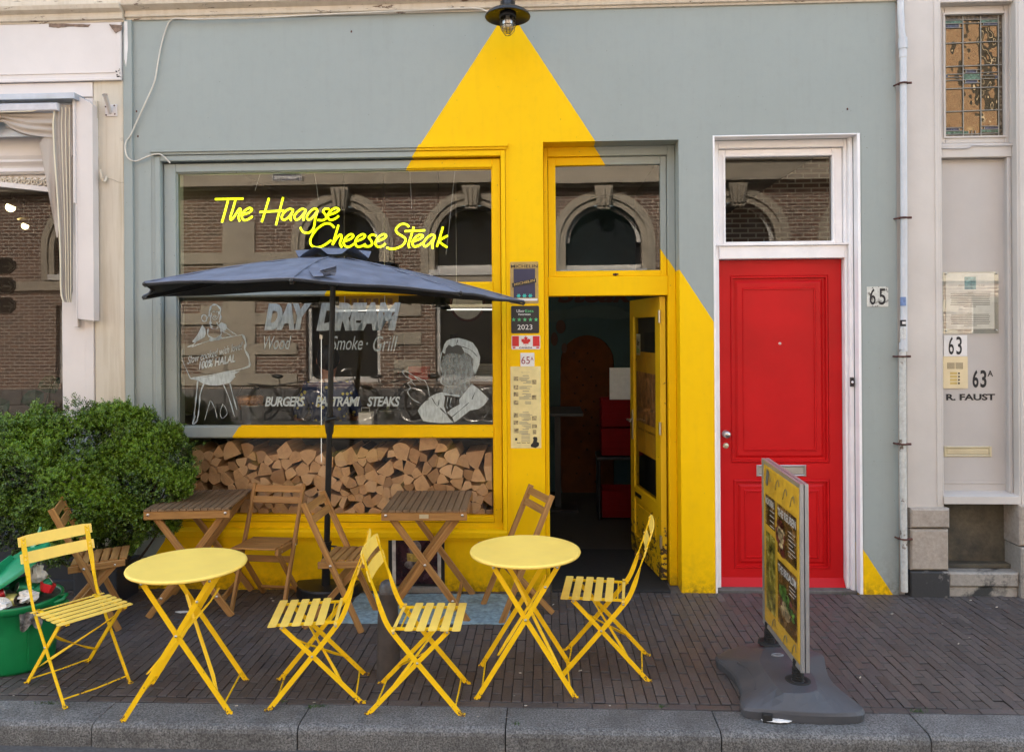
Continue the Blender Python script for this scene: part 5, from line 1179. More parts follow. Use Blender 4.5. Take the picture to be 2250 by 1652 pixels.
    for x, z0, z1 in ((1145, 250, 285), (1395, 235, 262), (1215, 718, 750), (1325, 718, 750), (1212, 822, 852), (1332, 822, 852), (1145, 1310, 1340), (1405, 1293, 1320), (1240, 1340, 1368), (1275, 1338, 1366), (1310, 1336, 1364)): lead(x, z0, x, z1, .003)
    mb.build('lead_strips', mat('lead_came', (.28, .27, .24), .4, metal=.4), w)
    # cable along the lintel
    # grey door panel
    mb = MB(); px0, px1 = xi0 + .005, WX(2211, 700, YB_); zd0 = WZ(1082, 2140, .06)
    mb.fbox(px0, px1, YB_, YB_ + .06, zd0, zl0 - .002, .003)
    mb.fbox(WX(2213, 700, YB_ - .03), xr - .0005, YB_ - .045, .3, zd0, zl0 - .001, .006)
    panel(mb, px0 + .004, px1 - .006, WZ(1063, 2140, YB_), zl0 - .012, YB_ - .0005, .02, .004)
    d = mb.build('door_panel', M_GREIGE2, o)
    mb = MB(); q = PR(2073, 980, 2178.5, 1003, YB_); frame(mb, *q, .018, .018, .014, .014, YB_ - .010, YB_ - .001); mb.fbox(q[0] + .019, q[1] - .019, YB_ - .005, YB_ - .001, q[2] + .015, q[3] - .015); mb.build('letterbox', M_BRASS, d)
    mb = MB(); za = WZ(1091, 2140, -.02); zb2 = WZ(1107, 2140, -.02)
    mb.add([(px0, YB_, zd0 + .006), (xr - .001, YB_, zd0 + .006), (xr + .004, -.022, za), (px0 - .01, -.022, za), (px0 - .01, -.022, zb2), (xr + .004, -.022, zb2), (xr, .2, zb2), (px0, .2, zb2)], [(3, 2, 1, 0), (4, 5, 2, 3), (7, 6, 5, 4), (0, 7, 4, 3), (2, 5, 6, 1)]); mb.build('sill', M_GREIGE, o)
    # stone foot
    mb = MB(); xs = 2.482
    for (py0, py1, yo, grow_) in ((1117, 1160, -.052, .006), (1163, 1253, -.046, 0)):
        mb.fbox(xs, xi0 + .012 + grow_, yo, .3, WZ(py1, 2030, yo), WZ(py0, 2030, yo), .012)
    mb.fbox(xr - .02, 9, -.046, .3, WZ(1200, 2240, -.05), WZ(1110, 2240, -.05), .012)
    mb.build('stone_foot', M_STONE, o)
    mb = MB(); mb.fbox(xs - .004, xi0 + .014, -.055, .3, -.02, WZ(1256, 2030, -.055), .008); mb.build('stone_block', M_STONEK, o)
    mb = MB(); mb.fbox(xr - .015, 9, -.055, .3, -.02, WZ(1202, 2240, -.05) - .003, .01)
    mb.fbox(xi0 + .0145, xr - .016, -.035, .25, WZ(1290, 2140, -.035), WZ(1258, 2140, -.035), .012); mb.fbox(xi0 + .0145, xr - .016, -.02, .24, -.02, WZ(1290, 2140, -.035) - .003, .01)
    mb.build('stone_step', M_STONED, o)
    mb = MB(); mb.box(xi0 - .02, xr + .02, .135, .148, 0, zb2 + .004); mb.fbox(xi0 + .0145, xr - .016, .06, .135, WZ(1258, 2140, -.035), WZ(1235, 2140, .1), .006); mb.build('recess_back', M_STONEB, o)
    mb = MB(); mb.box(2.47, 9, -.0, 6, 4.6, 8.9); mb.build('upper_storeys', M_BRICK, o)
    cb = MB(); cb.tube(smooth([V3(*p, .035) for p in ((2068, 326), (2100, 326.5), (2130, 325), (2138, 320), (2180, 320.5), (2260, 318))], 4), .004, 6); tag(cb.build('cable', M_GREIGE2), 'thin grey cable clipped along the ledge under the leaded window', 'cable')
right_house()

# ================================================================== LEFT NEIGHBOUR
def left_house():
    o = thing('white_shop', 'white and cream shopfront with a dark window at the left edge', 'building')
    X1 = -3.014; mb = MB()
    zf1, zf0 = WZ(52, 140, -.03), WZ(177, 140, -.03); zs0 = WZ(214, 180, -.02)
    xp = WX(207, 500, -.02)
    mb.fbox(xp, X1, -.022, .3, -.03, zf0 - .002, .005); wall_ = mb.build('pilaster', M_CREAM, o)
    mb = MB(); mb.fbox(-9, X1 - .004, -.032, .3, zf0, zf1, .004); mb.fbox(WX(256, 100, -.04), X1 - .004, -.040, -.0318, zf0 + .01, zf1 - .005, .003)
    mb.fbox(-9, X1 - .002, -.048, -.0315, zf0 - .012, zf0 + .008, .003); mb.fbox(-9, X1 - .05, -.038, -.0316, zf0 + .045, zf0 + .050)
    mb.fbox(-9, xp - .002, -.026, .3, zs0, zf0 - .013, .003); mb.build('fascia', M_FASC, o)
    mb = MB(); z = zf1 + .001; profile_x(mb, -9, -3.000, [(.1, z), (-.030, z), (-.034, z + .01), (-.05, z + .016), (-.055, z + .035), (-.045, z + .04), (-.05, z + .06), (-.085, z + .078), (-.095, z + .105), (-.05, z + .112), (-.045, z + .6), (.1, z + .6)])
    mb.build('cornice', M_CORN, o)
    # awning edge blocks on the pilaster
    mb = MB()
    for a, b in ((222, 259), (261, 300), (302, 343)): q = PR(203, a, 213, b, -.045); mb.fbox(q[0], q[1], -.045, -.022, q[2], q[3], .003)
    mb.build('quoin_blocks', M_CREAM, o)
    # wall round the dark window, window joinery
    xg1 = WX(158, 700, .10); mb = MB(); mb.fbox(xg1, xp - .003, -.018, .30, .42, zs0 - .002, .006)
    mb.fbox(WX(186, 800, -.03), xp - .0035, -.03, -.0185, .42, WZ(700, 190, -.03), .004)
    mb.build('jamb', M_FASC, o)
    zz = lambda py: WZ(py, 60, .05); mb = MB()
    mb.fbox(-9, xg1 - .001, .05, .30, zz(344), zs0 - .002, .004)
    profile_x(mb, -9, xg1 - .001, [(.08, zz(384)), (.045, zz(383)), (.030, zz(378)), (.040, zz(370)), (.035, zz(366)), (.012, zz(358)), (.018, zz(353)), (.004, zz(345)), (.08, zz(344.5))], True)
    mb.fbox(-9, xg1 - .001, .07, .30, zz(408), zz(384) - .001, .003)
    # arched white strip over the glass
    pts = [(-9, zz(420)), (WX(-60, 390, .05), zz(394)), (WX(0, 400, .05), zz(399)), (WX(60, 405, .05), zz(406)), (WX(130, 412, .05), zz(415)), (xg1 - .002, zz(417))]
    for (a, b), (c, d) in zip(pts[:-1], pts[1:]): mb.add([(a, .045, b - .035), (c, .045, d - .035), (c, .045, d), (a, .045, b), (a, .10, b - .035), (c, .10, d - .035), (c, .10, d), (a, .10, b)], [(0, 1, 2, 3), (3, 2, 6, 7), (4, 5, 1, 0)])
    mb.build('lintel', M_FASC, o)
    mb = MB(); r_ = random.Random(8)
    for i in range(8):        # carved acanthus band
        x = WX(4 + i * 14, 395, .06); z0 = zz(394 + i * .9); sgn = 1 if i % 2 else -1
        sp = [(x + sgn * (.004 + .0032 * k) * math.cos(k * .75), .066 - .006 * math.sin(k * .3), z0 + (.004 + .003 * k) * math.sin(k * .75)) for k in range(11)]; mb.tube(sp, [.009 - .0006 * k for k in range(11)], 8)
        mb.tube(smooth([(x - .03, .07, z0 - .03), (x, .066, z0 - .012), (x + .035, .07, z0 + .028)], 4), .006, 8)
    mb.build('carved_band', M_CREAM, o)
    mb = MB(); quad(mb, -9, xg1 - .002, .42, zz(402), .13); mb.build('pane', M_GLASSD, o)
    mb = MB(); mb.fbox(-9, xp - .001, -.03, .3, .0, .42 - .001, .005); mb.fbox(-9, xp + .0, -.045, -.031, .36, .40, .003); mb.fbox(-9, xp, -.045, -.031, .18, .21, .003); mb.fbox(-9, xp, -.05, -.031, .0, .07, .003); mb.build('base_panel', M_NAVY, o)
    mb = MB(); mb.box(-9, -3.0, 1.9, 2.0, 0, 4.3); mb.box(-9, -3.0, .31, 1.9, 3.5, 3.6); mb.box(-3.05, -3.0, .31, 1.9, 0, 3.5); mb.build('inner_wall', mat('brown_inner_wall', (.075, .058, .047), .8), o)
    mb = MB(); mb.box(-9, -2.99, -.0, 6, 4.75, 8.95); mb.build('upper_storeys', M_BRICK, o)
    for i, (px, py, lab) in enumerate(((23, 456, 'lit bulb with a thin brass hood high behind the dark left window'), (55, 497, 'lower lit bulb hanging behind the dark left window'))):
        p = thing('pendant_lamp', lab, 'pendant lamp', V3(px, py, .9), group='lit lamps in the left shop'); mb = MB(); mb.sphere((0, 0, 0), .038 if i == 0 else .028, 16, 10); mb.build('bulb', M_BULB, p)
        mb = MB(); mb.lathe([(.075, .03), (.06, .05), (.02, .065), (.015, .085), (0, .085)], seg=20); mb.xf(Matrix.Rotation(.5, 4, 'Y')).build('lamp_shade', M_BRASS, p); mb = MB(); mb.tube([(0, 0, .06), (0, 0, .9)], .003, 6); mb.build('cord', M_BLACK, p)
    pt = thing('house_plant', 'leafy house plant standing inside the dark left window', 'plant', (WX(60, 950, .4), .4, .42)); mb = MB(); r_ = random.Random(2)
    for i in range(7):
        an = r_.uniform(0, 6.28); h = r_.uniform(.55, 1.05); sp = smooth([(0, 0, .1), (.08 * math.cos(an), .05 * math.sin(an), h * .6), (.22 * math.cos(an), .08 * math.sin(an), h)], 4); mb.tube(sp, .004, 6)
        c = sp[-1]; L = .09
        n = 9; vs = [c]
        for k in range(n): a = 2 * math.pi * k / n; vs.append(c + Vector((L * math.cos(a) * (1 - .25 * math.cos(a)), .02 * math.sin(3 * a), L * .8 * math.sin(a))))
        mb.add(vs, [(0, 1 + k, 1 + (k + 1) % n) for k in range(n)])
    mb.build('foliage', mat('dark_plant_leaf', (.018, .075, .03), .4, var=.3), pt); mb = MB(); mb.lathe([(0, 0), (.08, 0), (.1, .14), (.09, .14), (0, .12)], seg=20); mb.build('pot', M_CREAM, pt)
left_house()
def wear():
    br = mat('bare_weathered_wood', (.22, .15, .11), .85, var=.35, scale=30, bump=.6); rr = random.Random(17)
    def patch(nm, lab, pts, y, mtl, jag=1.2):
        out = []
        for i, p in enumerate(pts):
            q = pts[(i + 1) % len(pts)]
            for k in range(4): t_ = k / 4; out.append(W(p[0] + (q[0] - p[0]) * t_ + rr.uniform(-jag, jag), p[1] + (q[1] - p[1]) * t_ + rr.uniform(-jag * .6, jag * .6), y))
        mb = MB(); mb.poly(out[::-1], y - .0016, y - .0002); return tag(mb.build(nm, mtl), lab, 'peeled paint')
    patch('peeled_patch', 'long brown patch of peeled paint high on the white fascia', [(107, 52), (128, 53), (160, 53), (198, 55), (195, 60), (150, 59), (128, 62), (108, 60)], -.033, br)
    patch('peeled_patch', 'crumbling patch of peeled paint at the right end of the white fascia', [(240, 54), (268, 56), (268, 66), (255, 75), (247, 67)], -.041, br)
    patch('white_paint_strip', 'leftover white paint down the top of the left edge batten', [(273, 48), (280, 48), (281, 110), (277, 148), (273, 130)], -.0222, M_SIGNW, .6)
    mb = MB()
    for k in range(7): p = V3(257 + rr.uniform(0, 8), 152 + k * 3.2, -.0415); mb.tube([p, p + Vector((rr.uniform(-.02, .02), 0, rr.uniform(-.012, .006)))], .0045, 6)
    tag(mb.build('scribble', M_INK), 'small black scribble at the lower right corner of the white fascia', 'graffiti')
    for i, (px, py, L) in enumerate(((300, 245, 6), (303, 300, 4), (772, 70, 3), (1862, 240, 4), (1931, 985, 6))):
        mb = MB(); p = V3(px, py, -.001); mb.sphere(p, .006, 8, 5, (1, .2, 1.5)); tag(mb.build('wall_nick', M_RUST), ('rusty nick in the grey-green wall near the looping cable', 'second rusty nick below the upper one beside the looping cable', 'tiny rusty nick high on the wall above the neon sign', 'small nick in the wall over the white door frame', 'small nick in the grey-green wall right of the red door')[i], 'nick')
wear()
def fingerpost():
    o = thing('direction_sign', 'black direction sign with pale arrows, mirrored at the left edge of the dark window', 'direction sign', (-6.5, -3.0, 0)); mb = MB(); mb.tube([(0, 0, -.1), (0, 0, 2.9)], .03, 10); mb.build('pole', M_BLACK, o)
    pale = mat('pale_lettering', (.62, .55, .38), .5)
    for z, t_ in ((2.62, 'Ce'), (2.39, 'Bi'), (2.16, 'Mu')):
        mb = MB(); pts = [(-.35, -.09), (.30, -.09), (.37, -.03), (.37, .05), (.30, .10), (-.35, .10)]; mb.poly([(x, z + q) for x, q in pts], .03, .045); p_ = mb.build('plate', M_BLACK, o)
        mb = MB(); n = len(pts)
        for i in range(n): a, b = pts[i], pts[(i + 1) % n]; mb.tube([(a[0] * .97, .047, z + a[1] * .9), (b[0] * .97, .047, z + b[1] * .9)], .005, 5)
        mb.bar((.22, .048, z), (.34, .048, z), .004, .022, side=(0, 1, 0)); mb.bar((.29, .048, z + .05), (.34, .048, z), .004, .02, side=(0, 1, 0)); mb.bar((.29, .048, z - .05), (.34, .048, z), .004, .02, side=(0, 1, 0))
        add_text(mb, t_, .06, .19, z - .06, z + .05, .047, mirror=True); mb.build('lettering', pale, p_)
fingerpost()

def awning():
    o = thing('awning', 'folded beige cloth awning in a pale box over the left shop window', 'awning'); Y0 = -.16
    mb = MB(); a = PR(-60, 206, 163, 219, Y0); mb.fbox(-5.2, a[1], Y0, -.035, a[2], a[3], .003); mb.box(-5.2, a[1], -.06, -.035, WZ(300, 60, -.06), a[2] - .001); mb.build('cassette', mat('pale_blue_grey_metal', (.42, .46, .52), .4, metal=.3), o)
    mb = MB(); t_ = [V3(*p, 0) for p in ()]
    # side panel: slanting head, projects from the wall
    xs0, xs1 = WX(166, 400, -.10), WX(204, 400, -.10)
    pts = [(xs0, WZ(213, 166, -.10)), (xs0, WZ(700, 175, -.10)), (xs1, WZ(705, 205, -.10)), (xs1, WZ(230, 204, -.10)), (xs1 - .01, WZ(228, 200, -.10)), (xs0 + .04, WZ(214, 175, -.10))]
    mb.poly(pts, -.10, -.0315); mb.fbox(xs0 - .010, xs0 + .006, -.115, -.045, WZ(447, 170, -.11), WZ(212, 170, -.11), .003); mb.fbox(xs0 + .0, xs0 + .010, -.108, -.045, WZ(700, 172, -.11), WZ(450, 172, -.11), .003)
    mb.fbox(WX(160, 800, -.07), WX(170, 800, -.07), -.06, -.03, WZ(700, 172, -.07) - .06, WZ(660, 172, -.07), .003); mb.build('side_panel', M_FASC, o)
    mb = MB(); b = PR(-60, 228, 70, 245, Y0 - .01); mb.fbox(-5.2, b[1] + .18, Y0 - .01, Y0 + .02, b[2], b[3], .006); mb.build('front_bar', mat('white_bar', (.56, .55, .58), .5), o)
    # bundle of vertical folds
    mb = MB(); n = 15; rows = 40
    C = crop(0, 180, 340, 1478)
    L = [(600, 405), (612, 480), (600, 620), (606, 780), (615, 960), (630, 1180), (645, 1400), (660, 1640)]
    left = smooth([(C(*p)[0], C(*p)[1]) for p in L] + [(132.5, 560), (134, 640), (140, 664)], 4); m_ = len(left)
    vs = []
    for j, p in enumerate(left):
        xr_ = 160 if j < m_ - 4 else 158
        for i in range(n + 1):
            f = i / n; px = p[0] + (xr_ - p[0]) * f; yo = Y0 + .012 + .013 * abs(math.sin(f * math.pi * 3.5)) + f * .05; q = V3(px, p[1], yo); vs.append(q)
    mb.add(vs, [(j * (n + 1) + i, (j + 1) * (n + 1) + i, (j + 1) * (n + 1) + i + 1, j * (n + 1) + i + 1) for j in range(m_ - 1) for i in range(n)], True); mb.build('fold_bundle', M_FABRIC, o)
    mb = MB(); mb.tube([V3(p[0], p[1], Y0 + .008) for p in left], .005, 8)
    for f in (.42, .62, .82): mb.tube([V3(p[0] + (160 - p[0]) * f, p[1], Y0 + .012 + .05 * f) for p in left[2:]], .0035, 6)
    mb.tube([V3(*C(*p), Y0 - .004) for p in ((-200, 495), (0, 487), (200, 482), (370, 475), (450, 455), (520, 420), (600, 402))], .004, 6); mb.build('piping', M_CORD, o)
    # swag of cloth
    def cloth(top, bot, y0, name, amp=.014, ws=3.2):
        tp = smooth([C(*p) for p in top], 6); bt = smooth([C(*p) for p in bot], 6); k = min(len(tp), len(bt)); R_ = 14; vs = []
        for j in range(R_ + 1):
            g = j / R_
            for i in range(k):
                a = tp[i]; b = bt[i]; px = a[0] + (b[0] - a[0]) * g; py = a[1] + (b[1] - a[1]) * g; f = i / (k - 1)
                y = y0 + amp * (math.sin(ws * 2 * g * 3.14 + f * 3) + .6 * math.sin(f * 7 + g * 9)) * math.sin(g * 3.14 * .9 + .2); vs.append(V3(px, py, y))
        mb = MB(); mb.add(vs, [(j * k + i, (j + 1) * k + i, (j + 1) * k + i + 1, j * k + i + 1) for j in range(R_) for i in range(k - 1)], True); mb.build(name, M_FABRIC, o)
    cloth([(-220, 495), (0, 495), (200, 490), (400, 490), (600, 495)], [(-220, 760), (0, 600), (120, 660), (300, 735), (605, 775)], Y0 + .03, 'swag')
    cloth([(-220, 395), (0, 400), (250, 395), (450, 395), (610, 402)], [(-220, 495), (0, 490), (200, 484), (370, 478), (560, 480)], Y0 + .004, 'valance', .004)
    cloth([(60, 640), (250, 720), (480, 775), (605, 775)], [(70, 660), (280, 745), (470, 790), (608, 1000)], Y0 + .045, 'inner_swag', .008)
    cloth([(445, 850), (500, 770), (560, 768), (606, 772)], [(640, 1900), (650, 1900), (655, 1850), (660, 1640)], Y0 + .035, 'hanging_flap', .012, 1.2)
    cloth([(700, 395), (740, 430), (780, 520), (805, 700)], [(755, 1100), (770, 1060), (800, 1010), (822, 960)], Y0 + .06, 'outer_flap', .006, 1.5)
awning()
def holders():
    o = thing('flagpole_holder', 'white tube flagpole holder bolted to the cream pilaster', 'flagpole holder'); C = crop(0, 180, 340, 1478)
    p = PR(*C(1185, 400), *C(1320, 535), -.03); mb = MB(); mb.fbox(p[0], p[1], -.03, -.0225, p[2], p[3], .003); mb.build('plate', M_FASC, o)
    a = V3(*C(1245, 490), -.03); b = V3(*C(1185, 290), -.13); mb = MB(); mb.tube([a, b], .0155, 14, cap=False); d = (b - a).normalized(); mb.tube([b - d * .012, b], .018, 14, cap=False); mb.tube([b - d * .02, b - d * .022], .0150, 14); mb.build('tube', M_FASC, o)
    mb = MB()
    for q in ((1198, 520), (1297, 508), (1290, 412), (1192, 425)): mb.sphere(V3(*C(*q), -.031), .006, 8, 6)
    mb.build('bolt', M_RUST, o)
    h = thing('wall_hook', 'curled cream hook on the cream pilaster below the flagpole holder', 'hook'); mb = MB(); mb.tube(smooth([V3(*C(*q), y) for q, y in (((1130, 1135), -.06), ((1145, 1220), -.06), ((1165, 1265), -.055), ((1190, 1260), -.045), ((1200, 1215), -.024))], 5), .0085, 10); mb.build('hook', M_CREAM, h)
    mb = MB(); mb.tube(smooth([V3(*C(*q), -.024) for q in ((1215, 1235), (1280, 1250), (1340, 1278), (1400, 1280))], 4), .0012, 5); mb.build('wire', M_INKGR, h)
holders()

# ================================================================== HOUSE ACROSS THE STREET (seen mirrored in the panes)
def opposite():
    YO = -10.6; o = thing('brick_townhouse', 'sunlit brick townhouse with stone arches across the street, mirrored in the shop panes', 'building', (0, YO, 0), math.pi)
    # local frame: faces -y, x mirrored
    holes = []; cx = [-(1.25 + 2.78 * k) for k in (-4, -2, -1, 0, 1, 2, 3)]; W2 = .80
    for c in cx: holes.append((c - W2, c + W2, .74, 2.45)); holes.append((c - W2, c + W2, 3.05, 4.55))
    mb = MB(); grid_wall(mb, -13, 13, .62, 9.0, holes + [(c - .55, c + .55, 6.2, 8.6) for c in cx], 0, .35)
    mb.build('wall', M_BRICK, o)
    N = 24; st = MB(); sp = MB()
    for c in cx:
        zs = 3.70
        for i in range(N):                # spandrel between arch and square hole
            a, b = math.pi * i / N, math.pi * (i + 1) / N
            p = [(c + W2 * math.cos(a), zs + W2 * math.sin(a)), (c + W2 * math.cos(b), zs + W2 * math.sin(b))]
            sp.add([(p[0][0], .01, p[0][1]), (p[1][0], .01, p[1][1]), (p[1][0], .01, 4.55), (p[0][0], .01, 4.55)], [(0, 1, 2, 3)])
        for r0, r1, y in ((W2, W2 + .13, -.05), (W2 + .13, W2 + .22, -.09), (W2 + .22, W2 + .30, -.05)):
            vs = []
            for i in range(N + 1): a = math.pi * i / N; vs += [(c + r * math.cos(a), yy, zs + r * math.sin(a)) for r, yy in ((r0, .02), (r0, y), (r1, y), (r1, .02))]
            st.add(vs, [(4 * i + k, 4 * i + k + 1, 4 * i + 5 + k, 4 * i + 4 + k) for i in range(N) for k in range(3)])
            for s_ in (-1, 1): x0, x1 = sorted((c + s_ * r0, c + s_ * r1)); st.box(x0, x1, y, .02, 2.99, zs)
        st.poly([(c - .12, 4.38), (c + .12, 4.38), (c + .19, 4.87), (c - .19, 4.87)], -.22, -.02)
        for k in range(3): st.tube([(c - .08 + .08 * k, -.24, 4.45), (c - .12 + .12 * k, -.25, 4.82)], .035, 6)
    for z0, z1, y in ((4.86, 4.92, -.16), (4.92, 5.00, -.26), (5.00, 5.36, -.08), (5.36, 5.42, -.14), (2.78, 2.98, -.07)): st.box(-13, 13, y, 0, z0, z1)
    mid = [(cx[i] + cx[i + 1]) / 2 for i in range(len(cx) - 1)]
    for c in mid:
        for z in (.95, 1.55, 2.15): st.box(c - .29, c - .02 if abs(c) < .1 else c + .29, -.035, 0, z, z + .26)
    for z in (.70, 1.35, 2.0, 2.65, 3.3): st.box(5.3, 8.75, -.04, 0, z, z + .24)
    st.box(6.2, 6.9, -.035, 0, .95, 4.2)
    st.build('stone_trim', M_SAND, o); sp.build('spandrel', M_BRICK, o)
    mb = MB(); 
    for i in range(40): mb.fbox(-13 + i * .65, -13 + i * .65 + .64, -.10, .3, -.11, .28, .02); mb.fbox(-13.3 + i * .65, -13.3 + i * .65 + .64, -.09, .3, .285, .618, .02)
    mb.build('plinth', mat('dark_plinth_stone', (.13, .125, .12), .8, var=.2, scale=8), o)
    wh = mat('bright_white_joinery', (.62, .60, .56), .5, var=.05)
    for c in cx:
        mb = MB(); frame(mb, c - W2, c + W2, .74, 2.45, .09, .09, .12, .10, .12, .2); mb.box(c - W2 - .12, c + W2 + .12, -.10, .2, 3.0, 3.12); mb.box(c - W2, c + W2, .10, .2, 3.14, 3.22)
        vs = []
        for i in range(N + 1): a = math.pi * i / N; vs += [(c + r * math.cos(a), .12, 3.70 + r * math.sin(a)) for r in (W2 - .09, W2)]
        mb.add(vs, [(2 * i, 2 * i + 1, 2 * i + 3, 2 * i + 2) for i in range(N)]); mb.box(c - .55, c + .55, .1, .16, 6.2, 6.28); mb.box(c - .03, c + .03, .1, .16, 6.28, 8.6)
        w = mb.build('window', wh, o)
        mb = MB(); quad(mb, c - W2, c + W2, .75, 4.5, .22); quad(mb, c - .55, c + .55, 6.2, 8.6, .22); mb.build('pane', mat('dark_street_glass', (.02, .022, .025), .08, var=.1, bump=0), w)
    mb = MB(); mb.box(-13, 13, .35, 6, 8.7, 9.0); mb.build('roof', M_IDARK, o)
    mb = MB(); mb.tube([(-2.75, -.07, -.1), (-2.75, -.07, 5.0)], .05, 10); mb.build('drainpipe', mat('brown_pipe', (.10, .03, .02), .6), o)
    # street name plate reads from the street side, so it shows mirrored in the shop pane
    sg = thing('street_sign', 'blue street name sign of Molenstraat on the house across the street', 'street sign', (-5.44, YO + .15, 5.13), math.pi)
    mb = MB(); mb.fbox(-.32, .32, -.012, 0, -.1, .07); mb.lathe([(0, -.011), (.11, -.011), (.11, 0)], (0, 0, .07), 24, axis='Y'); mb.build('plate', M_SIGNW, sg)
    mb = MB(); mb.box(-.305, .305, -.016, -.0125, -.085, .055); mb.lathe([(0, -.0135), (.095, -.0135)], (0, 0, .07), 24, axis='Y'); mb.build('field', mat('street_sign_blue', (.03, .04, .09), .5), sg)
    mb = MB(); add_text(mb, 'Molenstraat', -.285, .285, -.07, .035, -.018, bold=.035); mb.poly([(-.04, .08), (.04, .08), (.05, .13), (.02, .105), (0, .14), (-.02, .105), (-.05, .13)], -.018, -.016); mb.build('lettering', M_SIGNW, sg)
    mb = MB(); mb.box(-13, 13, -10.6, -8.9, -.16, -.005); S(mb.build('far_pavement', M_ASPH))
opposite()

# bicycles parked across the street -------------------------------
def bicycle():
    o = thing('bicycle', 'old black bicycle parked across the street, mirrored in the left half of the window', 'bicycle', group='bicycles parked across the street')
    fr = mat('bike_frame_paint', (.05, .05, .048), .4)
    for x, nm in ((-.52, 'rear'), (.55, 'front')):
        mb = MB(); R_ = .34; mb.tube([(x + R_ * math.cos(a * math.pi / 16), 0, .34 + R_ * math.sin(a * math.pi / 16)) for a in range(33)], .017, 6, cap=False)
        mb.tube([(x + (R_ - .02) * math.cos(a * math.pi / 16), 0, .34 + (R_ - .02) * math.sin(a * math.pi / 16)) for a in range(33)], .008, 6, cap=False)
        for a in range(18): mb.tube([(x, 0, .34), (x + R_ * math.cos(a * math.pi / 9), 0, .34 + R_ * math.sin(a * math.pi / 9))], .0016, 4)
        mb.tube([(x, -.04, .34), (x, .04, .34)], .02, 8); mb.build('wheel', M_STEEL if nm == 'front' else M_BLACK, o)
        mb = MB(); mb.tube([(x + .375 * math.cos(a), 0, .34 + .375 * math.sin(a)) for a in [math.radians(d) for d in range(0, 171, 10)]], .012, 5); mb.build('mudguard', M_BLACK, o)
    mb = MB()
    for a, b, r_ in (((-.1, 0, .30), (-.22, 0, .86), .016), ((-.1, 0, .30), (.38, 0, .78), .018), ((-.19, 0, .74), (.36, 0, .86), .014), ((.36, 0, .92), (.55, 0, .34), .014), ((-.1, 0, .3), (-.52, 0, .34), .012), ((-.2, 0, .76), (-.52, 0, .34), .01)): mb.tube([a, b], r_, 8)
    mb.build('frame', fr, o)
    mb = MB(); mb.tube([(.33, 0, .92), (.31, 0, 1.06)], .012, 8); mb.tube(smooth([(.12, -.28, 1.02), (.26, -.25, 1.08), (.33, 0, 1.07), (.26, .25, 1.08), (.12, .28, 1.02)], 5), .011, 8); mb.build('handlebar', M_STEEL, o)
    mb = MB(); mb.sphere((-.26, 0, .91), .1, 14, 8, (1.35, .8, .45)); mb.build('saddle', M_BLACK, o)
    mb = MB(); mb.fbox(-.85, -.35, -.07, .07, .70, .715); mb.build('rack', M_BLACK, o)
    mb = MB(); mb.lathe([(.07, .0), (.09, .0), (.09, .006), (.07, .006)], (-.1, -.05, .30), 20, axis='Y'); mb.tube([(-.1, -.06, .3), (-.02, -.07, .16)], .009, 6); mb.box(-.06, .03, -.13, -.07, .145, .17); mb.build('crank', M_STEEL, o)
    return o
b0 = bicycle(); b0.location = (-5.3, -9.9, 0); b0.rotation_euler = (0, math.radians(4), math.radians(8))
for (x, a, lab) in ((-4.3, -12, 'bicycle parked across the street, mirrored beside the painted legs in the window'), (-3.2, 14, 'bicycle parked across the street, mirrored under the painted burgers lettering'), (-2.0, 5, 'bicycle parked across the street, mirrored right of the parasol pole'), (-.6, 172, 'bicycle parked across the street, mirrored under the painted man')):
    copy_tree(b0, (x, -9.9, 0), math.radians(a), lab)

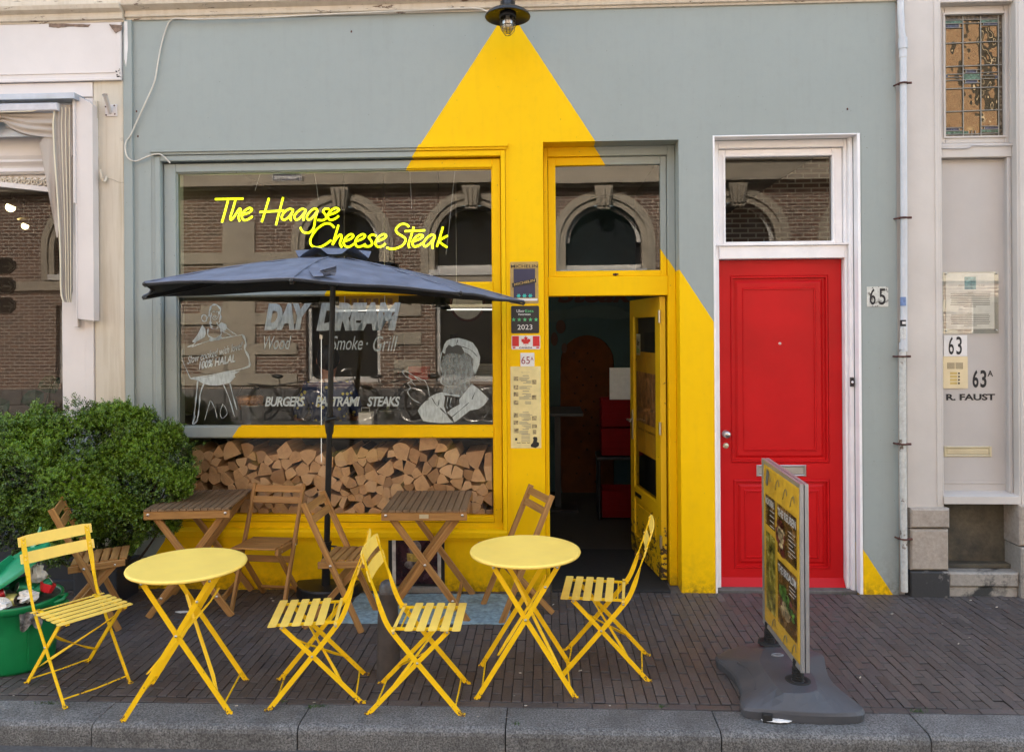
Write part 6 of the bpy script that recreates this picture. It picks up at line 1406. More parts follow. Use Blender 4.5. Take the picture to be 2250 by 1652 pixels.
# ================================================================== YELLOW BISTRO FURNITURE
def bistro_chair():
    o = thing('folding_chair', '', 'chair', group='yellow metal folding chairs on the pavement'); h = .165
    for s_ in (-1, 1):
        y = s_ * h
        mb = MB(); up = smooth([(.015, y, .25), (-.09, y, .378), (-.132, y, .438), (-.163, y, .515), (-.190, y, .60)], 4); up2 = [Vector((.222, y, .004))] + up + smooth([(-.190, y, .60), (-.212, y, .66), (-.236, y, .735), (-.250, y, .775)], 4)[1:]
        n = len(up2); sides = []; ws = []
        for i, p in enumerate(up2):
            tw = min(1, max(0, (p.z - .50) / .11)); d = Vector((0, 1, 0)); fl = Vector((.8, 0, .55)); sides.append((fl * (1 - tw) + d * tw)); ws.append(.024 - .010 * (1 - abs(2 * tw - 1)) * .6)
        mb.strip(up2, sides, ws, .0055); mb.bar((.222, y, .004), (.245, y, .003), .022, .006, side=(0, 1, 0)); mb.build('leg', M_CHAIRY, o)
        yi = y - s_ * .008; mb = MB(); mb.strip([(-.222, yi, .004), (.015, yi, .25), (.165, yi, .402)], (.7, 0, .7), .022, .0055); mb.bar((-.222, yi, .004), (-.245, yi, .003), .022, .006, side=(0, 1, 0)); mb.build('leg', M_CHAIRY, o)
        mb = MB()
        for p in ((.015, .25), (.160, .400), (-.10, .395)): mb.sphere((p[0], y + s_ * .004, p[1]), .0065, 8, 6, (1, .7, 1))
        mb.build('rivet', M_STEEL, o)
    mb = MB()
    for x in (.205, .1475, .09, .0325, -.025): 
        vs = []; a, b = .0205, .188; t_ = .0022
        out = [(x + a, -b + .006), (x + a, b - .006), (x + a - .006, b), (x - a + .006, b), (x - a, b - .006), (x - a, -b + .006), (x - a + .006, -b), (x + a - .006, -b)]
        k = len(out); mb.add([(p[0], p[1], .416) for p in out] + [(p[0], p[1], .413) for p in out], [tuple(range(k)), tuple(range(2 * k - 1, k - 1, -1))] + [(i, k + i, k + (i + 1) % k, (i + 1) % k) for i in range(k)])
        for yy in (-.14, .14): mb.sphere((x, yy, .416), .006, 8, 4, (1, 1, .35))
    mb.box(-.108, -.092, -.188, .188, .4095, .4125); mb.build('seat', M_SEATY, o)
    mb = MB()
    each('seat_rail', M_CHAIRY, o, *[lambda m, y=y: m.box(-.125, .222, y - .009, y + .009, .403, .4125) for y in (-.145, .145)])
    mb.tube([(-.07, -.145, .406), (-.07, .145, .406)], .004, 6)
    mb.build('seat_rod', M_CHAIRY, o)
    mb = MB()
    for zc, xc, lean in ((.672, -.2175, .3), (.757, -.2455, .3)):
        hh = .031; dz = Vector((-lean * .98, 0, 1)).normalized(); q = Vector((.0042, 0, .001)); R_ = []
        for i in range(9):
            y = -.19 + .38 * i / 8; bow = -.010 * (1 - (2 * i / 8 - 1) ** 2)
            e = .006 if i in (0, 8) else 0
            R_.append([Vector((xc + bow, y, zc)) + dz * (hh - e) + q, Vector((xc + bow, y, zc)) - dz * (hh - e) + q, Vector((xc + bow, y, zc)) - dz * (hh - e) - q * .2, Vector((xc + bow, y, zc)) + dz * (hh - e) - q * .2])
        mb.add([p for r_ in R_ for p in r_], [(4 * i + k, 4 * i + (k + 1) % 4, 4 * i + 4 + (k + 1) % 4, 4 * i + 4 + k) for i in range(8) for k in range(4)] + [(3, 2, 1, 0), (32, 33, 34, 35)])
        for yy in (-.165, .165): mb.sphere((xc + .006, yy, zc - .008), .006, 8, 6, (.5, 1, 1)); mb.sphere((xc + .004, yy, zc + .012), .006, 8, 6, (.5, 1, 1))
    mb.build('backrest', M_SEATY, o)
    each('stretcher', M_CHAIRY, o, lambda m: m.tube([(.195, -h, .03), (.195, 0, .024), (.195, h, .03)], .0045, 6), lambda m: m.tube([(-.195, -h + .008, .03), (-.195, 0, .026), (-.195, h - .008, .03)], .0045, 6))
    mb = MB(); mb.strip([(-.13, -h + .01, .10), (-.08, -.09, .15), (.05, .09, .285), (.11, h - .01, .345)], [(1, 0, .8), (1, 0, -.6), (1, 0, .8), (1, 0, .8)], .016, .004); mb.build('brace', M_CHAIRY, o); mb = MB(); mb.strip([(-.13, h - .01, .10), (-.09, .09, .14), (.04, -.09, .27), (.09, -h + .01, .325)], [(1, 0, .8), (1, 0, -.6), (1, 0, .8), (1, 0, .8)], .016, .004)
    mb.build('brace', M_CHAIRY, o)
    return o
ch = bistro_chair(); ch.location = (-2.47, -1.459, 0); ch.rotation_euler = (0, 0, math.radians(-33.6)); ch.scale = (.98,) * 3
ch['label'] = 'yellow folding chair in front of the green bin, turned towards the street'
copy_tree(ch, (-1.167, -1.512, 0), math.radians(190), 'yellow folding chair right of the left round table, its back to the bollard', .99)
copy_tree(ch, (-.641, -1.572, 0), math.radians(.8), 'yellow folding chair in front of the bollard, facing the right round table', .992)
copy_tree(ch, (.317, -1.168, 0), math.radians(173.5), 'yellow folding chair in front of the open shop door', 1.01)

def bistro_table():
    o = thing('round_table', '', 'table', group='round yellow bistro tables'); R_ = .292; zt = .700
    mb = MB(); mb.lathe([(0, zt), (R_ - .02, zt), (R_ - .010, zt + .0015), (R_ - .003, zt - .001), (R_, zt - .008), (R_ - .003, zt - .015), (R_ - .010, zt - .017), (R_ - .013, zt - .010), (R_ - .02, zt - .004), (0, zt - .004)], seg=96); mb.build('tabletop', M_TABLEY, o)
    for s_ in (-1, 1):
        y = s_ * .185
        mb = MB(); mb.strip([(-.262, y, .003), (-.247, y, .006), (0, y, .40), (.165, y, .672)], (.85, 0, -.5), [.016, .024, .024, .024], .007); mb.build('leg', M_CHAIRY, o)
        yi = y - s_ * .009; mb = MB(); mb.strip([(.262, yi, .003), (.247, yi, .006), (0, yi, .40), (-.165, yi, .672)], (.85, 0, .5), [.016, .024, .024, .024], .007); mb.build('leg', M_CHAIRY, o)
        mb = MB()
        for p in ((0, .40), (.160, .664), (-.160, .664), (.10, .565)): mb.sphere((p[0], y + s_ * .005, p[1]), .0075, 8, 6, (1, .7, 1))
        mb.build('rivet', M_STEEL, o)
    mb = MB(); mb.strip([(.19, -.18, .10), (.15, -.10, .16), (-.02, .12, .43), (-.06, .18, .49)], [(1, 0, .8), (1, 0, -.5), (1, 0, .8), (1, 0, .8)], .018, .004); mb.build('brace', M_CHAIRY, o); mb = MB(); mb.strip([(-.14, -.18, .22), (-.09, -.10, .27), (.08, .12, .46), (.11, .18, .51)], [(1, 0, .8), (1, 0, -.5), (1, 0, .8), (1, 0, .8)], .018, .004)
    mb.build('brace', M_CHAIRY, o); each('stretcher', M_CHAIRY, o, lambda m: m.tube([(.222, -.176, .05), (.222, .176, .05)], .0045, 6), lambda m: m.tube([(-.222, -.185, .05), (-.222, .185, .05)], .0045, 6))
    each('top_rail', M_CHAIRY, o, *[lambda m, x=x: m.box(x - .012, x + .012, -.2, .2, .672, .695) for x in (-.165, .165)])
    return o
t1 = bistro_table(); t1.location = (-1.80, -1.62, 0); t1.rotation_euler = (0, 0, math.radians(9)); t1.scale = (.975,) * 3; t1['label'] = 'round yellow bistro table between the left yellow chairs, near the kerb'
t2 = copy_tree(t1, (-.113, -1.383, 0), math.radians(1.5), 'round yellow bistro table right of the bollard, before the doorway', .99)

# ================================================================== WOODEN FURNITURE
def wood_chair():
    o = thing('wooden_chair', '', 'chair', group='brown wooden folding chairs under the window'); h = .18
    for s_ in (-1, 1):
        y = s_ * h; mb = MB(); mb.bar((.186, y, .003), (-.172, y, .785), .036, .020, side=(1, 0, .45), ch=.003); mb.build('leg', M_WOOD, o)
        yi = s_ * (h - .048); mb = MB(); mb.bar((-.190, yi, .003), (.170, yi, .405), .036, .020, side=(1, 0, -.8), ch=.003); mb.build('leg', M_WOOD, o)
        mb = MB()
        for p in ((-.002, y, .405), (.165, s_ * (h - .024), .405)): mb.lathe([(0, s_ * .0135), (.006, s_ * .0125), (.0085, s_ * .010)], (p[0], p[1], p[2]), 10, axis='Y')
        mb.build('bolt', M_STEEL, o)
    mb = MB()
    for s_ in (-1, 1): mb.bar((-.088, s_ * (h - .022), .400), (.222, s_ * (h - .022), .412), .040, .020, side=(0, 0, 1), ch=.003)
    for i in range(6): x = -.055 + i * .053; mb.bar((x, -h + .032, .4245 + .0018 * i), (x, h - .032, .4245 + .0018 * i), .042, .012, side=(1, 0, 0), ch=.002)
    mb.build('seat', M_WOOD, o)
    mb = MB()
    for t_ in (.955, .865): p = Vector((.186, 0, .003)).lerp(Vector((-.172, 0, .785)), t_); mb.bar((p.x, -h + .010, p.z), (p.x, h - .010, p.z), .048, .014, side=(-.42, 0, .9), ch=.002)
    mb.build('backrest', M_WOOD, o)
    mb = MB(); p = Vector((-.190, 0, .003)).lerp(Vector((.170, 0, .405)), .14); mb.bar((p.x, -h + .055, p.z), (p.x, h - .055, p.z), .03, .014, side=(.7, 0, .7)); mb.build('stretcher', M_WOOD, o); mb = MB(); p = Vector((.186, 0, .003)).lerp(Vector((-.172, 0, .785)), .40); mb.bar((p.x, -h + .01, p.z), (p.x, h - .01, p.z), .042, .014, side=(-.42, 0, .9)); mb.build('stretcher', M_WOOD, o)
    return o
wc = wood_chair(); wc.location = (-2.893, -.681, 0); wc.rotation_euler = (0, 0, math.radians(25.8)); wc['label'] = 'wooden folding chair in front of the shrub, behind the green bin'
copy_tree(wc, (-1.885, -.262, 0), math.radians(-95), 'wooden folding chair turned to the street, right of the left wooden table', .99)
copy_tree(wc, (-1.314, -.571, 0), math.radians(-1.9), 'wooden folding chair standing before the parasol pole', 1.0)
copy_tree(wc, (-.190, -.359, 0), math.radians(203.2), 'wooden folding chair at the doorway pillar, behind the right round table', .99)
def wood_table():
    o = thing('wooden_table', '', 'table', group='brown wooden slatted tables under the window'); zt = .700
    mb = MB(); n = 12; p_ = .52 / n
    for i in range(n): x = -.26 + p_ * (i + .5); mb.bar((x, -.285 + rnd.uniform(-.002, .002), zt - .007), (x, .285, zt - .007), p_ - .005, .014, side=(1, 0, 0), ch=.002)
    mb.build('tabletop', M_WOODW, o)
    each('apron', M_WOOD, o, *[lambda m, y=y: m.bar((-.262, y, zt - .041), (.262, y, zt - .041), .052, .022, side=(0, 0, 1), ch=.003) for y in (-.268, .268)])
    for s_ in (-1, 1):
        for a in (-1, 1):
            y = s_ * (.24 if a > 0 else .215); mb = MB(); mb.bar((a * .262, y, .003), (-a * .225, y, zt - .03), .040, .020, side=(1, 0, .8 * a), ch=.003); mb.build('leg', M_WOOD, o)
        mb = MB()
        for p in ((0, .352), (-.235, zt - .035), (.235, zt - .035), (-.17, .13), (.17, .13)): mb.lathe([(0, s_ * .012), (.006, s_ * .0115), (.009, s_ * .009)], (p[0], s_ * (.243 if abs(p[0]) < .2 else .272), p[1]), 10, axis='Y')
        mb.build('bolt', M_STEEL, o)
    each('stretcher', M_WOOD, o, *[lambda m, x=x: m.bar((x, -.2, .095), (x, .2, .095), .035, .016, side=(0, 0, 1)) for x in (-.19, .19)])
    return o
w1 = wood_table(); w1.location = (-2.335, -.30, 0); w1.rotation_euler = (0, 0, math.radians(7)); w1.scale = (1.02,) * 3; w1['label'] = 'slatted wooden table at the left window corner, touching the shrub'
w2 = copy_tree(w1, (-.776, -.33, 0), math.radians(1.6), 'slatted wooden table in front of the dark cellar poster, left of the doorway', 1.025)
mb = MB(); mb.box(-.028, .028, -.2815, -.2795, .648, .672); mb.build('maker_plate', M_BRASS, w2)

# ================================================================== PARASOL
def parasol():
    o = thing('parasol', 'half-round slate blue parasol with a black pole standing against the shop window', 'parasol')
    bx, by = WX(716, 1300, -.12), -.12
    top = V3(733, 562, -.42)
    ptop = Vector((top.x, -.42, top.z)); pb = Vector((bx, by, .06))
    BL, NL, FM, NR, BR = V3(315, 651, -.16), V3(317, 621, -1.30), V3(640, 613, -1.62), V3(1012, 641, -1.12), V3(1151, 663, -.14)
    BM = V3(735, 634, -.045)
    apex = ptop.copy()
    ring = [BL, NL, FM, NR, BR, BM, BL]
    def pt(i, t, f):     # spoke i..i+1 blended by t, f 0 at the apex
        a = apex.lerp(ring[i], f); b = apex.lerp(ring[i + 1], f); a.z -= .05 * math.sin(math.pi * f) * 0; p = a.lerp(b, t)
        p.z -= -.004 * f * math.sin(math.pi * t) - .018 * math.sin(math.pi * f)
        e = apex - p; e.z = 0
        p += e * (.035 * f * math.sin(math.pi * t)); return p
    mb = MB(); K, F_ = 10, 16; vs = []
    for j in range(F_ + 1):
        f = .10 + .90 * j / F_
        for i in range(6):
            for k in range(K + (1 if i == 5 else 0)): vs.append(pt(i, k / K, f) + Vector((0, 0, .004 * math.sin(j * 1.7 + i * 3 + k))))
    n = 6 * K + 1
    mb.add(vs, [(j * n + i, (j + 1) * n + i, (j + 1) * n + i + 1, j * n + i + 1) for j in range(F_) for i in range(n - 1)], True)
    rim = vs[-n:]; low = [p + Vector((0, 0, -.012)) for p in rim]
    cano = mb.build('canopy', M_BLUEP, o)
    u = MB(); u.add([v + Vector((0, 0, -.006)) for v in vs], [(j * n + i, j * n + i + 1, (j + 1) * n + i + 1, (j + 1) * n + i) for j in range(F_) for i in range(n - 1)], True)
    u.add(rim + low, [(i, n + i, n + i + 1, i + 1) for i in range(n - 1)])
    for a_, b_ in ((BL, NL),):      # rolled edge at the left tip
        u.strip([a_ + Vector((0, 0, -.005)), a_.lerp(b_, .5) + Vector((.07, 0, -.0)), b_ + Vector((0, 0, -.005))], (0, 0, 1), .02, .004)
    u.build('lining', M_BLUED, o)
    # top vent flap with loose wavy edge
    v = MB(); N = 34; up_ = apex + Vector((0, 0, .05)); vv = []
    for i in range(N + 1):
        a = 2 * math.pi * i / N; r_ = .245; wv = .027 * math.sin(i * 1.1088) + .006 * math.sin(i * 2.587 + 1); p = Vector((apex.x + r_ * math.cos(a), apex.y + r_ * .9 * math.sin(a), apex.z + .008 + wv))
        vv += [p, up_.lerp(p, .55) + Vector((0, 0, .004 * math.sin(i))), up_ + Vector((.03 * math.cos(a), .03 * math.sin(a), -.002))]
    v.add(vv, [(3 * i + q, 3 * i + 3 + q, 3 * i + 4 + q, 3 * i + 1 + q) for i in range(N) for q in range(2)], True)
    v.build('vent_flap', M_BLUEP, o)
    k = MB(); k.lathe([(.0, .012), (.03, .01), (.035, 0), (.0, -.004)], up_, 18); k.build('finial', M_BLACK, o)
    # loose strap
    s = MB(); s.strip([V3(682, 576, -.98), V3(690, 590, -1.24), V3(700, 607, -1.58)], (1, 0, 0), [.055, .06, .05], .002)
    cc_ = V3(716, 598, -1.45); s.strip([cc_ + Vector((.016 * math.sin(a * .5), .03 * math.cos(a), .024 * math.sin(a))) for a in [-2.6 + i * .5 for i in range(11)]], (1, 0, .25), .085, .002)
    s.build('strap', M_BLUEP, o)
    # frame: pole, ribs, hub, crank
    mb = MB(); mid = pb.lerp(ptop, .40); mb.tube([pb, pb.lerp(ptop, .42)], .0205, 16); mb.tube([pb.lerp(ptop, .42), ptop + Vector((0, 0, -.02))], .0185, 16); mb.build('pole', M_BLACK, o)
    mb = MB(); hub = pb.lerp(ptop, .93)
    mb.lathe([(.022, .03), (.042, .02), (.045, -.02), (.022, -.04)], hub, 18); mb.lathe([(.02, .02), (.04, .01), (.04, -.012), (.02, -.02)], apex + Vector((0, 0, -.03)), 18)
    mb.build('hub', M_BLACK, o)
    for p in ring[:6]:
        mb = MB(); mb.bar(apex + Vector((0, 0, -.03)), p + Vector((0, 0, -.02)), .012, .016, side=(0, 0, 1)); q = (apex + Vector((0, 0, -.03))).lerp(p + Vector((0, 0, -.02)), .42); mb.bar(hub, q, .010, .014, side=(0, 0, 1)); mb.build('rib', M_BLACK, o)
    sm_ = MB()
    for i in range(1, 5): sm_.tube([pt(i, 0, .12 + .88 * q / 14) + Vector((0, 0, .003)) for q in range(15)], .0045, 6)
    sm_.tube([v + Vector((0, 0, .002)) for v in rim], .005, 6); sm_.build('seam', M_BLUEP, o)
    for p in (NL, FM, NR, BL, BR):
        mb = MB(); mb.sphere(p + Vector((0, 0, -.008)), .012, 8, 6); mb.build('rib_tip', M_BLACK, o)
    mb = MB(); q = V3(724, 930, pb.lerp(ptop, .42).y - .01); mb.lathe([(.021, -.075), (.026, -.06), (.036, .03), (.034, .045), (.022, .055)], q, 18); mb.tube([q + Vector((0, -.03, .02)), q + Vector((.0, -.055, .03)), q + Vector((.075, -.06, .045)), q + Vector((.08, -.075, .045))], [.012, .012, .009, .012], 10); mb.sphere(q + Vector((.0, -.04, .025)), .02, 12, 8); mb.build('crank', M_BLACK, o)
    mb = MB(); q = pb.lerp(ptop, .14); mb.tube([pb, q], .030, 18); mb.tube([q, q + Vector((0, 0, .012))], .034, 18); mb.tube([q + Vector((.03, 0, -.02)), q + Vector((.07, -.01, -.02))], .007, 8); mb.build('pole_sleeve', M_BLACK, o)
    mb = MB(); m_ = 28; R_ = .235; prof = [(R_, .0), (R_, .062), (R_ * .97, .072), (R_ * .5, .082), (0, .084)]; vs = []
    for i in range(m_ + 1):
        a = math.pi + math.pi * i / m_
        for r_, z in prof: vs.append((bx + r_ * math.cos(a), -.012 + r_ * 1.06 * math.sin(a), z))
    kk = len(prof); mb.add(vs, [(i * kk + q, (i + 1) * kk + q, (i + 1) * kk + q + 1, i * kk + q + 1) for i in range(m_) for q in range(kk - 1)], False); mb.build('base', M_BLACK, o)
    mb = MB(); q = V3(706, 622.5, -1.1); mb.box(q.x - .03, q.x + .03, -1.1, -1.098, q.z - .008, q.z + .008); mb.build('care_label', M_BLACK, o)
parasol()

# ================================================================== POSTER, RUG, BOLLARD
def cellar_poster():
    o = thing('poster_board', 'dark weathered poster in a black cellar opening under the right wooden table', 'poster'); r = PR(854, 1171, 977, 1298, -.002); mb = MB()
    mb.box(r[0], r[1], -.010, -.0006, r[2], r[3]); mb.build('backing', M_BLACKM, o)
    a = PR(862, 1176, 969, 1285, -.01); ws_ = mat('dirty_white_strip', (.52, .49, .45), .7, var=.2, scale=20, grime=.3); each('edge_strip', ws_, o, lambda m: m.box(a[0], a[0] + .026, -.016, -.0105, a[2], a[3]), lambda m: m.box(a[1] - .024, a[1], -.016, -.0105, a[2], a[3] - .06))
    mb = MB(); mb.box(a[0] + .023, a[1] - .021, -.015, -.0105, a[2] + .01, a[3]); mb.build('picture', mat('maroon_print', (.040, .012, .018), .25, var=.7, scale=9, bump=.5), o)
    mb = MB(); q = PR(895, 1215, 925, 1232, -.016); mb.poly([(q[0], q[2]), (q[1], q[2] - .01), (q[1] + .005, q[3] - .008), (q[0] - .004, q[3])], -.0165, -.0152); mb.build('print_yellow', mat('faded_yellow_print', (.45, .31, .06), .4, var=.4, scale=40), o)
    mb = MB(); c = W(912, 1203, -.015); mb.sphere((c[0], -.0152, c[1]), .055, 16, 10, (.8, .02, 1.0)); c = W(908, 1240, -.015); mb.sphere((c[0], -.0152, c[1]), .07, 16, 10, (.9, .018, .5)); mb.build('print_pale', mat('pale_print', (.20, .165, .16), .4, var=.6, scale=30), o)
    mb = MB(); mb.box(r[0] - .01, r[1] + .01, -.04, -.0008, -.005, .035); mb.build('ledge', M_STONED, o)
cellar_poster()
def rug():
    mb = MB(); N, K = 40, 16; cs = [(-1.33, -.615), (-.235, -.605), (-.255, -.075), (-1.31, -.085)]; vs = []; r = random.Random(4)
    for j in range(K + 1):
        for i in range(N + 1):
            u, v = i / N, j / K; p = [(cs[0][k] * (1 - u) + cs[1][k] * u) * (1 - v) + (cs[3][k] * (1 - u) + cs[2][k] * u) * v for k in (0, 1)]
            vs.append((p[0] + .004 * math.sin(j * 1.3) * (i in (0, N)), p[1] + .004 * math.sin(i * .8) * (j in (0, K)), .008 + .0025 * math.sin(i * .5) * math.sin(j * .7)))
    n = N + 1; mb.add(vs, [(j * n + i, j * n + i + 1, (j + 1) * n + i + 1, (j + 1) * n + i) for j in range(K) for i in range(N)], True)
    e = [i for i in range(n)] ; b = [(p[0], p[1], 0) for p in vs[:n]]; mb.add(vs[:n] + b, [(i, n + i, n + i + 1, i + 1) for i in range(n - 1)])
    tag(mb.build('rug', M_RUG), 'worn grey-blue outdoor rug lying under the right wooden table', 'rug')
rug()
g = G(851, 1490); mb = MB(); z = 0; mb.lathe([(.066, -.01), (.064, .01), (.061, .15), (.054, .34), (.046, .435), (.049, .440), (.049, .452), (.046, .456), (.046, .462), (.045, .478), (.036, .498), (.02, .509), (0, .512)], (g[0], g[1] + .03, 0), 32)
bo = thing('bollard', 'short dark iron bollard with a rounded head between two yellow chairs', 'bollard'); mb.build('post', M_BOLL, bo)
mb = MB(); mb.lathe([(.0462, .458), (.0462, .462), (.0452, .479), (.0362, .4985), (.0202, .5095), (0, .5125)], (g[0], g[1] + .03, 0), 32); mb.build('cap', mat('bollard_cap_iron', (.075, .075, .08), .45, var=.3, scale=30, bump=.5), bo)

# ================================================================== BIN WITH RUBBISH
def bin_():
    cx_, cy_ = G(18, 1470)[0], -1.235
    o = thing('rubbish_bin', 'round green plastic bin full of cans behind the left yellow chair', 'bin', (cx_, cy_, 0), 0, None, .95); H = .395
    mb = MB(); mb.lathe([(0, .0), (.182, .002), (.192, .02), (.207, H * .55), (.218, H - .05), (.224, H - .045), (.236, H - .035), (.240, H - .012), (.240, H), (.228, H), (.216, H - .02), (.186, .1), (0, .05)], seg=48)
    for a in (-105, -40): ar = math.radians(a); mb.bar((.2 * math.cos(ar), .2 * math.sin(ar), .06), (.2235 * math.cos(ar), .2235 * math.sin(ar), H - .05), .008, .012, side=(-math.sin(ar), math.cos(ar), 0))
    mb.build('body', M_GREENB, o)
    mb = MB(); mb.tube([(.235, -.02, H - .03), (.29, -.02, H - .01), (.285, .02, H + .005), (.235, .03, H - .01)], .012, 8); mb.bar((.22, 0, H - .035), (.29, 0, H - .035), .07, .012, side=(0, 1, 0)); mb.build('lug', M_GREENB, o)
    mb = MB(); mb.fbox(-.06, -.015, -.250, -.225, H - .10, H - .02, .004); mb.build('handle_socket', M_GREENB, o)
    mb = MB(); mb.tube(smooth([(-.037, -.252, H - .06), (-.05, -.262, H - .14), (-.085, -.262, H - .20), (-.14, -.24, H - .24), (-.20, -.19, H - .25)], 5), .008, 8); mb.build('handle', M_SIGNW, o)
    # lid leaning over the left rim
    l = thing('bin_lid', 'green plastic bin lid leaning on the rubbish in the bin', 'lid'); c = Vector((cx_ - .055, cy_ + .02, H + .125)); mb = MB(); R_ = .215
    T_ = Matrix.Translation(c) @ Matrix.Rotation(math.radians(-27), 4, 'Y') @ Matrix.Rotation(math.radians(18), 4, 'X') @ Matrix.Rotation(.5, 4, 'Z')
    mb.lathe([(R_ + .008, -.016), (R_ + .010, .0), (R_, .008), (R_ * .8, .012), (R_ * .72, .020), (0, .026)], seg=48); mb.lathe([(R_ + .005, -.016), (R_ - .004, -.004), (0, .015)], seg=48); mb.xf(T_).build('disc', M_GREENL, l)
    mb = MB(); mb.bar((-.06, -.07, .022), (.03, .06, .022), .10, .03, side=(0, 0, 1), taper=.6)
    for k in (-1, 0, 1): mb.bar((-.055 + k * .012, -.07, .05), (-.03 + k * .012, -.02, .085), .012, .016, side=(0, 0, 1)); 
    mb.xf(T_).build('grip', M_GREENL, l); mb = MB(); mb.strip([(.13, .06, .012), (.18, .09, .04), (.225, .11, .085)], (-.4, .9, 0), [.06, .04, .012], .008); mb.xf(T_).build('clip', M_GREENL, l)
    r = random.Random(6)
    def can(x, y, z, rx, ry, rz, col, lab):
        c_ = thing('drink_can', lab, 'can', (cx_ + x, cy_ + y, z), group='empty cans in the green bin'); c_.rotation_euler = (rx, ry, rz); mb = MB(); mb.lathe([(.024, -.058), (.031, -.052), (.033, -.046), (.033, .040), (.026, .055)], seg=24); mb.build('body', col, c_)
        mb = MB(); mb.lathe([(.026, .055), (.0275, .057), (.0265, .058), (.024, .053), (0, .053)], seg=24); mb.lathe([(0, -.052), (.02, -.054), (.024, -.058)], seg=24); mb.build('end', M_STEEL, c_)
        mb = MB(); mb.lathe([(0, .0538), (.010, .0538)], (.008, 0, 0), 14); mb.build('opening', M_BLACK, c_)
    rgold = mat('can_gold', (.45, .33, .10), .3, metal=.6)
    red = mat('can_red', (.35, .01, .015), .3, metal=.5); gr = mat('can_green', (.01, .16, .06), .3, metal=.5)
    can(-.085, -.12, H + .005, 1.1, .5, .3, red, 'red drink can at the front of the rubbish'); can(.09, -.04, H + .038, 1.15, -.5, -.5, gr, 'green drink can with its silver end showing, in the middle of the rubbish'); can(-.005, .04, H + .04, .3, 1.2, .2, gr, 'green drink can half under the bin lid')
    can(.03, -.10, H - .005, 1.4, 1.0, 1.2, mat('can_cream', (.6, .58, .2), .3, metal=.3), 'cream and green can lying across the rubbish')
    can(-.03, -.15, H + .028, 1.3, .2, 2.2, red, 'second red drink can lying crosswise behind the front rim'); can(.14, -.005, H + .028, .9, .9, 1.9, gr, 'green drink can tipped against the red card tray'); can(.05, .09, H + .06, .4, -.6, .6, rgold, 'gold drink can between the bin lid and the napkin')
    mb = MB(); vs = [(.03, .02), (.06, -.02), (.05, -.055), (0, -.06), (-.04, -.04), (-.05, .01), (-.02, .04)]; k = len(vs)
    mb.add([(a * .7, b * .7, 0) for a, b in vs] + [(a, b, .055) for a, b in vs] + [(a * .8, b * .8, .052) for a, b in vs] + [(a * .6, b * .6, .01) for a, b in vs], [tuple(range(k))[::-1]] + [(o_ + i, o_ + (i + 1) % k, o_ + k + (i + 1) % k, o_ + k + i) for o_ in (0, k, 2 * k) for i in range(k)] + [tuple(range(3 * k, 4 * k))])
    x = mb.build('cardboard_cup', mat('red_card', (.55, .012, .02), .45)); x.location = (cx_ + .175, cy_ - .01, H + .012); x.rotation_euler = (-.25, .25, 0); x.scale = (.85,) * 3; tag(x, 'crumpled red card tray on top of the rubbish', 'food tray')
    def paper(x, y, z, s, seed, lab, nm='crumpled_paper', mt=None, fl=.6):
        rr = random.Random(seed); mb = MB(); mb.sphere((0, 0, 0), s, 12, 8, (1, .9, fl)); mb.v = [tuple(Vector(p) * (1 + rr.uniform(-.32, .28))) for p in mb.v]; mb.sm = [False] * len(mb.sm); q = mb.build(nm, mt or M_WHITEP); q.location = (x, y, z); tag(q, lab, 'paper'); return q
    paper(cx_ + .075, cy_ + .06, H + .075, .045, 3, 'crumpled white napkin sticking up between lid and red tray', fl=1.3); paper(cx_ + .13, cy_ - .10, H + .015, .05, 5, 'crumpled white napkin on the front right of the rubbish'); paper(cx_ + .02, cy_ - .16, H - .01, .055, 8, 'flattened white napkin at the front rim of the bin'); paper(cx_ - .19, cy_ - .09, H - .01, .045, 9, 'small white napkin at the left rim of the bin')
    mb = MB(); mb.lathe([(0, 0), (.216, 0)], (cx_, cy_, H - .03), 40); tag(mb.build('rubbish_bag', mat('grey_bag', (.07, .07, .065), .5, var=.6, scale=30, bump=1)), 'dark rubbish bag filling the green bin under the cans', 'bag')
    mb = MB(); rr = random.Random(2); nn = 14; vs = []
    for j in range(4):
        for i in range(nn + 1): a = math.radians(-52 + 30 * i / nn); rd_ = .236 + .012 * math.sin(i * 1.1 + j) + (.006 * j); vs.append((cx_ + rd_ * math.cos(a), cy_ + rd_ * math.sin(a), H - .05 - j * .026 - .02 * math.sin(i * .9) * (j > 1)))
    mb.add(vs, [(j * (nn + 1) + i, (j + 1) * (nn + 1) + i, (j + 1) * (nn + 1) + i + 1, j * (nn + 1) + i + 1) for j in range(3) for i in range(nn)], True); tag(mb.build('plastic_bag', mat('clear_grey_plastic', (.13, .13, .13), .25, var=.7, scale=40, bump=.8)), 'torn grey plastic bag hanging over the rim of the green bin', 'bag')
    return paper
PAPER = bin_()

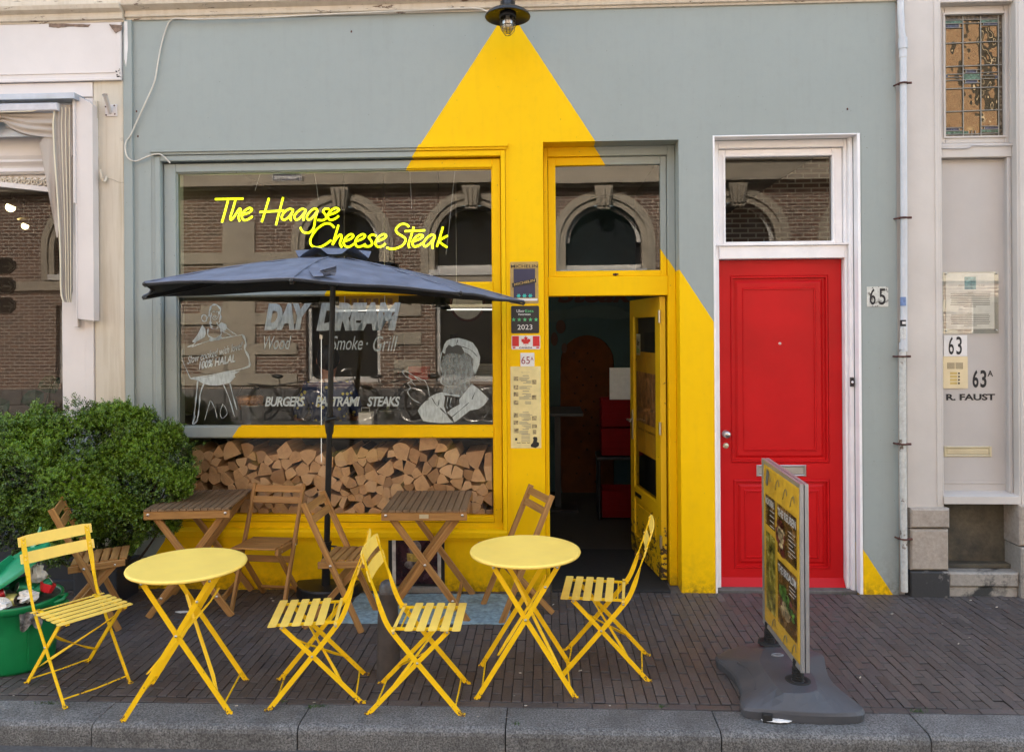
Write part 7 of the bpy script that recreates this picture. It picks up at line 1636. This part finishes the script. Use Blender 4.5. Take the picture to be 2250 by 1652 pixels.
# ================================================================== PAVEMENT SIGN
def stand():
    o = thing('pavement_sign', 'double-sided poster stand with a silver frame and yellow menu print on a dark plastic base', 'pavement sign')
    C7 = lambda a, b: (1522.6 + a * .4112, 972.8 + b * .4112)
    out = [(118, 1150), (170, 1125), (270, 1092), (385, 1075), (480, 1082), (560, 1100), (640, 1125), (690, 1140), (705, 1165), (712, 1215), (745, 1290), (820, 1360), (905, 1425), (918, 1448), (880, 1466), (700, 1468), (480, 1455), (300, 1440), (262, 1425), (250, 1400), (252, 1340), (225, 1265), (170, 1205), (125, 1172)]
    pts = [Vector(G(*C7(*p), .03)) for p in out]; pts = smooth(pts + [pts[0]], 3)[:-1]; n = len(pts); c = sum(pts, Vector((0, 0))) / n; vs = []
    plat = [Vector(G(*C7(*p), .11)) for p in ((372, 1098), (440, 1090), (520, 1108), (600, 1180), (660, 1262), (672, 1318), (640, 1336), (560, 1342), (486, 1338), (440, 1300), (385, 1230), (345, 1160))]
    pc = sum(plat, Vector((0, 0))) / len(plat)
    def hit(an):      # plateau edge in a given direction
        d = Vector((math.cos(an), math.sin(an))); best = .1
        for i in range(len(plat)):
            a_, b_ = plat[i] - pc, plat[(i + 1) % len(plat)] - pc; e_ = b_ - a_; den = d.x * e_.y - d.y * e_.x
            if abs(den) < 1e-9: continue
            t_ = (a_.x * e_.y - a_.y * e_.x) / den; u_ = (a_.x * d.y - a_.y * d.x) / den
            if t_ > 0 and -.001 <= u_ <= 1.001: best = t_
        return pc + d * best
    inner = [hit(math.atan2(p.y - pc.y, p.x - pc.x)) for p in pts]
    for f_, z in ((0, .0), (0, .036), (.05, .050), (.10, .054), (.55, .082), (.96, .108), (1.04, .112)):
        for p, q in zip(pts, inner):
            w = p.lerp(q, f_) if z else p.lerp(q, .03); vs.append((w.x, w.y, z))
    vs.append((pc.x, pc.y, .113)); mb = MB(); k = 7
    mb.add(vs[:4 * n], [(j * n + (i + 1) % n, j * n + i, (j + 1) * n + i, (j + 1) * n + (i + 1) % n) for j in range(3) for i in range(n)], False)
    mb.add(vs[3 * n:6 * n], [(j * n + (i + 1) % n, j * n + i, (j + 1) * n + i, (j + 1) * n + (i + 1) % n) for j in range(2) for i in range(n)], False)
    mb.add(vs[5 * n:], [((i + 1) % n, i, n + i, n + (i + 1) % n) for i in range(n)] + [(n + (i + 1) % n, n + i, 2 * n) for i in range(n)], False)
    b = mb.build('base', M_RUBBER, o)
    mb = MB()
    for px in (402, 785): g = G(*C7(px, 1462), .03); mb.fbox(g[0] - .022, g[0] + .022, g[1] + .002, g[1] + .05, .0, .038, .004)
    mb.build('notch', M_BLACKM, b)
    mb = MB(); g = G(*C7(452, 1137), .11); mb.tube([(g[0] + .028 * math.cos(a * math.pi / 10), g[1] + .014 * math.sin(a * math.pi / 10), .115) for a in range(21)], .005, 6, cap=False); mb.build('water_plug', mat('plug_grey', (.2, .2, .21), .5), b)
    for q0 in (((240, 1165), (290, 1200), (330, 1260), (335, 1310)), ((330, 1160), (370, 1200), (395, 1250), (392, 1305))):
        mb = MB(); mb.tube([(*G(*C7(*p), .085), .078) for p in q0], .006, 6); mb.build('moulded_ridge', M_RUBBER, b)
    YN_, YF = -1.665, -1.035; XN, XF = WX(1766, 1300, YN_), WX(1681, 1250, YF)
    zb, zt = .150, 1.085
    zbf = WZ(1366, 1681, YF); ztf = WZ(1006, 1681, YF); zbn = WZ(1478, 1766, YN_); ztn = WZ(1064, 1766, YN_)
    def P(u, v, off=0.0):    # u 0 far .. 1 near, v 0 bottom .. 1 top
        z = (zbf + (zbn - zbf) * u) * (1 - v) + (ztf + (ztn - ztf) * u) * v
        return Vector((XF + (XN - XF) * u + off, YF + (YN_ - YF) * u, z))
    Wd = (Vector((XN, YN_)) - Vector((XF, YF))).length; Ht = (ztn - zbn + ztf - zbf) / 2; e = .026
    for off, nm in ((-.006, 'panel'), (.017, 'panel')):
        mb = MB(); eu, ev = e / Wd, e / Ht
        def brd(a, b_, c_, d):
            mb.add([P(*a, off - .009), P(*b_, off - .009), P(*c_, off - .004), P(*d, off - .004), P(*a, off + .009), P(*b_, off + .009), P(*c_, off + .009), P(*d, off + .009)], [(0, 1, 2, 3), (4, 7, 6, 5), (0, 4, 5, 1), (3, 2, 6, 7), (0, 3, 7, 4), (1, 5, 6, 2)])
        brd((0, 0), (1, 0), (1 - eu, ev), (eu, ev)); brd((1, 1), (0, 1), (eu, 1 - ev), (1 - eu, 1 - ev)); brd((0, 1), (0, 0), (eu, ev), (eu, 1 - ev)); brd((1, 0), (1, 1), (1 - eu, 1 - ev), (1 - eu, ev))
        mb.build('frame', M_ALU, o)
        mb = MB(); mb.add([P(0, 0, off + .006), P(1, 0, off + .006), P(1, 1, off + .006), P(0, 1, off + .006)], [(0, 1, 2, 3)]); mb.build('back_plate', M_ALU, o)
    off = -.0105; pm = MB(); pm.add([P(eu, ev, off), P(1 - eu, ev, off), P(1 - eu, 1 - ev, off), P(eu, 1 - ev, off)], [(0, 1, 2, 3)])
    t = NT('menu_poster'); co = t.coord('Object'); n_ = t.noise(co, 9, 5, .6, .8); n2 = t.noise(co, 30, 4, .6); pos = pm.build('poster', t.done(t.mix(t.ramp(n_, [(.3, 0.), (.65, 1.)]), (.55, .32, .04), (.84, .52, .05)), .22), o)
    def rect(name, items, mtl, d=-.0012):
        mb = MB()
        for u0, v0, u1, v1 in items: mb.add([P(u0, v0, off + d), P(u1, v0, off + d), P(u1, v1, off + d), P(u0, v1, off + d)], [(0, 1, 2, 3)])
        mb.build(name, mtl, pos)
    rect('print_panels', [(.42, .52, .90, .80), (.09, .62, .36, .80), (.42, .12, .90, .48)], mat('brown_print', (.17, .085, .022), .25, var=.7, scale=16, bump=0))
    rect('print_green', [(.10, .12, .36, .58)], mat('olive_print', (.30, .25, .045), .25, var=.8, scale=18, bump=0))
    def txt(s, u0, v0, u1, v1, mtl, **k):
        vs, fs = text_geo(s, k.get('bold', .02)); ax = [v[0] for v in vs]; ay = [v[1] for v in vs]; a0, a1, b0, b1 = min(ax), max(ax), min(ay), max(ay)
        mb = MB(); mb.add([P(u0 + (v[0] - a0) / (a1 - a0) * (u1 - u0), v0 + (v[1] - b0) / (b1 - b0) * (v1 - v0), off - .0024) for v in vs], fs); mb.build('lettering', mtl, pos)
    txt('THE REUBEN', .44, .735, .89, .78, M_SIGNW); txt('THE BRISALDM', .44, .415, .89, .46, M_SIGNW); txt('MONTREAL', .10, .745, .34, .785, M_SIGNW)
    rect('print_lines', [(.70, .69 - i * .022, .70 + w_, .694 - i * .022) for i, w_ in enumerate((.17, .14, .18, .12, .16, .18, .10))] + [(.72, .39 - i * .02, .72 + w_, .394 - i * .02) for i, w_ in enumerate((.14, .16, .12))] + [(.22, .72 - i * .03, .34, .725 - i * .03) for i in range(4)], M_SIGNW, -.002)
    rnd2 = random.Random(5); foods = [((.50, .56 + i * .05, .66, .605 + i * .05), i) for i in range(4)]
    for nm, cols, rng in (('print_meat', (.20, .05, .035), [(.52, .56, .17), (.50, .62, .2), (.53, .68, .16), (.62, .26, .30)]), ('print_bread', (.58, .44, .24), [(.52, .60, .12), (.52, .655, .13), (.68, .20, .14), (.60, .23, .14)]), ('print_salad', (.16, .30, .05), [(.54, .32, .16), (.64, .29, .14), (.78, .25, .1)])):
        mb = MB()
        for u, v, s_ in rng:
            for q in range(4):
                uu, vv = u + rnd2.uniform(-.05, .05), v + rnd2.uniform(-.025, .025); k_ = 9; mb.add([P(uu, vv, off - .0017)] + [P(uu + s_ * .55 * math.cos(i * 2 * math.pi / k_) * rnd2.uniform(.6, 1), vv + s_ * .2 * math.sin(i * 2 * math.pi / k_) * rnd2.uniform(.5, 1), off - .0017) for i in range(k_)], [(0, 1 + i, 1 + (i + 1) % k_) for i in range(k_)])
        mb.v = [(p[0] - .0001 * len(nm), p[1], p[2]) for p in mb.v]; mb.build(nm, mat(nm, cols, .3, var=.7, scale=50, bump=0), pos)
    mb = MB()
    for u, v in ((.18, .89), (.42, .90), (.62, .88), (.80, .87), (.3, .07), (.6, .06), (.82, .07)): mb.tube([P(u + .05 * math.cos(a), v + .035 * math.sin(a * 1.5), off - .0015) for a in [i * .5 for i in range(10)]], .0016, 5)
    mb.bar(P(.13, .86, off - .002), P(.17, .95, off - .002), .04, .001, side=(0, 1, 0)); mb.build('line_drawings', M_INKGR, pos)
    mb = MB(); mb.add([P(eu, ev, off - .004), P(1 - eu, ev, off - .004), P(1 - eu, 1 - ev, off - .004), P(eu, 1 - ev, off - .004)], [(0, 1, 2, 3)]); mb.build('cover_sheet', make_glass('poster_cover', refl=.05, wav=.001, see=(.95, .95, .95)), o)
    for u in (.10, .84):
        p = P(u, 0); mb = MB(); mb.tube([(p.x + .003, p.y, .075), (p.x + .003, p.y, p.z + .02)], .024, 16)
        for i in range(7): z = .10 + i * .012; mb.tube([(p.x + .003 + .025 * math.cos(a * math.pi / 8), p.y + .025 * math.sin(a * math.pi / 8), z) for a in range(17)], .004, 5, cap=False)
        mb.lathe([(.062, .088), (.060, .103), (.045, .104), (.03, .100)], (p.x + .003, p.y, .012), 20); mb.build('spring_post', M_BLACKM, o)
stand()

# ================================================================== SHRUB
def shrub():
    o = thing('shrub', 'dense green box shrub in front of the left shop, spilling over the wooden table', 'shrub', (-3.2, -.5, 0))
    R = np.random.default_rng(5)
    px = [(60, 1045, 112, -.62), (165, 975, 88, -.48), (262, 962, 72, -.40), (338, 1010, 74, -.42), (386, 1022, 45, -.45), (140, 1085, 125, -.60), (262, 1085, 98, -.50), (30, 1130, 78, -.62), (345, 1062, 62, -.50), (384, 1054, 40, -.52), (200, 1140, 62, -.50),
          (-20, 1010, 90, -.55), (262, 932, 40, -.36), (318, 937, 34, -.34), (205, 922, 34, -.40), (238, 1180, 30, -.45), (275, 1192, 22, -.42), (370, 1150, 20, -.30), (110, 1145, 60, -.58), (372, 962, 30, -.40), (90, 950, 50, -.5)]
    bl = []
    for x, y, r_, Y in px: Y = Y * .45 - .13; c = V3(x, y, Y); s_ = (Y - CAM_Y) / FPX; bl.append((c, r_ * s_))
    cen = np.array([list(c) for c, _ in bl]); rad = np.array([r_ for _, r_ in bl]); P_, D_, T_ = [], [], []
    SH = np.array([1, .52, .95])
    for k in range(len(bl)):
        n = int(5000 * rad[k] ** 2 / .09) + 240
        d = R.normal(size=(n, 3)); d /= np.linalg.norm(d, axis=1)[:, None]; d[:, 1] = -np.abs(d[:, 1]) * np.where(R.random(n) < .75, 1, -1)
        lump = 1 + .22 * np.sin(d[:, 0] * 5 + k) * np.sin(d[:, 2] * 6 + 2 * k) + .13 * np.sin(d[:, 0] * 13 + 3 * k) * np.cos(d[:, 2] * 11 + k)
        rr = rad[k] * SH; f = np.where(R.random(n) < .72, R.uniform(.86, 1.05, n), R.uniform(.55, .88, n)); f = np.where(R.random(n) < .05, R.uniform(1.05, 1.22, n), f); p = cen[k] + d * rr * (lump * f)[:, None]
        inside = np.zeros(n, bool)
        for j in range(len(bl)):
            if j != k: inside |= np.linalg.norm((p - cen[j]) / SH, axis=1) < rad[j] * .74
        q = ~inside & (p[:, 1] < -.03)
        P_.append(p[q]); D_.append(d[q]); T_.append((f[q] - .55) / .5)
    P_ = np.concatenate(P_); D_ = np.concatenate(D_); T_ = np.concatenate(T_); n = len(P_)
    clump = np.sin(P_[:, 0] * 9 + 1.3 * np.sin(P_[:, 2] * 8)) * np.sin(P_[:, 2] * 10 + P_[:, 1] * 7); keep = ~((clump < -.30) & (R.random(n) < .80)); P_, D_, T_, clump = P_[keep], D_[keep], T_[keep], clump[keep]; n = len(P_)
    ax = D_ * .8 + np.array([0, -.1, .55]) + R.normal(size=(n, 3)) * .45; ax /= np.linalg.norm(ax, axis=1)[:, None]
    a1 = np.cross(ax, R.normal(size=(n, 3))); a1 /= np.linalg.norm(a1, axis=1)[:, None]; a2 = np.cross(ax, a1)
    V, TT = [], []
    NL = 9
    for l in range(NL):
        h = (l / NL) * .034 + .004; an = l * 2.4 + R.uniform(0, .8, n); rad_ = np.cos(an)[:, None] * a1 + np.sin(an)[:, None] * a2
        out = rad_ * .85 + ax * (.35 + .5 * l / NL); out /= np.linalg.norm(out, axis=1)[:, None]; sd_ = np.cross(out, ax + R.normal(size=(n, 3)) * .3); sd_ /= np.linalg.norm(sd_, axis=1)[:, None]
        Ln = (R.uniform(.0145, .0225, n) * (1.0 - .25 * l / NL))[:, None]; b = P_ + ax * h + rad_ * .001
        V.append(np.stack([b, b + out * Ln * .5 + sd_ * Ln * .27, b + out * Ln, b + out * Ln * .5 - sd_ * Ln * .27], 1))
        t_ = np.clip(.16 + .26 * T_ + .26 * clump + .42 * (l / NL) ** 1.8 + R.normal(size=n) * .12 + .10 * D_[:, 2], 0.02, 1); TT.append(np.repeat(t_[:, None], 4, 1))  # young tips paler; shade inside and light on top put into the tint
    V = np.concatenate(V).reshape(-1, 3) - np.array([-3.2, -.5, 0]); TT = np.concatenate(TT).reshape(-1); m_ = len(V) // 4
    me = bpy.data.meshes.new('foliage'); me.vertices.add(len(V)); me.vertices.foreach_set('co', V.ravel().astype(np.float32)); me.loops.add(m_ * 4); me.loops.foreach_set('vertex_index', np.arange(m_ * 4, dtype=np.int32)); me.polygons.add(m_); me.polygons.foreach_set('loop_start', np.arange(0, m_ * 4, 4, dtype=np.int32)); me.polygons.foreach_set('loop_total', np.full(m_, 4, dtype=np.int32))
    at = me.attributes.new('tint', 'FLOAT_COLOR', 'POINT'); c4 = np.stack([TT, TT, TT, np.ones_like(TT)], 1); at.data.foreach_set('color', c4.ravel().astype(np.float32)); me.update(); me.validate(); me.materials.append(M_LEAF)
    fo = bpy.data.objects.new('foliage', me); COL.objects.link(fo); fo.parent = o
    mb = MB(); r = random.Random(12); root = V3(215, 1290, -.25)
    for c, rd in bl:
        for q in range(1):
            e = c + Vector((r.uniform(-.6, .6), r.uniform(-.3, .3), r.uniform(-.3, .8))) * rd; mid_ = root.lerp(e, .5) + Vector((r.uniform(-.06, .06), .03, -.05)); sp = smooth([root + Vector((r.uniform(-.04, .04), r.uniform(-.03, .03), 0)), mid_, e], 6); k = len(sp); mb.tube(sp, [.014 * (1 - i / k) + .003 for i in range(k)], 6)
            for w_ in range(3): a_ = sp[int(k * r.uniform(.5, .95))]; mb.tube([a_, a_ + Vector((r.uniform(-.12, .12), r.uniform(-.1, .02), r.uniform(-.02, .13)))], [.004, .0015], 5)
    mb.v = [(p[0] + 3.2, p[1] + .5, p[2]) for p in mb.v]; mb.build('stems', mat('shrub_bark', (.045, .032, .022), .85, var=.3, scale=40), o)
    print('shrub leaves', m_)
shrub()
pl_ = thing('planter', 'dark square planter holding the shrub at the foot of the cream pilaster', 'planter'); q = V3(222, 1290, -.30); mb = MB()
mb.fbox(q.x - .17, q.x + .13, -.34, -.06, .0, .235, .008); mb.build('box', M_NAVY, pl_); mb = MB(); mb.fbox(q.x - .18, q.x + .14, -.35, -.05, .236, .258, .004); mb.build('rim', M_NAVY, pl_)

# ================================================================== LITTER
def litter():
    r = random.Random(31)
    q = G(1712, 1583, .01); PAPER(q[0], q[1] + .02, .008, .045, 14, 'flattened white paper under the edge of the sign base', 'paper_scrap', fl=.12).scale = (1.6, .8, 1)
    q = G(896, 1640, -.11); PAPER(q[0], q[1] - .02, -.10, .012, 15, 'small white wad of paper in the gutter by the kerb', 'paper_scrap', fl=.8)
    q = G(866, 1636, -.11); PAPER(q[0], q[1] - .02, -.105, .02, 16, 'brown wet scrap of paper in the gutter by the kerb', 'paper_scrap', mat('brown_paper', (.28, .15, .09), .6), .3)
    q = G(400, 1345, .0); PAPER(q[0], q[1], .004, .03, 18, 'flat white scrap of paper between the legs of the left wooden table', 'paper_scrap', fl=.08).scale = (1.4, .7, 1)
    M_LIT = mat('dirty_paper', (.42, .39, .34), .8, var=.3)
    for px, py, a in ((596, 1316, .8), (600, 1321, .2), (800, 1355, .4), (1143, 1480, .2), (1155, 1552, 1.3), (1340, 1552, 1.5), (840, 1642, .1), (1130, 1530, .6), (1330, 1392, .3), (1050, 1576, .2), (1113, 1578, .5), (1925, 1510, .6), (1960, 1350, .4), (2070, 1372, .2), (2106, 1416, .8), (2133, 1320, .1), (930, 1640, .1), (1090, 1641, .2), (690, 1545, .3), (520, 1552, .2), (1703, 1345, .3), (1890, 1490, .9), (1215, 1330, 1.0), (2130, 1402, .5), (2190, 1335, .3), (30, 1530, .1), (1275, 1475, .6), (300, 1550, .2)):
        z = -.112 if py > 1625 else .0; g_ = G(px, py, z); s_ = r.choice((.5, .6, .75))
        if z < 0: g_ = (g_[0], min(g_[1], -1.885))
        d = Vector((math.cos(a), math.sin(a), 0)) * .013 * s_; c = Vector((g_[0], g_[1], z + .0062)); mb = MB()
        if r.random() < .55: mb.tube([c - d, c + d], .0030, 7); nm = 'cigarette_butt'; mt = M_LIT
        else: mb.sphere(c, .008 * s_, 7, 5, (1.3, .8, .4)); mb.v = [tuple(Vector(p) + Vector((r.uniform(-.002, .002), r.uniform(-.002, .002), 0))) for p in mb.v]; nm = 'paper_crumb'; mt = M_LIT
        tag(mb.build(nm, mt), 'pale cigarette butt on the ground' if nm == 'cigarette_butt' else 'tiny pale crumb of paper on the ground', 'litter', 'small litter on the pavement')
    mb = MB()       # moss and weeds in the joints
    for px, py, n, sp in ((700, 1552, 60, 14), (1455, 1552, 26, 9), (1135, 1590, 20, 4), (2020, 1562, 34, 9), (110, 1545, 34, 16), (615, 1540, 16, 8), (1850, 1308, 14, 6), (1575, 1309, 14, 6)):
        for i in range(n):
            g_ = G(px + r.gauss(0, sp), py + r.gauss(0, 1.5), 0); b = Vector((g_[0], g_[1], -.004)); tp = b + Vector((r.uniform(-.012, .012), r.uniform(-.01, .01), r.uniform(.006, .02))); w = Vector((.0022, .001, 0)); mb.add([b - w, b + w, tp], [(0, 1, 2)])
    wd = mb.build('weeds', mat('moss_green', (.035, .075, .015), .8, var=.4)); wd['kind'] = 'stuff'; wd['label'] = 'small tufts of moss and weeds in the kerb joints'; wd['category'] = 'weeds'
litter()
